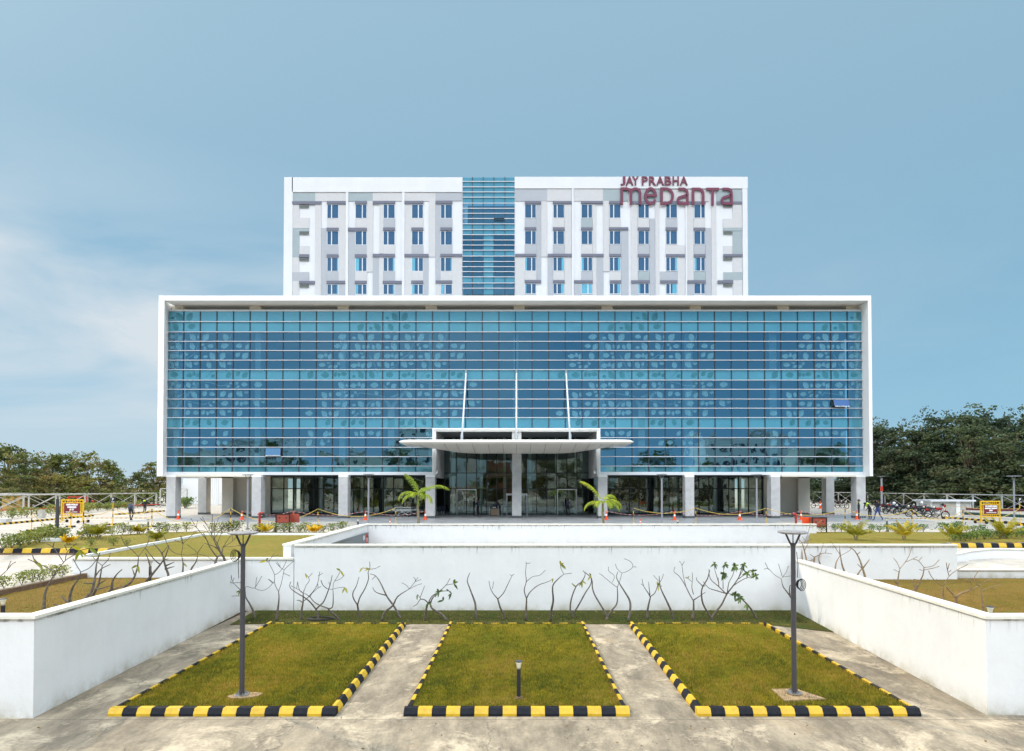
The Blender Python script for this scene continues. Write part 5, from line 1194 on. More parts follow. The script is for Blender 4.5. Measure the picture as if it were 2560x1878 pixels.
def detector(label, u):
    Y = 63.6; x = XZ(u, 1250, Y)[0]; o = empty('metal_detector', (x, Y, PZ), label, 'metal detector', 'walk-through metal detector frames beside the column')
    for s_ in (-1, 1): m = MB(); m.box((s_ * .42 - .06, -.25, 0), (s_ * .42 + .06, .25, 2.1)); m.build('side_panel', M_PM, o)
    m = MB(); m.box((-.48, -.25, 2.101), (.48, .25, 2.3)); m.build('top_bar', M_STEEL, o)
detector('grey walk-through detector left of the central column', 1277); detector('grey walk-through detector right of the central column', 1307)
def leafcloud(n, shape, size, flat=.5, seed=0, asp=.45):
    """n pointed leaf quads; shape(rng,n)->(n,3) centres"""
    g = np.random.default_rng(seed); C_ = shape(g, n); n = len(C_)
    d = g.normal(size=(n, 3)); d[:, 2] *= flat; d /= np.linalg.norm(d, axis=1)[:, None]
    e_ = np.cross(d, g.normal(size=(n, 3))); e_ /= np.linalg.norm(e_, axis=1)[:, None]
    s_ = size * g.uniform(.6, 1.3, n)[:, None]
    V = np.stack([C_ - d * s_ * .5, C_ + e_ * s_ * asp * .5, C_ + d * s_ * .5, C_ - e_ * s_ * asp * .5], 1)
    return V.reshape(-1, 3), np.arange(n * 4).reshape(-1, 4), C_
def potted(label, u, v, Y):
    x = XZ(u, 1280, Y)[0]; o = empty('potted_plant', (x, Y, PZ), label, 'potted plant', 'potted plants beside the entrance columns')
    m = MB(); m.lathe([(.12, 0), (.18, .28), (.2, .3), (.2, .34), (.17, .35)], seg=14); m.build('pot', M_TERR, o)
    V, Fc, C_ = leafcloud(160, lambda g, n: np.column_stack([g.normal(0, .17, n), g.normal(0, .17, n), g.uniform(.35, .95, n)]), .22, 1.2, int(u)); tinted('foliage', V, Fc, rng.uniform(0, 1, len(Fc)), M_HEDGER, o)
potted('terracotta potted plant left of the entrance, beside a cone', 1071, 1297, 58.0); potted('terracotta potted plant right of the entrance, behind the palm', 1498, 1297, 58.0)

# ------------------------------------------------------------------ plumerias (leafless frangipani), traced limb by limb, each limb leaning in depth
def plum_leaf(m_list, p, ln, ang, droop, seed):
    g = random.Random(seed); d = Vector((math.cos(ang), g.uniform(-.6, .2), math.sin(ang))).normalized(); up = Vector((g.uniform(-.3, .3), -1, g.uniform(-.2, .6))).normalized()
    s_ = d.cross(up).normalized(); w_ = ln * .17; N = 6; pts = []
    for i in range(N + 1):
        t = i / N; wd = w_ * math.sin(math.pi * t ** .8) ** .8 if 0 < t < 1 else .002; c = p + d * ln * t + Vector((0, 0, -droop * t * t * ln))
        pts += [c - s_ * wd + up * .02 * math.sin(math.pi * t), c, c + s_ * wd + up * .02 * math.sin(math.pi * t)]
    o = len(m_list[0]); m_list[0].extend(pts)
    for i in range(N):
        for k in (0, 1): m_list[1].append((o + i * 3 + k, o + i * 3 + k + 1, o + (i + 1) * 3 + k + 1, o + (i + 1) * 3 + k)); m_list[2].append(seed % 7 / 6)
def plumeria(label, Tf, Y, zb, lines, leaves=(), r0=.026, bark=None, green=False, lean=.35, group='bare plumeria trees'):
    """Tf maps traced coordinates to source pixels; the first point of the first line is the foot"""
    u, v = Tf(*lines[0][0]); foot = F(u, v, Y); foot = Vector((foot.x, foot.y, zb)); o = empty('plumeria', foot, label, 'plumeria', group)
    known = []   # (px, py, depth offset, radius)
    mb = MB(); g = random.Random(int(lines[0][0][0] * 7 + lines[0][0][1])); first = True
    def dep(pt):
        best = None
        for q in known:
            dd = (q[0] - pt[0]) ** 2 + (q[1] - pt[1]) ** 2
            if best is None or dd < best[0]: best = (dd, q)
        return best
    for ln in lines:
        if first: y_off, rad = 0.0, r0; 
        else: b_ = dep(ln[0]); y_off, rad = b_[1][2], b_[1][3] * .82
        slope = g.uniform(-1, 1) * lean; P_, RR = [], []; acc = 0; prev = None; L = 0
        for i in range(len(ln) - 1): L += math.dist(ln[i], ln[i + 1])
        for i, pt in enumerate(ln):
            u, v = Tf(*pt)
            if prev is not None: acc += math.dist(pt, prev)
            prev = pt; q0 = F(u, v, Y); k_ = acc / max(L, 1)
            pxm = math.dist((0, 0), (acc, 0)) ; dy = y_off + slope * k_ * L * UNIT[0] / FPX * Y
            q = F(u, v, Y + dy); r_ = max(.0095, rad * (1 - .62 * k_)) if not first else max(.010, rad * (1 - min(.80, .5 * L * UNIT[0] / 52) * k_))
            if first and i == 0: q = Vector((q.x, q.y, min(q.z, zb + .02)))
            P_.append(q - foot); RR.append(r_); known.append((pt[0], pt[1], dy, r_))
        # smooth the limb and thicken the blunt tips a little
        Q, RQ = [], []
        for i in range(len(P_) - 1):
            p0, p1, p2, p3 = P_[max(i - 1, 0)], P_[i], P_[i + 1], P_[min(i + 2, len(P_) - 1)]
            for s_ in (0, .33, .66):
                t = s_; Q.append(.5 * ((2 * p1) + (-p0 + p2) * t + (2 * p0 - 5 * p1 + 4 * p2 - p3) * t * t + (-p0 + 3 * p1 - 3 * p2 + p3) * t ** 3)); RQ.append(RR[i] + (RR[i + 1] - RR[i]) * t)
        Q.append(P_[-1]); RQ.append(RR[-1] * 1.12)
        mb.tube(Q, RQ, 7); first = False
    if zb < 1: pass
    mb.build('trunk', bark or M_BARK, o, smooth=True)
    ml = ([], [], [])
    for lf in leaves:
        x, y = lf[0], lf[1]; u, v = Tf(x, y); b_ = dep((x, y)); u, v = Tf(b_[1][0], b_[1][1]) if b_[0] < 2500 else (u, v); q = F(u, v, Y + b_[1][2]) - foot; n_ = lf[2] if len(lf) > 2 else 1; ln_ = lf[3] if len(lf) > 3 else .17
        for k in range(n_): plum_leaf(ml, q, ln_ * g.uniform(.75, 1.2), g.uniform(0, 6.28) if n_ > 1 else g.uniform(-2.4, -.5), .25, g.randrange(999))
    if ml[0]: tinted('leaves', np.array([tuple(p) for p in ml[0]]), np.array(ml[1]), np.array(ml[2]), M_PLUMG if green else M_PLUMY, o)
    return o
UNIT = [1 / 2.815]
A4 = lambda x, y: (550 + x / 2.815, 1330 + y / 2.815)
A5 = lambda x, y: (1250 + x / 2.815, 1330 + y / 2.815)
YP = 22.4
PLM = [
 (A4, 'bare plumeria behind the left lamp post, with one long limb curving right', [[(250,622),(235,560),(205,500),(180,455),(178,390)],[(178,390),(195,385),(245,395),(255,340),(260,318)],[(245,395),(270,355),(295,310)],[(245,395),(270,408),(310,410),(350,385),(370,360),(385,350)],[(370,360),(340,332)],[(180,455),(150,415),(100,365),(85,340),(78,300)],[(100,365),(68,350)],[(100,358),(148,355)],[(92,345),(100,322)],[(178,452),(130,450),(82,452)]], [(130,392,2,.2)], False),
 (A4, 'tall bare plumeria before the step in the white wall, one top leaf', [[(395,624),(405,560),(415,470),(412,420)],[(412,420),(385,365),(383,300),(355,240),(345,215),(360,180),(382,152)],[(360,180),(408,160)],[(345,215),(325,205)],[(412,420),(432,360),(445,300),(452,268),(485,235),(520,203)],[(452,268),(425,250),(392,215)],[(425,250),(403,210)],[(385,300),(410,290),(445,250),(472,195)],[(445,290),(492,310)],[(380,360),(342,332)]], [(325,205,2,.2)], False),
 (A4, 'bushy bare plumeria with a fan of twigs, third from the left on the strip', [[(570,627),(575,550),(585,490),(585,430)],[(585,430),(605,380),(628,345),(622,320),(600,292)],[(622,320),(650,290)],[(585,430),(560,410),(545,350)],[(578,495),(560,482),(540,482)],[(578,495),(620,460),(670,400),(690,350),(702,280)],[(690,310),(722,292)]], [(565,312,1,.2)], False),
 (A4, 'crooked bare plumeria leaning left over the coiled hose', [[(690,622),(688,580),(675,545)],[(675,545),(640,500),(600,465),(540,430),(500,400),(490,375),(500,350)],[(500,378),(540,400),(575,420)],[(540,400),(545,355)],[(675,545),(700,520),(730,490),(755,430),(775,370),(790,305)],[(755,400),(725,375),(712,340)],[(775,380),(765,350)]], [], False),
 (A4, 'sprawling plumeria with yellow leaves at the top, right of the coiled hose', [[(838,620),(815,590),(770,555),(765,540)],[(765,540),(700,515),(660,490),(635,460),(600,435),(580,430)],[(635,455),(650,430),(690,395),(710,385)],[(690,395),(688,365)],[(765,540),(790,530),(797,480),(795,405)],[(795,405),(760,400),(725,378),(710,340)],[(795,405),(800,360),(830,310),(848,275)],[(810,345),(850,330),(875,300)],[(800,400),(850,390),(880,392)]], [(850,280,2,.2),(882,396,1,.2),(880,412,1,.2)], False),
 (A4, 'two-stemmed plumeria with a crooked top twig and two leaves', [[(990,627),(975,560),(968,515)],[(968,515),(940,470),(935,430),(960,380),(978,318)],[(968,515),(985,460),(1020,400),(1045,330),(1042,285),(1055,255),(1053,210)],[(1055,262),(1090,258),(1128,240)],[(1050,262),(1005,252)]], [(992,245,1,.18),(1042,272,2,.16)], False),
 (A4, 'bare plumeria leaning right with a hand-like fan of twigs, before the left alley', [[(1140,627),(1160,565),(1215,520),(1250,455),(1330,403)],[(1330,403),(1375,345),(1362,318)],[(1375,345),(1395,320)],[(1330,403),(1385,375),(1420,365)],[(1330,403),(1315,378),(1280,358)],[(1375,350),(1415,335)]], [], False),
 (A4, 'bare plumeria leaning left, crossing its neighbour near the left alley', [[(1280,630),(1255,575),(1215,510),(1175,455),(1130,360),(1095,310),(1055,295)],[(1165,445),(1110,430),(1085,412),(1075,390)],[(1095,310),(1070,335)]], [], False),
 (A4, 'leafy low plumeria with hanging dark leaves at the head of the left alley', [[(1440,634),(1448,560),(1465,500)],[(1465,500),(1440,478),(1410,475),(1385,510),(1360,525)],[(1415,475),(1390,440)],[(1410,460),(1440,380)],[(1465,505),(1490,455),(1540,420),(1590,375),(1620,325)],[(1590,375),(1645,365)]], [(1505,395,2,.18),(1525,400,2,.18),(1555,435,2,.2),(1500,500,2,.22),(1475,495,1,.18),(1570,485,2,.2),(1630,435,2,.2),(1660,375,3,.26),(1380,465,1,.16)], True),
 (A4, 'low bent plumeria stem at the head of the left alley, behind the leafy one', [[(1600,627),(1560,580),(1500,545),(1480,510),(1500,460),(1550,420),(1610,415)]], [(1612,416,2,.16)], True),
 (A4, 'single wavy bare stem left of the wall centre', [[(1805,624),(1800,560),(1795,500),(1770,430),(1755,390),(1740,340),(1760,285)]], [], False),
 (A4, 'small forked bare plumeria at the middle of the white wall', [[(1998,617),(2000,580),(1975,540),(1955,472)],[(1955,472),(1920,430),(1900,385),(1893,345)],[(1918,400),(1925,350)],[(1955,472),(1995,430),(2030,360),(2055,310),(2070,297)],[(2055,310),(2042,300)]], [], False),
 (A5, 'tall slender plumeria with three wiry limbs, one leaf at the right', [[(182,614),(185,530),(187,470)],[(187,470),(170,410),(185,350),(180,290),(185,225),(182,210)],[(185,225),(215,218)],[(187,350),(230,315),(280,305),(320,268)],[(187,470),(210,425),(270,375),(340,350),(375,330)]], [(380,322,2,.15)], False),
 (A5, 'slender plumeria with yellow green leaves tufted on its top', [[(358,622),(362,550),(375,480),(370,385),(400,340),(450,297)],[(450,297),(505,290)],[(450,297),(430,260),(425,230)]], [(428,225,3,.2),(445,240,2,.18)], False),
 (A5, 'forked plumeria with four scattered leaves before the right alley', [[(510,627),(512,575)],[(512,575),(495,560),(500,480),(535,385),(575,350),(600,300),(585,272)],[(535,385),(505,362)],[(512,575),(545,530),(600,430),(640,365),(640,310)]], [(487,352,1,.16),(555,310,2,.18),(578,325,2,.2),(635,318,2,.18)], False),
 (A5, 'wide bare plumeria with a curled top twig at the head of the right alley', [[(750,622),(755,600)],[(755,600),(745,575),(705,510),(665,440),(650,390),(645,330),(600,285)],[(755,600),(780,560),(820,510),(828,450),(825,390)],[(825,390),(790,365),(730,315),(700,292)],[(825,390),(845,340),(858,290)],[(858,290),(825,260),(812,225)],[(858,290),(900,275),(935,245),(920,210),(875,188)],[(935,245),(960,247)],[(790,355),(805,310),(765,275),(765,245)]], [], False),
 (A5, 'thin bare stem bending left at the head of the right alley', [[(900,622),(915,560),(915,490),(880,425),(845,370),(820,320),(830,280)]], [], False),
 (A5, 'small plumeria with one bright leaf, left end of the right lawn', [[(1033,617),(1040,540),(1058,460)],[(1058,460),(1040,425),(1010,380),(1000,330)],[(1010,380),(992,365)],[(1055,445),(1045,350)],[(1058,455),(1090,430),(1110,380),(1140,330),(1150,295)],[(1110,385),(1140,380)],[(1115,345),(1080,305)]], [(1080,365,2,.2),(1095,368,2,.18)], False),
 (A5, 'single bent bare stem behind the left part of the right lawn', [[(1225,630),(1205,560),(1170,480),(1145,430),(1125,375),(1120,310)]], [], False),
 (A5, 'tall forked bare plumeria left of the leafy one', [[(1355,624),(1362,550),(1362,485)],[(1362,485),(1335,440),(1300,370),(1260,310),(1225,280),(1232,245)],[(1310,390),(1290,310),(1280,235),(1262,205)],[(1280,235),(1297,208)],[(1362,480),(1400,455),(1445,425)],[(1362,440),(1350,390),(1355,330),(1352,285)],[(1350,350),(1320,325)]], [(1317,320,2,.1)], False),
 (A5, 'broad plumeria crowned with fresh green leaf rosettes', [[(1487,622),(1487,608)],[(1487,608),(1470,580),(1430,510),(1418,440),(1425,390),(1460,330),(1475,270)],[(1425,380),(1385,340),(1385,320)],[(1487,608),(1520,560),(1560,510),(1595,440),(1640,380),(1680,320),(1700,260)],[(1595,435),(1530,415),(1470,395),(1430,350)],[(1595,440),(1540,385),(1480,330),(1470,260)],[(1600,430),(1610,360),(1640,300),(1650,240)],[(1640,380),(1720,330),(1800,310)],[(1680,330),(1740,290),(1780,280)],[(1570,400),(1570,300),(1580,230)],[(1540,385),(1535,320)],[(1540,360),(1510,260),(1510,225)],[(1675,330),(1715,260),(1718,232)]], [(1510,225,6,.17),(1547,220,5,.15),(1578,222,6,.16),(1580,290,7,.18),(1560,318,6,.17),(1600,318,6,.16),(1640,222,7,.18),(1665,240,6,.17),(1718,232,7,.18),(1745,268,7,.18),(1780,283,7,.18),(1805,308,7,.18),(1690,245,5,.16),(1450,370,3,.1)], True),
 (A5, 'plumeria stem leaning left with a leaf tuft halfway, by the right wall', [[(1805,620),(1785,570),(1740,510),(1690,465),(1650,445)],[(1650,445),(1600,430),(1540,420)],[(1690,465),(1660,440)]], [(1650,440,6,.2),(1680,432,6,.2),(1720,442,5,.2),(1735,470,3,.22),(1700,448,5,.2)], True),
 (A5, 'bare plumeria behind the right lamp post, in the corner of the white walls', [[(2078,604),(2070,520),(2050,465),(2010,410),(1990,380),(1980,330)],[(1980,330),(1930,300),(1890,260),(1860,262)],[(1890,265),(1865,215)],[(1985,320),(2010,290),(2030,240)],[(1985,310),(1960,225)],[(1985,318),(2045,310)],[(2040,450),(2040,380),(2085,368)]], [], False)]
for Tf, lab, ln, lf, gr_ in PLM: plumeria(lab, Tf, YP + random.uniform(-.25, .5), .02, ln, lf, .052, None, gr_)
UNIT[0] = 1 / 3.442
B1 = lambda x, y: (x / 3.442, 1080 + y / 3.442)
def yl(x): return 11.5 * FPX / (VPX - x / 3.442)
PLL = [
 ('large bare plumeria at far left with broad limbs and green leaves', [[(375,1550),(380,1460),(390,1380),(430,1290),(475,1215)],[(475,1215),(560,1110),(635,1060),(690,1020),(770,1000)],[(475,1215),(400,1165),(325,1130),(240,1095)],[(325,1125),(290,1090),(280,1050)],[(548,1125),(500,1050),(455,990),(400,960)],[(455,990),(468,945)],[(560,1110),(575,1040),(610,1000),(655,960)],[(575,1020),(555,970)],[(645,1060),(630,1030)]], [(745,985,2,.26),(705,1035,2,.24),(660,1010,2,.22),(325,1115,1,.2),(275,1120,1,.18)]),
 ('bare plumeria with a wide Y fork, second from far left, before the low wall', [[(600,1490),(600,1420),(630,1330),(680,1260),(695,1205)],[(695,1205),(660,1150),(630,1090)],[(695,1205),(770,1170),(830,1100),(860,1040)],[(600,1480),(560,1450),(525,1405)],[(600,1488),(530,1500),(460,1480)]], []),
 ('thin bare plumeria with side twigs, third from far left', [[(720,1460),(770,1400),(800,1340),(820,1240),(830,1140),(855,1060)],[(805,1300),(760,1304),(720,1302)],[(800,1345),(850,1350),(960,1320)],[(822,1240),(870,1180),(950,1140)]], []),
 ('slim forked plumeria, fourth from far left, leaning right', [[(785,1440),(820,1370),(850,1300),(880,1150)],[(880,1150),(830,1110),(790,1065)],[(880,1150),(930,1100),(950,1040)],[(850,1310),(915,1270)]], []),
 ('short bare plumeria twig low behind the coping, left of the bigger one', [[(930,1400),(960,1350),(970,1280),(1010,1220),(1050,1185)],[(960,1360),(1060,1325)]], []),
 ('bare plumeria with high spreading limbs midway along the left wall', [[(1045,1365),(1120,1300),(1160,1240),(1185,1150),(1190,1072)],[(1190,1072),(1130,1010),(1075,970),(1040,895)],[(1080,965),(1125,940)],[(1190,1072),(1240,1010),(1275,950),(1285,890)],[(1160,1240),(1140,1180)]], [(1200,1175,2,.18),(1080,1250,1,.2)]),
 ('leaning bare plumeria beside the bollard light behind the left wall', [[(1250,1310),(1300,1240),(1380,1140),(1420,1080),(1455,980)],[(1305,1235),(1280,1110),(1250,1040)],[(1380,1140),(1330,1100),(1250,1000)],[(1420,1100),(1450,1090)]], []),
 ('upright bare plumeria right of the bollard light behind the left wall', [[(1450,1255),(1430,1180),(1410,1110),(1390,1040),(1320,960)],[(1430,1150),(1500,1120)],[(1390,1050),(1455,970)],[(1420,1180),(1500,1158)]], []),
 ('bare plumeria with a wide bowl of limbs, left of the dense one', [[(1570,1225),(1575,1130),(1560,1055)],[(1560,1055),(1500,1040),(1450,990),(1410,890)],[(1560,1055),(1575,960),(1560,900)],[(1560,1055),(1620,1060),(1690,1050)],[(1575,960),(1500,930)],[(1575,960),(1640,900),(1690,860)],[(1575,970),(1550,890)]], [(1620,1125,1,.2)]),
 ('thin bare plumeria between the bowl shaped and the dense one', [[(1635,1205),(1690,1110),(1700,1040)],[(1700,1040),(1640,990),(1610,970)],[(1700,1040),(1750,970)],[(1700,1050),(1780,1070),(1850,1120)]], []),
 ('dense many-twigged bare plumeria left of the lamp head', [[(1850,1145),(1870,1080),(1905,1050),(1920,990)],[(1920,990),(2000,940),(2050,880)],[(1870,1080),(1810,1000),(1780,930),(1750,870)],[(1905,1050),(1870,960),(1820,880),(1780,800),(1720,740)],[(1820,880),(1825,780),(1830,710)],[(1780,800),(1740,730)],[(1870,960),(1900,880),(1920,800)],[(1900,880),(1960,830),(1970,770)],[(1920,990),(1980,900),(2030,850)],[(1780,930),(1690,820),(1640,740)],[(1690,820),(1650,800)],[(1690,820),(1700,760)],[(1820,880),(1860,800),(1880,740)],[(1920,990),(2010,985),(2090,970)],[(2000,940),(2000,860),(2020,800)]], []),
 ('thick leaning trunk of a bare plumeria, right of the dense one', [[(1940,1120),(1880,1010),(1840,930)],[(1840,930),(1790,860),(1750,800)],[(1840,930),(1850,840),(1845,770)],[(1880,1010),(1830,980),(1760,960)],[(1790,860),(1720,850),(1660,860)],[(1840,930),(1890,850),(1940,800)]], [])]
for lab, ln, lf in PLL:
    x0 = ln[0][0][0]; Y = min(23.6, yl(x0)); ft = F(*B1(*ln[0][0]), Y)
    k_ = ln[0]; dz = (ft.z - 1.35) / (FPX / Y) ; pxd = (ft.z - 1.35) * FPX / Y * 3.442
    ln = [[(k_[0][0] - pxd * .15, k_[0][1] + pxd)] + list(k_)] + ln[1:]
    plumeria(lab, B1, Y, 1.35, ln, lf, .056 if x0 < 1800 else .075, None, False, group='bare plumerias behind the left garden wall')
plumeria('bare plumeria limbs entering at the left edge of the picture', B1, 16.0, 1.35, [[(-60,1560),(-50,1400),(-20,1280),(0,1245)],[(0,1245),(60,1190),(100,1140),(135,1120)],[(60,1190),(95,1110)],[(-20,1280),(-30,1120),(0,1040),(28,990)]], [], .045, None, False, group='bare plumerias behind the left garden wall')
UNIT[0] = 1 / 3.3045
B2 = lambda x, y: (1900 + x / 3.3045, 1000 + y / 3.3045)
PLR = [
 ('tall bare plumeria with a limb arching above the ramp wall', [[(350,1335),(345,1225)],[(345,1225),(325,1160),(330,1110)],[(345,1225),(375,1165),(410,1050),(415,1010)],[(375,1165),(350,1130)],[(410,1052),(450,1045),(480,1020),(510,995)],[(370,1180),(440,1185)],[(480,1020),(462,992)]]),
 ('second bare stem crossing close to the tall arching plumeria', [[(385,1340),(365,1240),(345,1180),(320,1150)],[(365,1250),(400,1180),(410,1160)],[(345,1180),(390,1165),(425,1150)]]),
 ('low bare plumeria with a long limb reaching right, second on the right wall', [[(445,1360),(450,1300)],[(450,1300),(500,1275),(540,1265),(595,1272)],[(450,1300),(410,1275)],[(500,1275),(510,1230),(525,1185)],[(540,1265),(548,1230)],[(448,1320),(395,1330)]]),
 ('short upright bare stem beside the long limbed plumeria', [[(500,1375),(485,1320),(495,1265)]]),
 ('bare plumeria left of the bollard light behind the right wall', [[(620,1410),(630,1340),(660,1290)],[(660,1290),(740,1245),(750,1220)],[(660,1290),(655,1205)],[(660,1275),(600,1190),(575,1165)]]),
 ('bare stem rising just left of the bollard light behind the right wall', [[(700,1435),(680,1370),(665,1290),(660,1240)]]),
 ('forked bare plumeria leaning left, right of that bollard light', [[(870,1480),(850,1400),(815,1300),(770,1235),(715,1208)],[(800,1280),(830,1255)],[(850,1390),(905,1318)]]),
 ('small bare stem crossing the leaning one right of that bollard light', [[(800,1465),(835,1400),(855,1385)],[(845,1395),(805,1355)]]),
 ('bare plumeria with an upright spear, before the dry lawn', [[(1135,1560),(1140,1480),(1155,1395)],[(1155,1395),(1200,1340),(1235,1280),(1253,1220)],[(1155,1395),(1130,1340),(1103,1307)],[(1200,1340),(1250,1320),(1300,1295)],[(1145,1420),(1105,1400)],[(1135,1520),(1097,1485)]]),
 ('bare plumeria with two level limbs to the right, before the dry lawn', [[(1280,1600),(1300,1540),(1345,1450),(1355,1385)],[(1355,1385),(1310,1330),(1265,1315)],[(1355,1385),(1430,1370),(1480,1320)],[(1345,1410),(1315,1400)],[(1310,1330),(1337,1300)],[(1355,1405),(1430,1390),(1480,1375)],[(1280,1590),(1265,1490),(1285,1485)]]),
 ('stout bare plumeria with a curved left limb and long right limb', [[(1512,1650),(1515,1540)],[(1515,1540),(1560,1460),(1620,1410),(1715,1360)],[(1515,1540),(1440,1490),(1400,1430),(1395,1410)],[(1560,1450),(1545,1390),(1540,1345)],[(1550,1400),(1565,1350)],[(1560,1420),(1580,1405)]]),
 ('low bare plumeria bending right along the coping near the corner', [[(1620,1650),(1660,1600),(1740,1570),(1805,1540)],[(1805,1540),(1770,1480),(1800,1420),(1820,1410)],[(1805,1540),(1860,1500),(1910,1480)],[(1740,1570),(1740,1500),(1690,1485)],[(1625,1640),(1570,1580),(1535,1540)]]),
 ('last bare plumeria at the right, beside the corner bollard light', [[(1840,1680),(1825,1580)],[(1825,1580),(1815,1545),(1805,1520)],[(1828,1580),(1880,1555),(1990,1528)]])]
for lab, ln in PLR:
    u0, v0 = B2(*ln[0][0]); Y = min(24.0, 12.1 * FPX / (u0 - VPX)); ft = F(u0, v0, Y); k_ = ln[0]; pxd = max(0, (ft.z - 1.25) * FPX / Y * 3.3045)
    ln = [[(k_[0][0] + 4, k_[0][1] + pxd)] + list(k_)] + ln[1:]
    plumeria(lab, B2, Y, 1.25, ln, [], .052, M_BARKR, False, group='bare plumerias behind the right garden wall')
# coiled hose on the strip
q = G(802, 1548, .05); m = MB()
for k in range(4): m.tube([((.42 - .04 * k) * 1.25 * math.cos(t), (.30 - .03 * k) * math.sin(t), .03 + .015 * (k % 2)) for t in [2 * math.pi * j / 28 for j in range(29)]], .014, 5)
tag(m.build('hose', M_CABLE, loc=q, smooth=True), 'coil of black hose lying on the shaded grass strip', 'hose')

# ------------------------------------------------------------------ palms
def frond(V, Fc, Tn, base, az, elev, L, droop, n=26, ll=.45, seed=0, wd=.03):
    g = np.random.default_rng(seed); P = []
    for i in range(n + 1):
        t = i / n; e_ = elev - droop * t ** 1.4
        if i == 0: P.append(np.array(base, float)); continue
        st = L / n; P.append(P[-1] + st * np.array([math.cos(az) * math.cos(e_), math.sin(az) * math.cos(e_), math.sin(e_)]))
    side0 = np.array([-math.sin(az), math.cos(az), 0])
    for i in range(n):
        d = P[i + 1] - P[i]; d /= np.linalg.norm(d); nrm = np.cross(side0, d); o = len(V); t = i / n
        V += [P[i] + nrm * .012, P[i] - nrm * .012, P[i + 1] - nrm * .01, P[i + 1] + nrm * .01]; Fc.append((o, o + 1, o + 2, o + 3)); Tn.append(.7)
        if i < 3: continue
        lw = ll * math.sin(math.pi * (.15 + .82 * t)) ** .6
        for s_ in (-1, 1):
            for rep_ in (0, .5):
                p = P[i] + d * (L / n) * rep_; dr = side0 * s_ * .8 + d * .75 + np.array([0, 0, -.35]) + g.normal(0, .10, 3); dr /= np.linalg.norm(dr); w_ = d * wd
                o = len(V); tip = p + dr * lw; mid = p + dr * lw * .5 + np.array([0, 0, .03]); tip[2] -= lw * .28
                V += [p - w_ * .5, p + w_ * .5, mid + w_ * .6, mid - w_ * .6]; Fc.append((o, o + 1, o + 2, o + 3)); o = len(V)
                V += [mid - w_ * .6, mid + w_ * .6, tip + w_ * .05, tip - w_ * .05]; Fc.append((o, o + 1, o + 2, o + 3)); k = float(g.uniform(0, 1)); Tn += [k, k]
def palm(label, u, vtop, Y, zb, fr_, mt, trunk_r=.09, tr=True):
    x, ztop_ = XZ(u, vtop, Y); o = empty('palm', (x, Y, zb), label, 'palm', 'green palms before the entrance'); H = ztop_ - zb
    m = MB(); m.tube([(0, 0, 0), (.03, 0, H * .3), (-.02, 0, H * .65), (0, 0, H)], [trunk_r * 1.3, trunk_r, trunk_r * .85, trunk_r * .7], 10); m.build('trunk', M_PTRUNK, o, smooth=True)
    m = MB(); m.tube([(0, 0, H * .7), (0, 0, H + .1)], [trunk_r, trunk_r * .5], 10); m.build('crownshaft', mat('crownshaft_green', (.25, .33, .06), .5), o, smooth=True)
    for k, (az, el, L, dr) in enumerate(fr_):
        V, Fc, Tn = [], [], []; frond(V, Fc, Tn, (0, 0, H), R(az), R(el), L, R(dr), seed=k + int(u)); tinted('frond', np.array(V), np.array(Fc), np.array(Tn), mt, o)
palm('young green palm with arching fronds left of the entrance', 1045.4, 1238, 39.6, PZ, [(150, 78, 1.9, 60), (12, 48, 2.3, 85), (172, 38, 1.7, 120), (200, 20, 1.3, 100), (-25, 22, 1.4, 110), (60, 60, 1.3, 90), (250, 40, 1.1, 100), (300, 35, 1.2, 110)], M_PALM)
palm('shorter green palm with drooping fronds right of the entrance', 1507, 1258, 39.6, PZ, [(158, 68, 2.2, 55), (178, 28, 1.6, 115), (35, 72, 1.6, 150), (8, 40, 1.7, 135), (-20, 25, 1.5, 120), (230, 40, 1.1, 120), (300, 35, 1.2, 120)], M_PALM)
def clump(label, u, v, h, mt, seed, zb=PZ, n=13, name='palm_shrub', group='small golden palms on the upper lawns'):
    p = G(u, v, zb); o = empty(name, p, label, 'palm', group); g = random.Random(seed); V, Fc, Tn = [], [], []
    for k in range(n):
        az = 2 * math.pi * k / n + g.uniform(-.3, .3); frond(V, Fc, Tn, (.05 * math.cos(az), .05 * math.sin(az), h * .15), az, R(g.uniform(55, 88)), h * g.uniform(.85, 1.3), R(g.uniform(35, 80)), 14, h * .26, seed * 20 + k, .03)
    tinted('fronds', np.array(V), np.array(Fc), np.array(Tn), mt, o)
    m = MB()
    for k in range(4): a = k * 1.6; m.tube([(.05 * math.cos(a), .05 * math.sin(a), 0), (.09 * math.cos(a), .09 * math.sin(a), h * .3)], .025, 6)
    m.build('stem', M_PTRUNK, o)
CLP = [(247, 1350, .95, M_GPALM, 'golden palm shrub by the left hedge, right of the headless post', 'y'), (346, 1337, .55, M_GPALM, 'small round golden palm in the left hedge, before the bollard light'), (393, 1357, .65, M_GPALM, 'low golden palm beside the white kerb on the upper left lawn'),
       (664, 1337, .62, M_YPALM, 'bright yellow palm shrub beside the dark red hydrant pipe'), (786, 1336, .58, M_YPALM, 'bright yellow palm shrub in the hedge before the left glazing'), (171, 1364, .5, M_YPALM, 'yellow palm shrub beside the white plinth at left'),
       (2139, 1352, 1.0, M_GPALM, 'golden palm shrub on the upper right lawn, right of the red board'), (2260, 1352, .95, M_GPALM, 'golden palm shrub on the upper right lawn, before the motorcycles'), (2384, 1353, .8, M_GPALM, 'golden palm shrub at the end of the upper right wall'), (2508, 1348, 1.1, M_GPALM, 'wide golden palm shrub at far right, before the second sign trolley')]
for k, c_ in enumerate(CLP): clump(c_[4], c_[0], c_[1], c_[2], c_[3], k + 3)
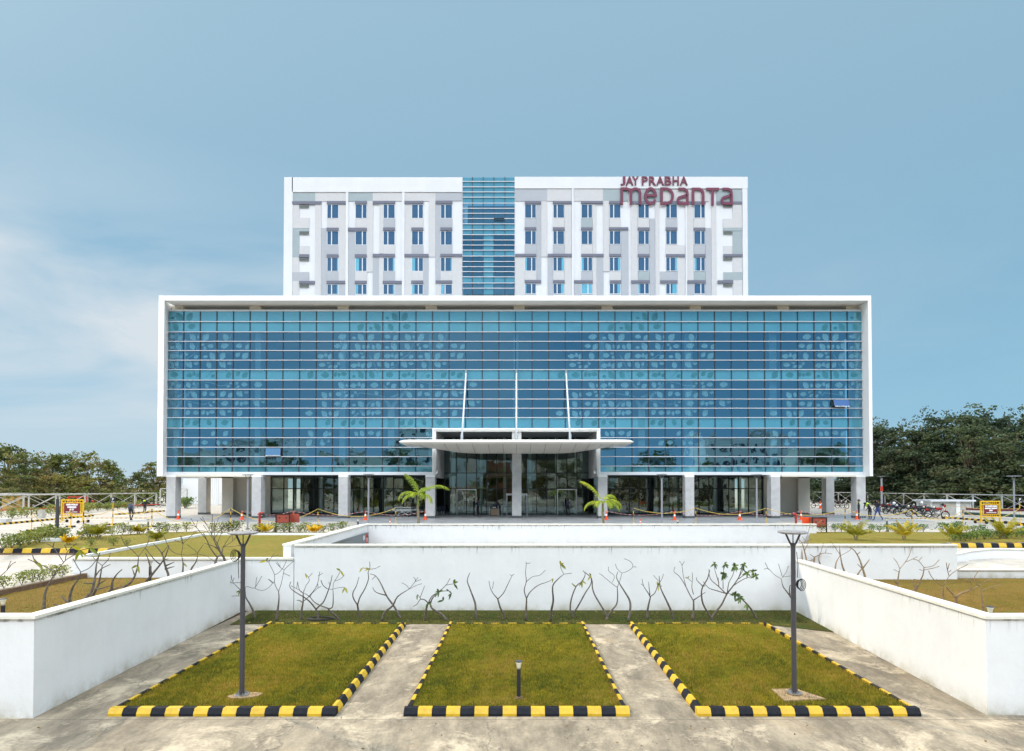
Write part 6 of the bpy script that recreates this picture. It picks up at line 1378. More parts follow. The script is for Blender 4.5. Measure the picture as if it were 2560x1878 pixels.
# ------------------------------------------------------------------ hedge shrubs
def shrub_proto(mt, seed, n=260, h=.55, r=.3):
    V, Fc, C_ = leafcloud(n, lambda g, n: np.column_stack([g.normal(0, r * .55, n), g.normal(0, r * .55, n), h * np.sqrt(g.uniform(.04, 1, n))]), .09, .8, seed, .5)
    me = tinted('foliage', V, Fc, np.random.default_rng(seed).uniform(0, 1, len(Fc)), mt, 'mesh')
    m = MB(); g = random.Random(seed)
    for k in range(5): a = g.uniform(0, 6.28); m.tube([(0, 0, 0), (.5 * r * math.cos(a), .5 * r * math.sin(a), h * .7)], .008, 4)
    return me, m.mesh('stems', M_BARK)
PRO = {('l', k): shrub_proto(M_HEDGE, 50 + k) for k in range(4)}; PRO.update({('r', k): shrub_proto(M_HEDGER, 80 + k) for k in range(4)})
def hedge(pts, sp, kind, label, group, z=PZ, sc=(.8, 1.25), wob=.12):
    P_ = [Vector(p) for p in pts]; i0 = 0
    for i in range(len(P_) - 1):
        L = (P_[i + 1] - P_[i]).length; n = max(1, int(L / sp))
        for k in range(n):
            q = P_[i].lerp(P_[i + 1], (k + random.uniform(.2, .8)) / n); me, st_ = PRO[(kind, random.randrange(4))]
            o = empty('hedge_shrub', (q.x + random.uniform(-wob, wob), q.y + random.uniform(-wob, wob), z), label, 'shrub', group, random.uniform(0, 6.28)); s_ = random.uniform(*sc); o.scale = (s_, s_, s_ * random.uniform(.85, 1.15))
            link('foliage', me, o); link('stems', st_, o)
def gl(*uv): return [G(u, v, PZ) for u, v in uv]
hedge(gl((12, 1378), (60, 1366), (125, 1350), (165, 1356)), .5, 'l', 'low pale leafed hedge shrub at far left, before the headless post', 'hedge left of the headless post', sc=(1, 1.5))
hedge(gl((205, 1352), (235, 1346), (262, 1343), (290, 1340), (340, 1336), (378, 1334), (430, 1332), (479, 1331)), .48, 'l', 'low pale leafed hedge shrub along the curved edge of the upper left lawn', 'hedge along the upper left lawn', sc=(.9, 1.35))
hedge(gl((512, 1333), (560, 1333), (610, 1333)), .5, 'l', 'low green hedge shrub behind the dense bare plumeria', 'hedge behind the dense plumeria', sc=(1, 1.5))
hedge(gl((630, 1336), (700, 1334), (760, 1334), (800, 1334), (862, 1332)), .46, 'l', 'low hedge shrub under the left red board', 'hedge under the left red board', sc=(.9, 1.3))
hedge(gl((215, 1368), (290, 1366), (330, 1364)), .6, 'l', 'low thin shrub in the grass before the black and yellow kerb at left', 'shrubs behind the left kerb', sc=(.6, 1.0))
hedge([Vector((-17.75, 15.5, 1.45)), Vector((-17.8, 20, 1.45)), Vector((-17.9, 23.9, 1.45))], .55, 'l', 'bright leafed shrub along the dark edging at far left', 'shrubs along the dark edging', z=1.47, sc=(.7, 1.1), wob=.06)
hedge(gl((2042, 1332), (2110, 1331), (2180, 1331), (2225, 1330), (2300, 1331), (2362, 1332), (2420, 1330), (2470, 1333)), .5, 'r', 'low green hedge shrub along the back of the upper right lawn', 'hedge along the upper right lawn', sc=(.8, 1.15))
hedge(gl((2385, 1356), (2430, 1352), (2480, 1349), (2530, 1345), (2600, 1342)), .42, 'r', 'green shrub massed behind the black and yellow kerb at far right', 'shrubs behind the right kerb', sc=(.7, 1.1), wob=.3)
hedge(gl((0, 1300), (80, 1294), (160, 1287), (235, 1279), (300, 1273), (345, 1270)), 1.0, 'l', 'strappy green shrub at the foot of the left steel fence', 'planting along the left steel fence', sc=(1.3, 2.0), wob=.5)
hedge(gl((460, 1270), (470, 1272)), .8, 'r', 'green bush seen between the two left end columns', 'bushes behind the left columns', sc=(2.2, 2.6))
# ------------------------------------------------------------------ steel fences
def truss(label, P0, P1, n, h, group, GM=None):
    GM = GM or M_GALV
    P0, P1 = Vector(P0), Vector(P1); o = empty('steel_fence', P0, label, 'fence', group); d = (P1 - P0) / n
    m = MB(); m.tube([(0, 0, h), tuple(d * n + Vector((0, 0, h)))], .055, 4); m.build('top_rail', GM, o)
    for i in range(n + 1): q = d * i; m = MB(); m.box((q.x - .07, q.y - .07, 0), (q.x + .07, q.y + .07, h - .06)); m.build('post', GM, o)
    m = MB()
    for i in range(n): a, c = d * i, d * (i + 1); m.tube([a + Vector((0, 0, .15)), c + Vector((0, 0, h - .1))], .035, 4); m.tube([a + Vector((.05, .05, h - .1)), c + Vector((.05, .05, .15))], .035, 4)
    tag(m.build('cross_brace', GM, o), kind=None)
    m = MB(); m.tube([(0, -.1, .3), tuple(d * n + Vector((0, -.1, .3)))], .02, 4)
    return o
truss('pale steel cross-braced fence running back at far left', (-57.4, 60, PZ), (-53.2, 88, PZ), 7, 2.08, 'cross-braced steel fences')
truss('second steel cross-braced fence farther left behind the planting', (-63, 72, PZ), (-57, 100, PZ), 7, 2.08, 'cross-braced steel fences')
truss('tall pale steel frame gate left of the corner column', (-52.6, 88, PZ), (-49.2, 89, PZ), 1, 2.75, 'cross-braced steel fences')
truss('grey steel cross-braced fence at right behind the motorcycles', (58.5, 63, PZ), (58.2, 145, PZ), 18, 2.02, 'cross-braced steel fences', mat('grey_steel', (.36, .37, .38), .5, var=.1, vscale=4))
def pipe(label, pts, r_, mt, group='red fire pipes along the fences'):
    pts = [Vector(p) for p in pts]; m = MB(); m.tube([q - pts[0] for q in pts], r_, 8); tag(m.build('fire_pipe', mt, loc=pts[0]), label, 'pipe', group)
pipe('red pipe running along the foot of the left steel fence', [(-57.0, 60, PZ + .45), (-52.6, 88, PZ + .45)], .07, M_RED)
pipe('maroon pipe on low supports before the right steel fence', [G(2417, 1291, PZ) + Vector((0, 0, .75)), G(2600, 1303, PZ) + Vector((0, 0, .9))], .11, M_MAR)
pipe('dark green pipe lying below the maroon one at far right', [G(2417, 1291, PZ) + Vector((0, .2, .3)), G(2600, 1303, PZ) + Vector((0, .2, .35))], .14, mat('dark_green_paint', (.02, .07, .05), .5))
q = G(104.5, 1296, PZ); m = MB(); m.box((-.2, -.2, 0), (.2, .2, .75)); m.box((-.23, -.23, .751), (.23, .23, .8)); tag(m.build('marker_post', M_GALV, loc=q), 'short grey stone marker by the left kerb', 'marker post')
q = G(5, 1306, PZ); m = MB(); m.box((-.9, -.3, 0), (.6, .3, .3)); tag(m.build('concrete_block', M_GRAN, loc=q), 'pale concrete block at the left edge of the road', 'block')
# red steel rack behind left fence
x, Y = XZ(192, 1262, 80)[0], 80; o = empty('red_rack', (x, Y, PZ), 'red steel rack behind the left fence', 'rack')
for dx in (-1.2, 0, 1.2): m = MB(); m.box((dx - .08, 0, 0), (dx + .08, .16, 1.75)); m.build('upright', M_RED, o)
for z in (.7, 1.6): m = MB(); m.box((-1.115, .01, z), (1.115, .15, z + .15)); m.build('crossbar', M_RED, o)
# booth
Y = 63.5; x0, x1 = XZ(2329, 1270, Y)[0], XZ(2430, 1270, Y)[0]; o = empty('booth', ((x0 + x1) / 2, Y, PZ), 'low white booth with grey shutters and a flat slab roof, at right', 'booth'); hw = (x1 - x0) / 2
m = MB(); m.box((-hw, .1, 0), (hw, 2.4, 1.45)); m.build('wall', M_BWH, o)
m = MB(); m.box((-hw - .25, -.25, 1.451), (hw + .25, 2.7, 1.62)); m.build('roof', M_ALU, o)
for a, c in ((-hw + .25, -.75), (-.65, .45), (.95, hw - .1)):
    m = MB()
    for k in range(14): m.box((a, .03 + .02 * (k % 2), .08 + k * .095), (c, .098, .08 + k * .095 + .09))
    m.build('shutter', M_GALV, o)
for a in (.48, .7): m = MB(); m.box((a, 0, 0), (a + .2, .098, 1.449)); m.build('pillar', M_BWH, o)
# far buildings seen under and beside the hospital
def house(label, x0, x1, Y0, Y1, h, mt, wins=(), name='far_building', cat='building', roof=M_GALV):
    o = empty(name, ((x0 + x1) / 2, Y0, PZ), label, cat); hw = (x1 - x0) / 2
    m = MB(); m.box((-hw, 0, 0), (hw, Y1 - Y0, h)); m.build('wall', mt, o); m = MB(); m.box((-hw - .15, -.15, h + .002), (hw + .15, Y1 - Y0 + .15, h + .3)); m.build('roof', roof, o)
    for (a, c, z0, z1) in wins: m = MB(); m.box((a, -.06, z0), (c, -.002, z1)); m.build('window', M_DKF, o)
    return o
house('bright white service building seen between the left end columns', -60.5, -50, 108, 122, 4.8, M_WHT, [(2, 4, 3.8, 4.5), (-4, -2.5, 1.5, 2.8)])
house('yellow hut behind the left steel fence', XZ(24, 0, 78)[0], XZ(48, 0, 78)[0], 78, 81, 1.9, mat('ochre_wall', (.50, .32, .10), .8))
for k, u in enumerate((519, 524, 529, 534, 539, 544)):
    x = XZ(u, 1200, 100)[0]; m = MB(); m.tube([(0, 0, 0), (0, 0, 5.6)], .16, 10); tag(m.build('white_pipe', M_WHT, loc=(x, 100, PZ)), 'tall white service pipe seen between the left columns', 'pipe', 'row of white service pipes')
m = MB(); m.box((0, 0, 0), (9, .3, 3.6)); tag(m.build('boundary_wall', M_WHT, loc=(-58.5, 104, PZ)), 'white boundary wall seen past the left columns', 'wall')

# ------------------------------------------------------------------ trees
def tree_mesh(seed, H, W, n, leaf, mt, low=.12, gaps=.5, lobes=26):
    g = np.random.default_rng(seed); lob = []
    for k in range(lobes):
        z = H * g.uniform(low + .12, .97); t = (z / H - low) / (1 - low); rr = W * (.22 + .78 * math.sin(math.pi * min(1, max(.02, t)) ** .8)) * g.uniform(.2, 1)
        a = g.uniform(0, 2 * np.pi); lob.append((rr * math.cos(a), rr * math.sin(a), z, g.uniform(.10, .24) * W * 1.35, g.uniform(0, 1)))
    lob = np.array(lob); per = n // lobes; Cs, Ts = [], []
    for L in lob:
        # a lobe is a loose set of flat leafy sprays
        sp = 7; cc = L[:3] + g.normal(0, 1, (sp, 3)) * L[3] * np.array([.62, .62, .5])
        q = cc[g.integers(0, sp, per)] + g.normal(0, 1, (per, 3)) * L[3] * np.array([.32, .32, .16]); Cs.append(q); Ts.append(np.clip(L[4] * .6 + g.uniform(0, .4, per), 0, 1))
    C0 = np.concatenate(Cs); T0 = np.concatenate(Ts); C0[:, 2] = np.maximum(C0[:, 2], H * low * .5)
    V, Fc, _ = leafcloud(len(C0), lambda g_, n_: C0, leaf, .8, seed + 1, .6)
    me = tinted('crown', V, Fc, T0, mt, 'mesh')
    m = MB(); gr = random.Random(seed); tr = H * .018 + .06
    lean = gr.uniform(-.4, .4); m.tube([(0, 0, -.1), (lean * .3, 0, H * .2), (lean, .1, H * .45), (lean * 1.2, 0, H * .8)], [tr, tr * .8, tr * .55, tr * .15], 8)
    for k in range(0, lobes, 1):
        L = lob[k]; z0 = H * gr.uniform(.15, .55); a = Vector((lean * z0 / H, 0, z0)); c = Vector(L[:3]); mid = a.lerp(c, .5) + Vector((0, 0, -.06 * H + gr.uniform(0, .1) * H))
        m.tube([a, mid, c], [tr * .38, tr * .22, tr * .06], 5)
    return me, m.mesh('trunk', M_TRUNK, True)
LT = [tree_mesh(11 + k, 8.0, 3.5, 3100, .36, M_TREEL, .1, lobes=24) for k in range(3)]
RT = [tree_mesh(31 + k, 12.5, 4.0, 6600, .36, M_TREER, .05, lobes=44) for k in range(3)]
def put_tree(proto, label, u, vtop, Y, group, H0, wsc=1.0, rz=None, side=None):
    Y = max(Y, (63.0 if u > VPX else 61.0) * FPX / abs(u - VPX))
    x, zt_ = XZ(u, vtop, Y); s_ = (zt_ - PZ) / H0; o = empty('tree', (x, Y, PZ), label, 'tree', group, random.uniform(0, 6.28) if rz is None else rz); o.scale = (s_ * wsc, s_ * wsc, s_)
    link('crown', proto[0], o); link('trunk', proto[1], o)
pos_l = [(-30, 1108, 92, 'tall tree cut by the left edge of the picture'), (20, 1113, 96, 'tall rounded tree at far left behind the steel fence'), (62, 1136, 90, 'tree with a sloping top, second from far left'), (100, 1150, 102, 'lower tree behind the headless post'), (122, 1133, 94, 'tree with a pale tuft on top, above the sign trolley'),
         (165, 1140, 98, 'green tree above the right part of the sign trolley'), (218, 1134, 95, 'open crowned tree with a lone high twig'), (252, 1148, 92, 'brownish open crowned tree left of the sky gap'), (285, 1172, 100, 'small drooping tree at the left side of the sky gap'), (318, 1203, 104, 'lowest bushy tree in the sky gap'),
         (352, 1178, 96, 'tree right of the sky gap, nearest the building'), (385, 1158, 100, 'tall tree touching the left corner of the building'), (415, 1175, 110, 'tree peeping behind the left corner column'), (140, 1185, 84, 'low dark bush tree behind the left fence'), (60, 1190, 82, 'low dark bush tree at far left behind the fence'), (230, 1195, 86, 'low bush tree behind the fence, left of the backpack man')]
for k, (u, v, Y, lab) in enumerate(pos_l): put_tree(LT[k % 3], lab, u, v, Y, 'trees behind the left fence', 8.1, 1.0 if v < 1180 else 1.6)
pos_r = [(2192, 1064, 88, 'dark tree just right of the building, its top a narrow dome'), (2232, 1068, 92, 'dark tree second from the building on the right'), (2262, 1098, 86, 'lower dark tree at the dip of the skyline'), (2300, 1072, 90, 'tree at the right of the dip, with a ragged left side'), (2345, 1040, 92, 'tall tree with a loose twiggy top, above the motorcycles'),
         (2392, 1038, 90, 'tall tree above the small booth'), (2440, 1036, 94, 'broad tall tree above the right end of the booth'), (2492, 1046, 88, 'tall tree above the right sign trolley'), (2545, 1034, 90, 'tallest tree at the right edge'), (2600, 1030, 92, 'tree cut by the right edge of the picture'), (2420, 1070, 80, 'nearer dark tree behind the booth'), (2520, 1075, 80, 'nearer dark tree behind the right sign trolley'), (2340, 1100, 82, 'nearer dark tree behind the motorcycles'), (2255, 1125, 84, 'nearer low tree behind the lamp with the red band'),
         (2205, 1130, 100, 'dark tree close behind the right corner of the building'), (2130, 1150, 118, 'tree seen between the right end columns'), (2060, 1150, 124, 'tree seen left of the rear column at right'), (2165, 1110, 112, 'tree behind the right end of the building')]
for k, (u, v, Y, lab) in enumerate(pos_r): put_tree(RT[k % 3], lab, u, v, Y, 'dense trees on the right', 12.3, (1.2, 1.0, 1.4)[k % 3])
# undergrowth filling the foot of the tree belt
ub = tree_mesh(77, 4.0, 4.2, 3200, .4, M_TREER, .0, lobes=22)
for k in range(17):
    u = 2030 + k * 38; Y = 78 + (k * 7) % 12 if u > 2190 else 110 + (k * 7) % 12; put_tree(ub, 'dark bushy undergrowth under the dense trees on the right', u, 1200 + (k % 3) * 6, Y, 'undergrowth on the right', 4.0, 1.5)
ul = tree_mesh(78, 2.2, 3.4, 1500, .32, M_TREEL, .0, lobes=16)
for k in range(10): put_tree(ul, 'low bushy undergrowth behind the left steel fence', -20 + k * 42, 1234 - (k % 3) * 5, 80 + (k * 5) % 13, 'undergrowth on the left', 2.2, 1.3)

# ------------------------------------------------------------------ people
BASEJ = dict(pel=(0, 0, .95), wai=(0, .0, 1.08), che=(0, .0, 1.28), nek=(0, .01, 1.46), hd0=(0, -.005, 1.56), hd1=(0, -.015, 1.66),
             shl=(-.17, .01, 1.41), ell=(-.22, .03, 1.13), wrl=(-.23, -.03, .88), shr=(.17, .01, 1.41), elr=(.22, .03, 1.13), wrr=(.23, -.03, .88),
             hil=(-.09, 0, .91), knl=(-.10, -.01, .50), anl=(-.10, .03, .09), tol=(-.11, -.14, .035), hir=(.09, 0, .91), knr=(.10, -.01, .50), anr=(.10, .03, .09), tor=(.11, -.14, .035))
BONES = [('pel', 'wai', 't'), ('wai', 'che', 's'), ('che', 'nek', 's'), ('nek', 'hd0', 'k'), ('hd0', 'hd1', 'k'), ('che', 'shl', 's'), ('shl', 'ell', 's'), ('ell', 'wrl', 's'), ('che', 'shr', 's'), ('shr', 'elr', 's'), ('elr', 'wrr', 's'),
         ('pel', 'hil', 't'), ('hil', 'knl', 't'), ('knl', 'anl', 't'), ('anl', 'tol', 'b'), ('pel', 'hir', 't'), ('hir', 'knr', 't'), ('knr', 'anr', 't'), ('anr', 'tor', 'b')]
RAD = dict(pel=(.155, .11), wai=(.145, .10), che=(.165, .115), nek=(.058, .058), hd0=(.078, .088), hd1=(.075, .092), shl=(.065, .065), ell=(.043, .043), wrl=(.029, .029), shr=(.065, .065), elr=(.043, .043), wrr=(.029, .029),
           hil=(.088, .09), knl=(.06, .06), anl=(.042, .045), tol=(.035, .03), hir=(.088, .09), knr=(.06, .06), anr=(.042, .045), tor=(.035, .03))
def person(label, p, rz, J=None, mats=None, h=1.0, hair=True, cap=None, extras=None, group=None):
    j = dict(BASEJ); j.update(J or {}); keys = list(j); o = empty('person', p, label, 'person', group, rz); o.scale = (h, h, h)
    me = bpy.data.meshes.new('body'); me.from_pydata([j[k] for k in keys], [(keys.index(a), keys.index(b_)) for a, b_, _ in BONES], [])
    t = bpy.data.objects.new('tmp', me); COL.objects.link(t)
    t.modifiers.new('s', 'SKIN'); sb = t.modifiers.new('u', 'SUBSURF'); sb.levels = 2
    for i, k in enumerate(keys): me.skin_vertices[0].data[i].radius = RAD[k]; me.skin_vertices[0].data[i].use_root = (k == 'pel')
    dg = bpy.context.evaluated_depsgraph_get(); bm_ = bpy.data.meshes.new_from_object(t.evaluated_get(dg)); bpy.data.objects.remove(t)
    M_ = {'s': M_NAVY, 't': M_TROU, 'k': M_SKIN, 'b': M_BLK}; M_.update(mats or {}); order = ['s', 't', 'k', 'b']
    mb = MB(); idx = []
    segs = [(Vector(j[a]), Vector(j[b_]), c) for a, b_, c in BONES]
    vs = [tuple(v.co) for v in bm_.vertices]; base = len(mb.v); mb.v += vs
    for k in order: mb.m(M_[k])
    for f in bm_.polygons:
        c = f.center; best = (9, 's')
        for a, b_, tg in segs:
            d = b_ - a; tt = max(0, min(1, (c - a).dot(d) / d.length_squared)); dd = (c - a - d * tt).length
            if dd < best[0]: best = (dd, tg)
        mb.f.append(tuple(f.vertices)); mb.mi.append(mb.ms.index(M_[best[1]]))
    # hands: palm, four fingers and a thumb; nose and ears, all in the one body mesh
    for s_, sd in (('l', -1), ('r', 1)):
        w_, e_ = Vector(j['wr' + s_]), Vector(j['el' + s_]); d = (w_ - e_).normalized(); sd_ = d.cross(Vector((1, 0, 0))); sd_ = sd_.normalized() if sd_.length > .1 else Vector((0, 1, 0)); up = d.cross(sd_)
        mb.tube([w_ - d * .01, w_ + d * .04, w_ + d * .085], [.027, .037, .030], 8, M_[
            'k'])
        for q in range(4):
            f0 = w_ + d * .075 + sd_ * (.028 - .018 * q); L = (.06, .072, .068, .052)[q]
            mb.tube([f0, f0 + d * L * .5, f0 + d * L * .85 + up * .012 * sd], [.009, .0085, .006], 6, M_['k'])
        f0 = w_ + d * .03 + sd_ * .03; mb.tube([f0, f0 + sd_ * .025 + d * .025, f0 + sd_ * .028 + d * .055], [.011, .010, .007], 6, M_['k'])
    H0, H1 = Vector(j['hd0']), Vector(j['hd1']); up = (H1 - H0).normalized(); fw = Vector(j.get('face', (0, -1, 0))).normalized(); sx = fw.cross(up).normalized()
    mb.tube([H0.lerp(H1, .6) + fw * .085, H0.lerp(H1, .2) + fw * .112, H0.lerp(H1, .1) + fw * .09], [.008, .015, .01], 6, M_['k'])
    for s_ in (-1, 1):
        mb.ball(H0.lerp(H1, .4) + sx * s_ * .078, (.012, .02, .03), M_['k'], 8, 6); mb.ball(H0.lerp(H1, .55) + fw * .084 + sx * s_ * .032, (.011, .011, .008), M_BLK, 8, 6)
    mb.tube([H0 - up * .03 + fw * .088 - sx * .025, H0 - up * .03 + fw * .092, H0 - up * .03 + fw * .088 + sx * .025], .006, 5, M_MAR)
    mb.build('body', None, o, smooth=True)
    hc = H0.lerp(H1, .75) - fw * .012
    if cap is None: m = MB(); m.ball(hc + up * .012, (.088, .102, .085), None, 14, 10); m.build('hair', M_HAIR, o, smooth=True)
    else:
        m = MB(); m.ball(hc + up * .022, (.098, .112, .085), None, 14, 10); q = hc + fw * .13 + up * .005; m.box((q.x - .06, q.y - .05, q.z - .008), (q.x + .06, q.y + .05, q.z + .008)); m.build('cap', cap, o, smooth=True)
    if extras == 'bag':
        m = MB(); m.ball((0, .17, 1.24), (.17, .11, .25), None, 14, 10); m.ball((0, .26, 1.16), (.12, .06, .14), None, 12, 8); m.build('backpack', M_BAG, o, smooth=True)
        for s_ in (-1, 1): m = MB(); m.tube([(s_ * .1, .10, 1.45), (s_ * .11, -.08, 1.43), (s_ * .12, -.13, 1.25), (s_ * .13, .05, 1.08)], .018, 6); m.build('strap', M_BAG, o)
    if extras in ('vest', 'vest_bent'):
        c_ = Vector(j['che']); n_ = Vector(j['nek']); a = (n_ - c_).normalized(); m = MB(); m.tube([c_ + a * .02, c_ + a * .12, n_ - a * .015], [.178, .175, .08], 14); me2 = m.mesh('hi_vis_yoke', M_HIVIS, True)
        for v in me2.vertices: v.co.y = (v.co.y - c_.y) * (.78 if extras == 'vest' else 1) + c_.y
        link('hi_vis_yoke', me2, o)
    return o
def onp(u, v): return G(u, v, PZ)
person('man in grey shirt with a grey backpack walking away at far left', onp(327.5, 1302), R(178), dict(knl=(-.10, -.10, .52), anl=(-.10, .10, .15), tol=(-.11, -.04, .05), anr=(.10, -.06, .09), tor=(.11, -.22, .035)), dict(s=M_GSHIRT), 1.04, extras='bag')
person('guard in dark uniform with a yellow belt standing by the left fence', onp(362, 1284), R(170), dict(ell=(-.34, .02, 1.2), wrl=(-.2, -.12, 1.08), elr=(.34, .02, 1.2), wrr=(.2, -.12, 1.08)), None, 1.06, cap=M_NAVY, extras='vest')
person('security guard with yellow shoulders standing upright by the right corner column', onp(2147, 1299), R(65), None, None, 1.07, cap=M_NAVY, extras='vest', group='security guards at right')
person('security guard with green yellow shoulders bending over a small stand', onp(2175, 1299), R(-72), dict(wai=(0, -.10, 1.08), che=(0, -.26, 1.24), nek=(0, -.42, 1.33), hd0=(0, -.50, 1.36), hd1=(0, -.58, 1.40), shl=(-.17, -.38, 1.30), ell=(-.2, -.42, 1.04), wrl=(-.12, -.52, .86), shr=(.17, -.38, 1.30), elr=(.2, -.42, 1.04), wrr=(.12, -.52, .86)), None, 1.07, cap=M_NAVY, extras='vest_bent', group='security guards at right')
person('man in dark jacket and blue jeans striding left with a hand at his head', onp(2195.5, 1301.8), R(-80), dict(elr=(.26, -.18, 1.38), wrr=(.14, -.22, 1.58), knl=(-.10, -.20, .52), anl=(-.10, -.30, .10), tol=(-.11, -.46, .04), knr=(.10, .06, .50), anr=(.10, .36, .14), tor=(.11, .22, .04)), dict(t=M_JEAN), 1.06)
q = onp(2162.5, 1299); m = MB()
for a in (-.18, .18):
    for c in (-.15, .15): m.tube([(a * 1.2, c * 1.2, 0), (a, c, .85)], .015, 6)
m.box((-.22, -.18, .851), (.22, .18, .9)); m.box((-.2, -.16, .4), (.2, .16, .42)); tag(m.build('stand', M_STEEL, loc=q), 'small metal stand between the two guards', 'stand')
person('dark clothed man standing at the left entrance door, the left one of two', Vector((XZ(1185, 1285, 61.0)[0], 61.0, PZ)), R(100), None, None, 1.05, cap=M_NAVY, group='people at the left entrance door')
person('dark clothed man with a bag at the left entrance door', Vector((XZ(1194, 1285, 61.2)[0], 61.2, PZ)), R(-120), dict(elr=(.28, -.05, 1.2), wrr=(.15, -.2, 1.1)), None, 1.0, extras='bag', group='people at the left entrance door')
person('dark haired woman leaning over the small wooden desk at the entrance', Vector((XZ(1239, 1285, 62.7)[0], 62.7, PZ)), R(15), dict(wai=(0, -.04, 1.06), che=(0, -.12, 1.24), nek=(0, -.2, 1.38), hd0=(0, -.26, 1.46), hd1=(0, -.30, 1.55), shl=(-.17, -.18, 1.34), ell=(-.24, -.24, 1.08), wrl=(-.12, -.45, .95), shr=(.17, -.18, 1.34), elr=(.24, -.24, 1.08), wrr=(.12, -.45, .95)), dict(s=M_BAG), .95)
person('man in grey shirt standing in the right entrance doorway', Vector((XZ(1420.5, 1285, 62.6)[0], 62.6, PZ)), R(185), None, dict(s=M_BAG), 1.03)

# ------------------------------------------------------------------ motorcycles
def bike_parts(o, cm, kind):
    def wheel(y):
        m = MB(); m.tube([(0, y + .29 * math.cos(t), .30 + .29 * math.sin(t)) for t in [2 * math.pi * k / 20 for k in range(21)]], .045, 8, cap=False); w_ = m.build('tyre', M_TYRE, o, smooth=True)
        m = MB(); m.tube([(-.05, y, .30), (.05, y, .30)], .05, 10)
        for k in range(5): a = 2 * math.pi * k / 5; m.tube([(0, y, .30), (0, y + .25 * math.cos(a), .30 + .25 * math.sin(a))], .012, 5)
        link('rim', m.mesh('rim', M_CHR), o)
    wheel(-.65); wheel(.62)
    m = MB(); m.tube([(0, -.42, .88), (0, -.1, .62), (0, .28, .66), (0, .62, .62)], .035, 6); m.tube([(0, -.4, .8), (0, -.2, .32), (0, .2, .3), (0, .62, .3)], .028, 6); m.build('frame', M_BLK, o)
    m = MB(); m.ball((0, -.12, .42), (.14, .19, .17), None, 12, 8); m.tube([(.05, -.16, .45), (.05, -.2, .62)], .07, 8); m.build('engine', M_GALV, o, smooth=False)
    m = MB(); m.ball((0, -.18, .82), (.14, .27, .13), None, 14, 10); m.build('fuel_tank', cm, o, smooth=True)
    m = MB(); m.ball((0, .3, .80), (.13, .38, .075), None, 14, 8); m.build('seat', M_TYRE, o, smooth=True)
    m = MB(); m.ball((0, .62, .74), (.1, .24, .09), None, 12, 8); m.build('tail', cm, o, smooth=True)
    for s_ in (-1, 1): m = MB(); m.tube([(s_ * .09, -.42, .95), (s_ * .09, -.65, .30)], .022, 6); m.build('fork', M_CHR, o)
    m = MB(); m.tube([(-.36, -.28, 1.02), (-.2, -.38, 1.04), (0, -.42, .98), (.2, -.38, 1.04), (.36, -.28, 1.02)], .016, 6); m.build('handlebar', M_BLK, o)
    m = MB(); m.ball((0, -.55, .92), (.10, .08, .10), None, 12, 8); m.build('headlight', M_LENS, o, smooth=True)
    m = MB(); m.ball((0, -.65, .62), (.06, .22, .05), None, 12, 8); m.build('mudguard', cm, o, smooth=True)
    m = MB(); m.tube([(.13, -.1, .3), (.14, .2, .26), (.16, .75, .38)], [.025, .035, .045], 8); m.build('exhaust', M_CHR, o, smooth=True)
    m = MB(); m.box((-.09, .84, .56), (.09, .86, .68)); m.build('number_plate', M_WHT, o); m = MB(); m.box((-.07, .83, .70), (.07, .86, .76)); m.build('tail_light', M_RED, o)
    for s_ in (-1, 1): m = MB(); m.tube([(s_ * .3, -.3, 1.03), (s_ * .33, -.3, 1.16)], .008, 5); m.ball((s_ * .34, -.3, 1.2), (.06, .02, .045), None, 10, 6); m.build('mirror', M_BLK, o)
    if kind == 1: m = MB(); m.ball((0, -.62, 1.05), (.16, .1, .13), None, 12, 8); m.build('fairing', cm, o, smooth=True)
M_BLUEP = mat('blue_paint', (.02, .10, .45), .3); M_BLKG = mat('gloss_black', (.01, .011, .014), .2); M_REDG = mat('gloss_red', (.35, .012, .012), .25)
BK = [(2206, 1280, 35, M_BLKG, 0, 'black motorcycle at the left end of the parked row, by the banded lamp post'), (2219, 1281, 20, M_REDG, 0, 'motorcycle with red side panels, second in the parked row'), (2229, 1285.5, 25, M_BLKG, 0, 'dark motorcycle with a white helmet perched, third in the parked row'), (2245, 1284, 200, M_BLUEP, 1, 'motorcycle with a bright blue fairing in the parked row'),
      (2257, 1288, 28, M_BLKG, 0, 'black motorcycle right of the blue one'), (2272, 1284, 22, M_BLKG, 0, 'black motorcycle in the middle of the parked row, before the fence post'), (2292, 1292, 68, M_BLKG, 0, 'large black motorcycle parked side on, with chrome crash bars'), (2305, 1287, 30, M_MAR, 0, 'maroon motorcycle behind the large side on one'),
      (2318, 1293, 35, M_BLKG, 0, 'black motorcycle between the maroon and the red one'), (2341, 1295, 50, M_REDG, 1, 'red and black motorcycle at the right end of the row, beside the booth'),
      (2046, 1270, 75, M_BLKG, 0, 'black motorcycle seen left of the rear column, far right bay'), (2093, 1270, 40, M_MAR, 0, 'motorcycle in shade seen just right of the rear column'), (2105, 1271, 30, M_BLKG, 0, 'motorcycle in shade seen left of the right corner column')]
for u, v, rz, cm, kd, lab in BK:
    o = empty('motorcycle', G(u, v, PZ), lab, 'motorcycle', 'motorcycles parked at right', R(rz)); o.scale = (1.08,) * 3; bike_parts(o, cm, kd)
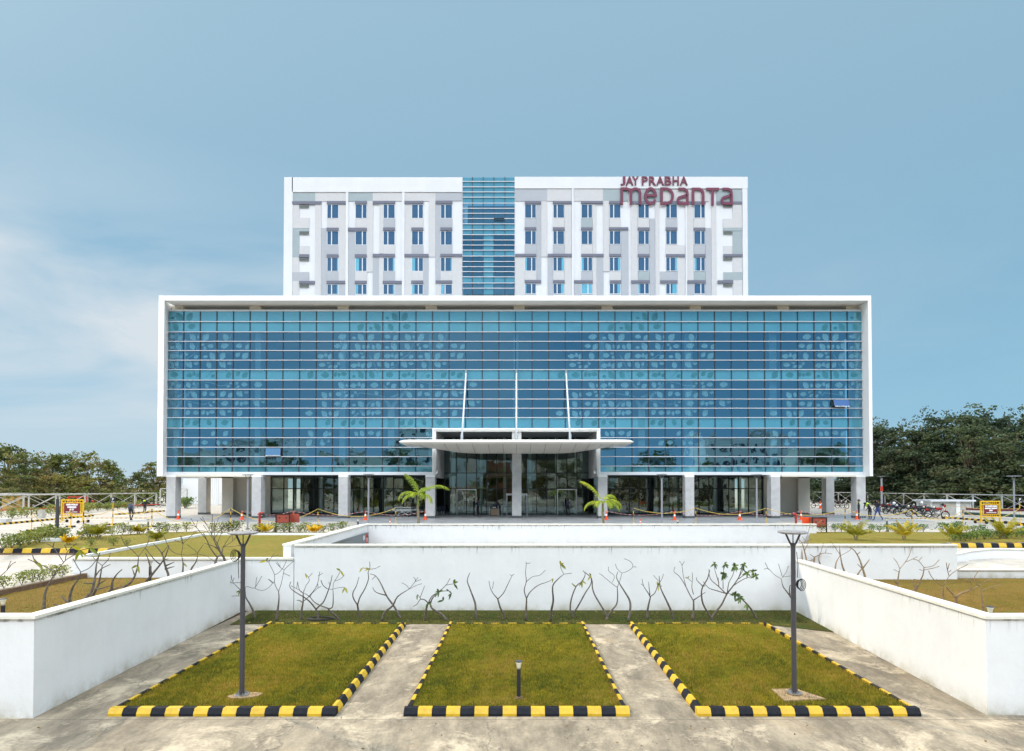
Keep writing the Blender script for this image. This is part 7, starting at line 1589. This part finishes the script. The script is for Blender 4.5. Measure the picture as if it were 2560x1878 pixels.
for u, v, hc, mt_, lab in ((2235, 1258, 1.35, M_WHT, 'white helmet on the third parked motorcycle'), (2357, 1262, 1.3, M_BLKG, 'black helmet high on the red motorcycle'), (2252, 1266, 1.12, M_BLKG, 'shiny dark helmet beside the blue motorcycle'), (2304, 1257, 1.2, M_WHT, 'small white helmet behind the large black motorcycle'), (2336, 1270, 1.06, M_BLKG, 'glossy black helmet on the seat of the red motorcycle')):
    b_ = F(u, v, (2.95) * FPX / 72.0); m = MB(); m.ball((0, 0, 0), (.14, .17, .15), None, 14, 10); h_ = m.build('helmet', mt_, loc=b_, smooth=True); tag(h_, lab, 'helmet')
# green and striped cloth bundle on the bikes is left as leafy plants by the fence
# ------------------------------------------------------------------ the street behind the photographer, seen mirrored in the glass
M_H1 = mat('house_cream', (.62, .58, .48), .8); M_H2 = mat('house_white', (.72, .72, .70), .8); M_H3 = mat('house_brick', (.30, .12, .09), .8)
def rhouse(label, x, Y, w_, d_, h, mt):
    wins = []
    nf = max(1, int(h // 3.4))
    for f in range(nf):
        k = 0; xx = -w_ / 2 + 1
        while xx + 1.4 < w_ / 2: wins.append((xx, xx + 1.3, .9 + f * 3.4, 2.4 + f * 3.4)); xx += 2.9
    o = empty('street_house', (x, Y, 0), label, 'house', 'houses mirrored in the glass front')
    m = MB(); m.box((-w_ / 2, -d_, 0), (w_ / 2, 0, h)); m.build('wall', mt, o); m = MB(); m.box((-w_ / 2 - .3, -d_ - .3, h + .003), (w_ / 2 + .3, .3, h + .35)); m.build('roof', M_H2, o)
    for (a, c, z0, z1) in wins: m = MB(); m.box((a, .002, z0), (c, .06, z1)); m.build('window', M_DKF, o)
for k, (x, Y, w_, h, mt) in enumerate(((-66, -36, 17, 17, M_H2), (-44, -44, 14, 14, M_H1), (-24, -34, 12, 20.5, M_H2), (-5, -40, 10, 12, M_H3), (12, -48, 16, 17, M_H2), (34, -38, 12, 11, M_H1), (58, -38, 20, 18.5, M_H2), (82, -44, 14, 15, M_H1), (-90, -44, 16, 15, M_H1))):
    rhouse(f'{("pale", "cream", "tall white", "brick red", "wide white", "low cream", "broad white", "cream corner", "cream end")[k]} house across the street, mirrored in the glass front', x, Y, w_, 12, h, mt)
for k in range(22): 
    x = -95 + k * 9.3 + random.uniform(-3, 3); Y = -18 - random.uniform(0, 12); s_ = random.uniform(.9, 1.9)
    o = empty('tree', (x, Y, 0), 'street tree behind the photographer, mirrored in the lower glass', 'tree', 'street trees mirrored in the glass', random.uniform(0, 6)); o.scale = (s_,) * 3; link('crown', LT[k % 3][0], o); link('trunk', LT[k % 3][1], o)
# dry leaves and litter blown about the sunken yard
V, Fc, C_ = leafcloud(260, lambda g, n: np.column_stack([g.uniform(-10, 10, n), np.where(g.uniform(0, 1, n) < .6, g.uniform(21.9, 24.1, n), g.uniform(9.5, 13.0, n)), g.uniform(.045, .06, n)]), .07, .12, 91, .55)
tag(tinted('dry_leaves', V, Fc, rng.uniform(0, 1, len(Fc)), leafmat('dry_leaf', [(.10, .06, .03), (.22, .13, .05), (.35, .27, .10)], .8, .1)), 'dry fallen leaves scattered on the grass strip and the yard', 'leaves', kind='stuff')
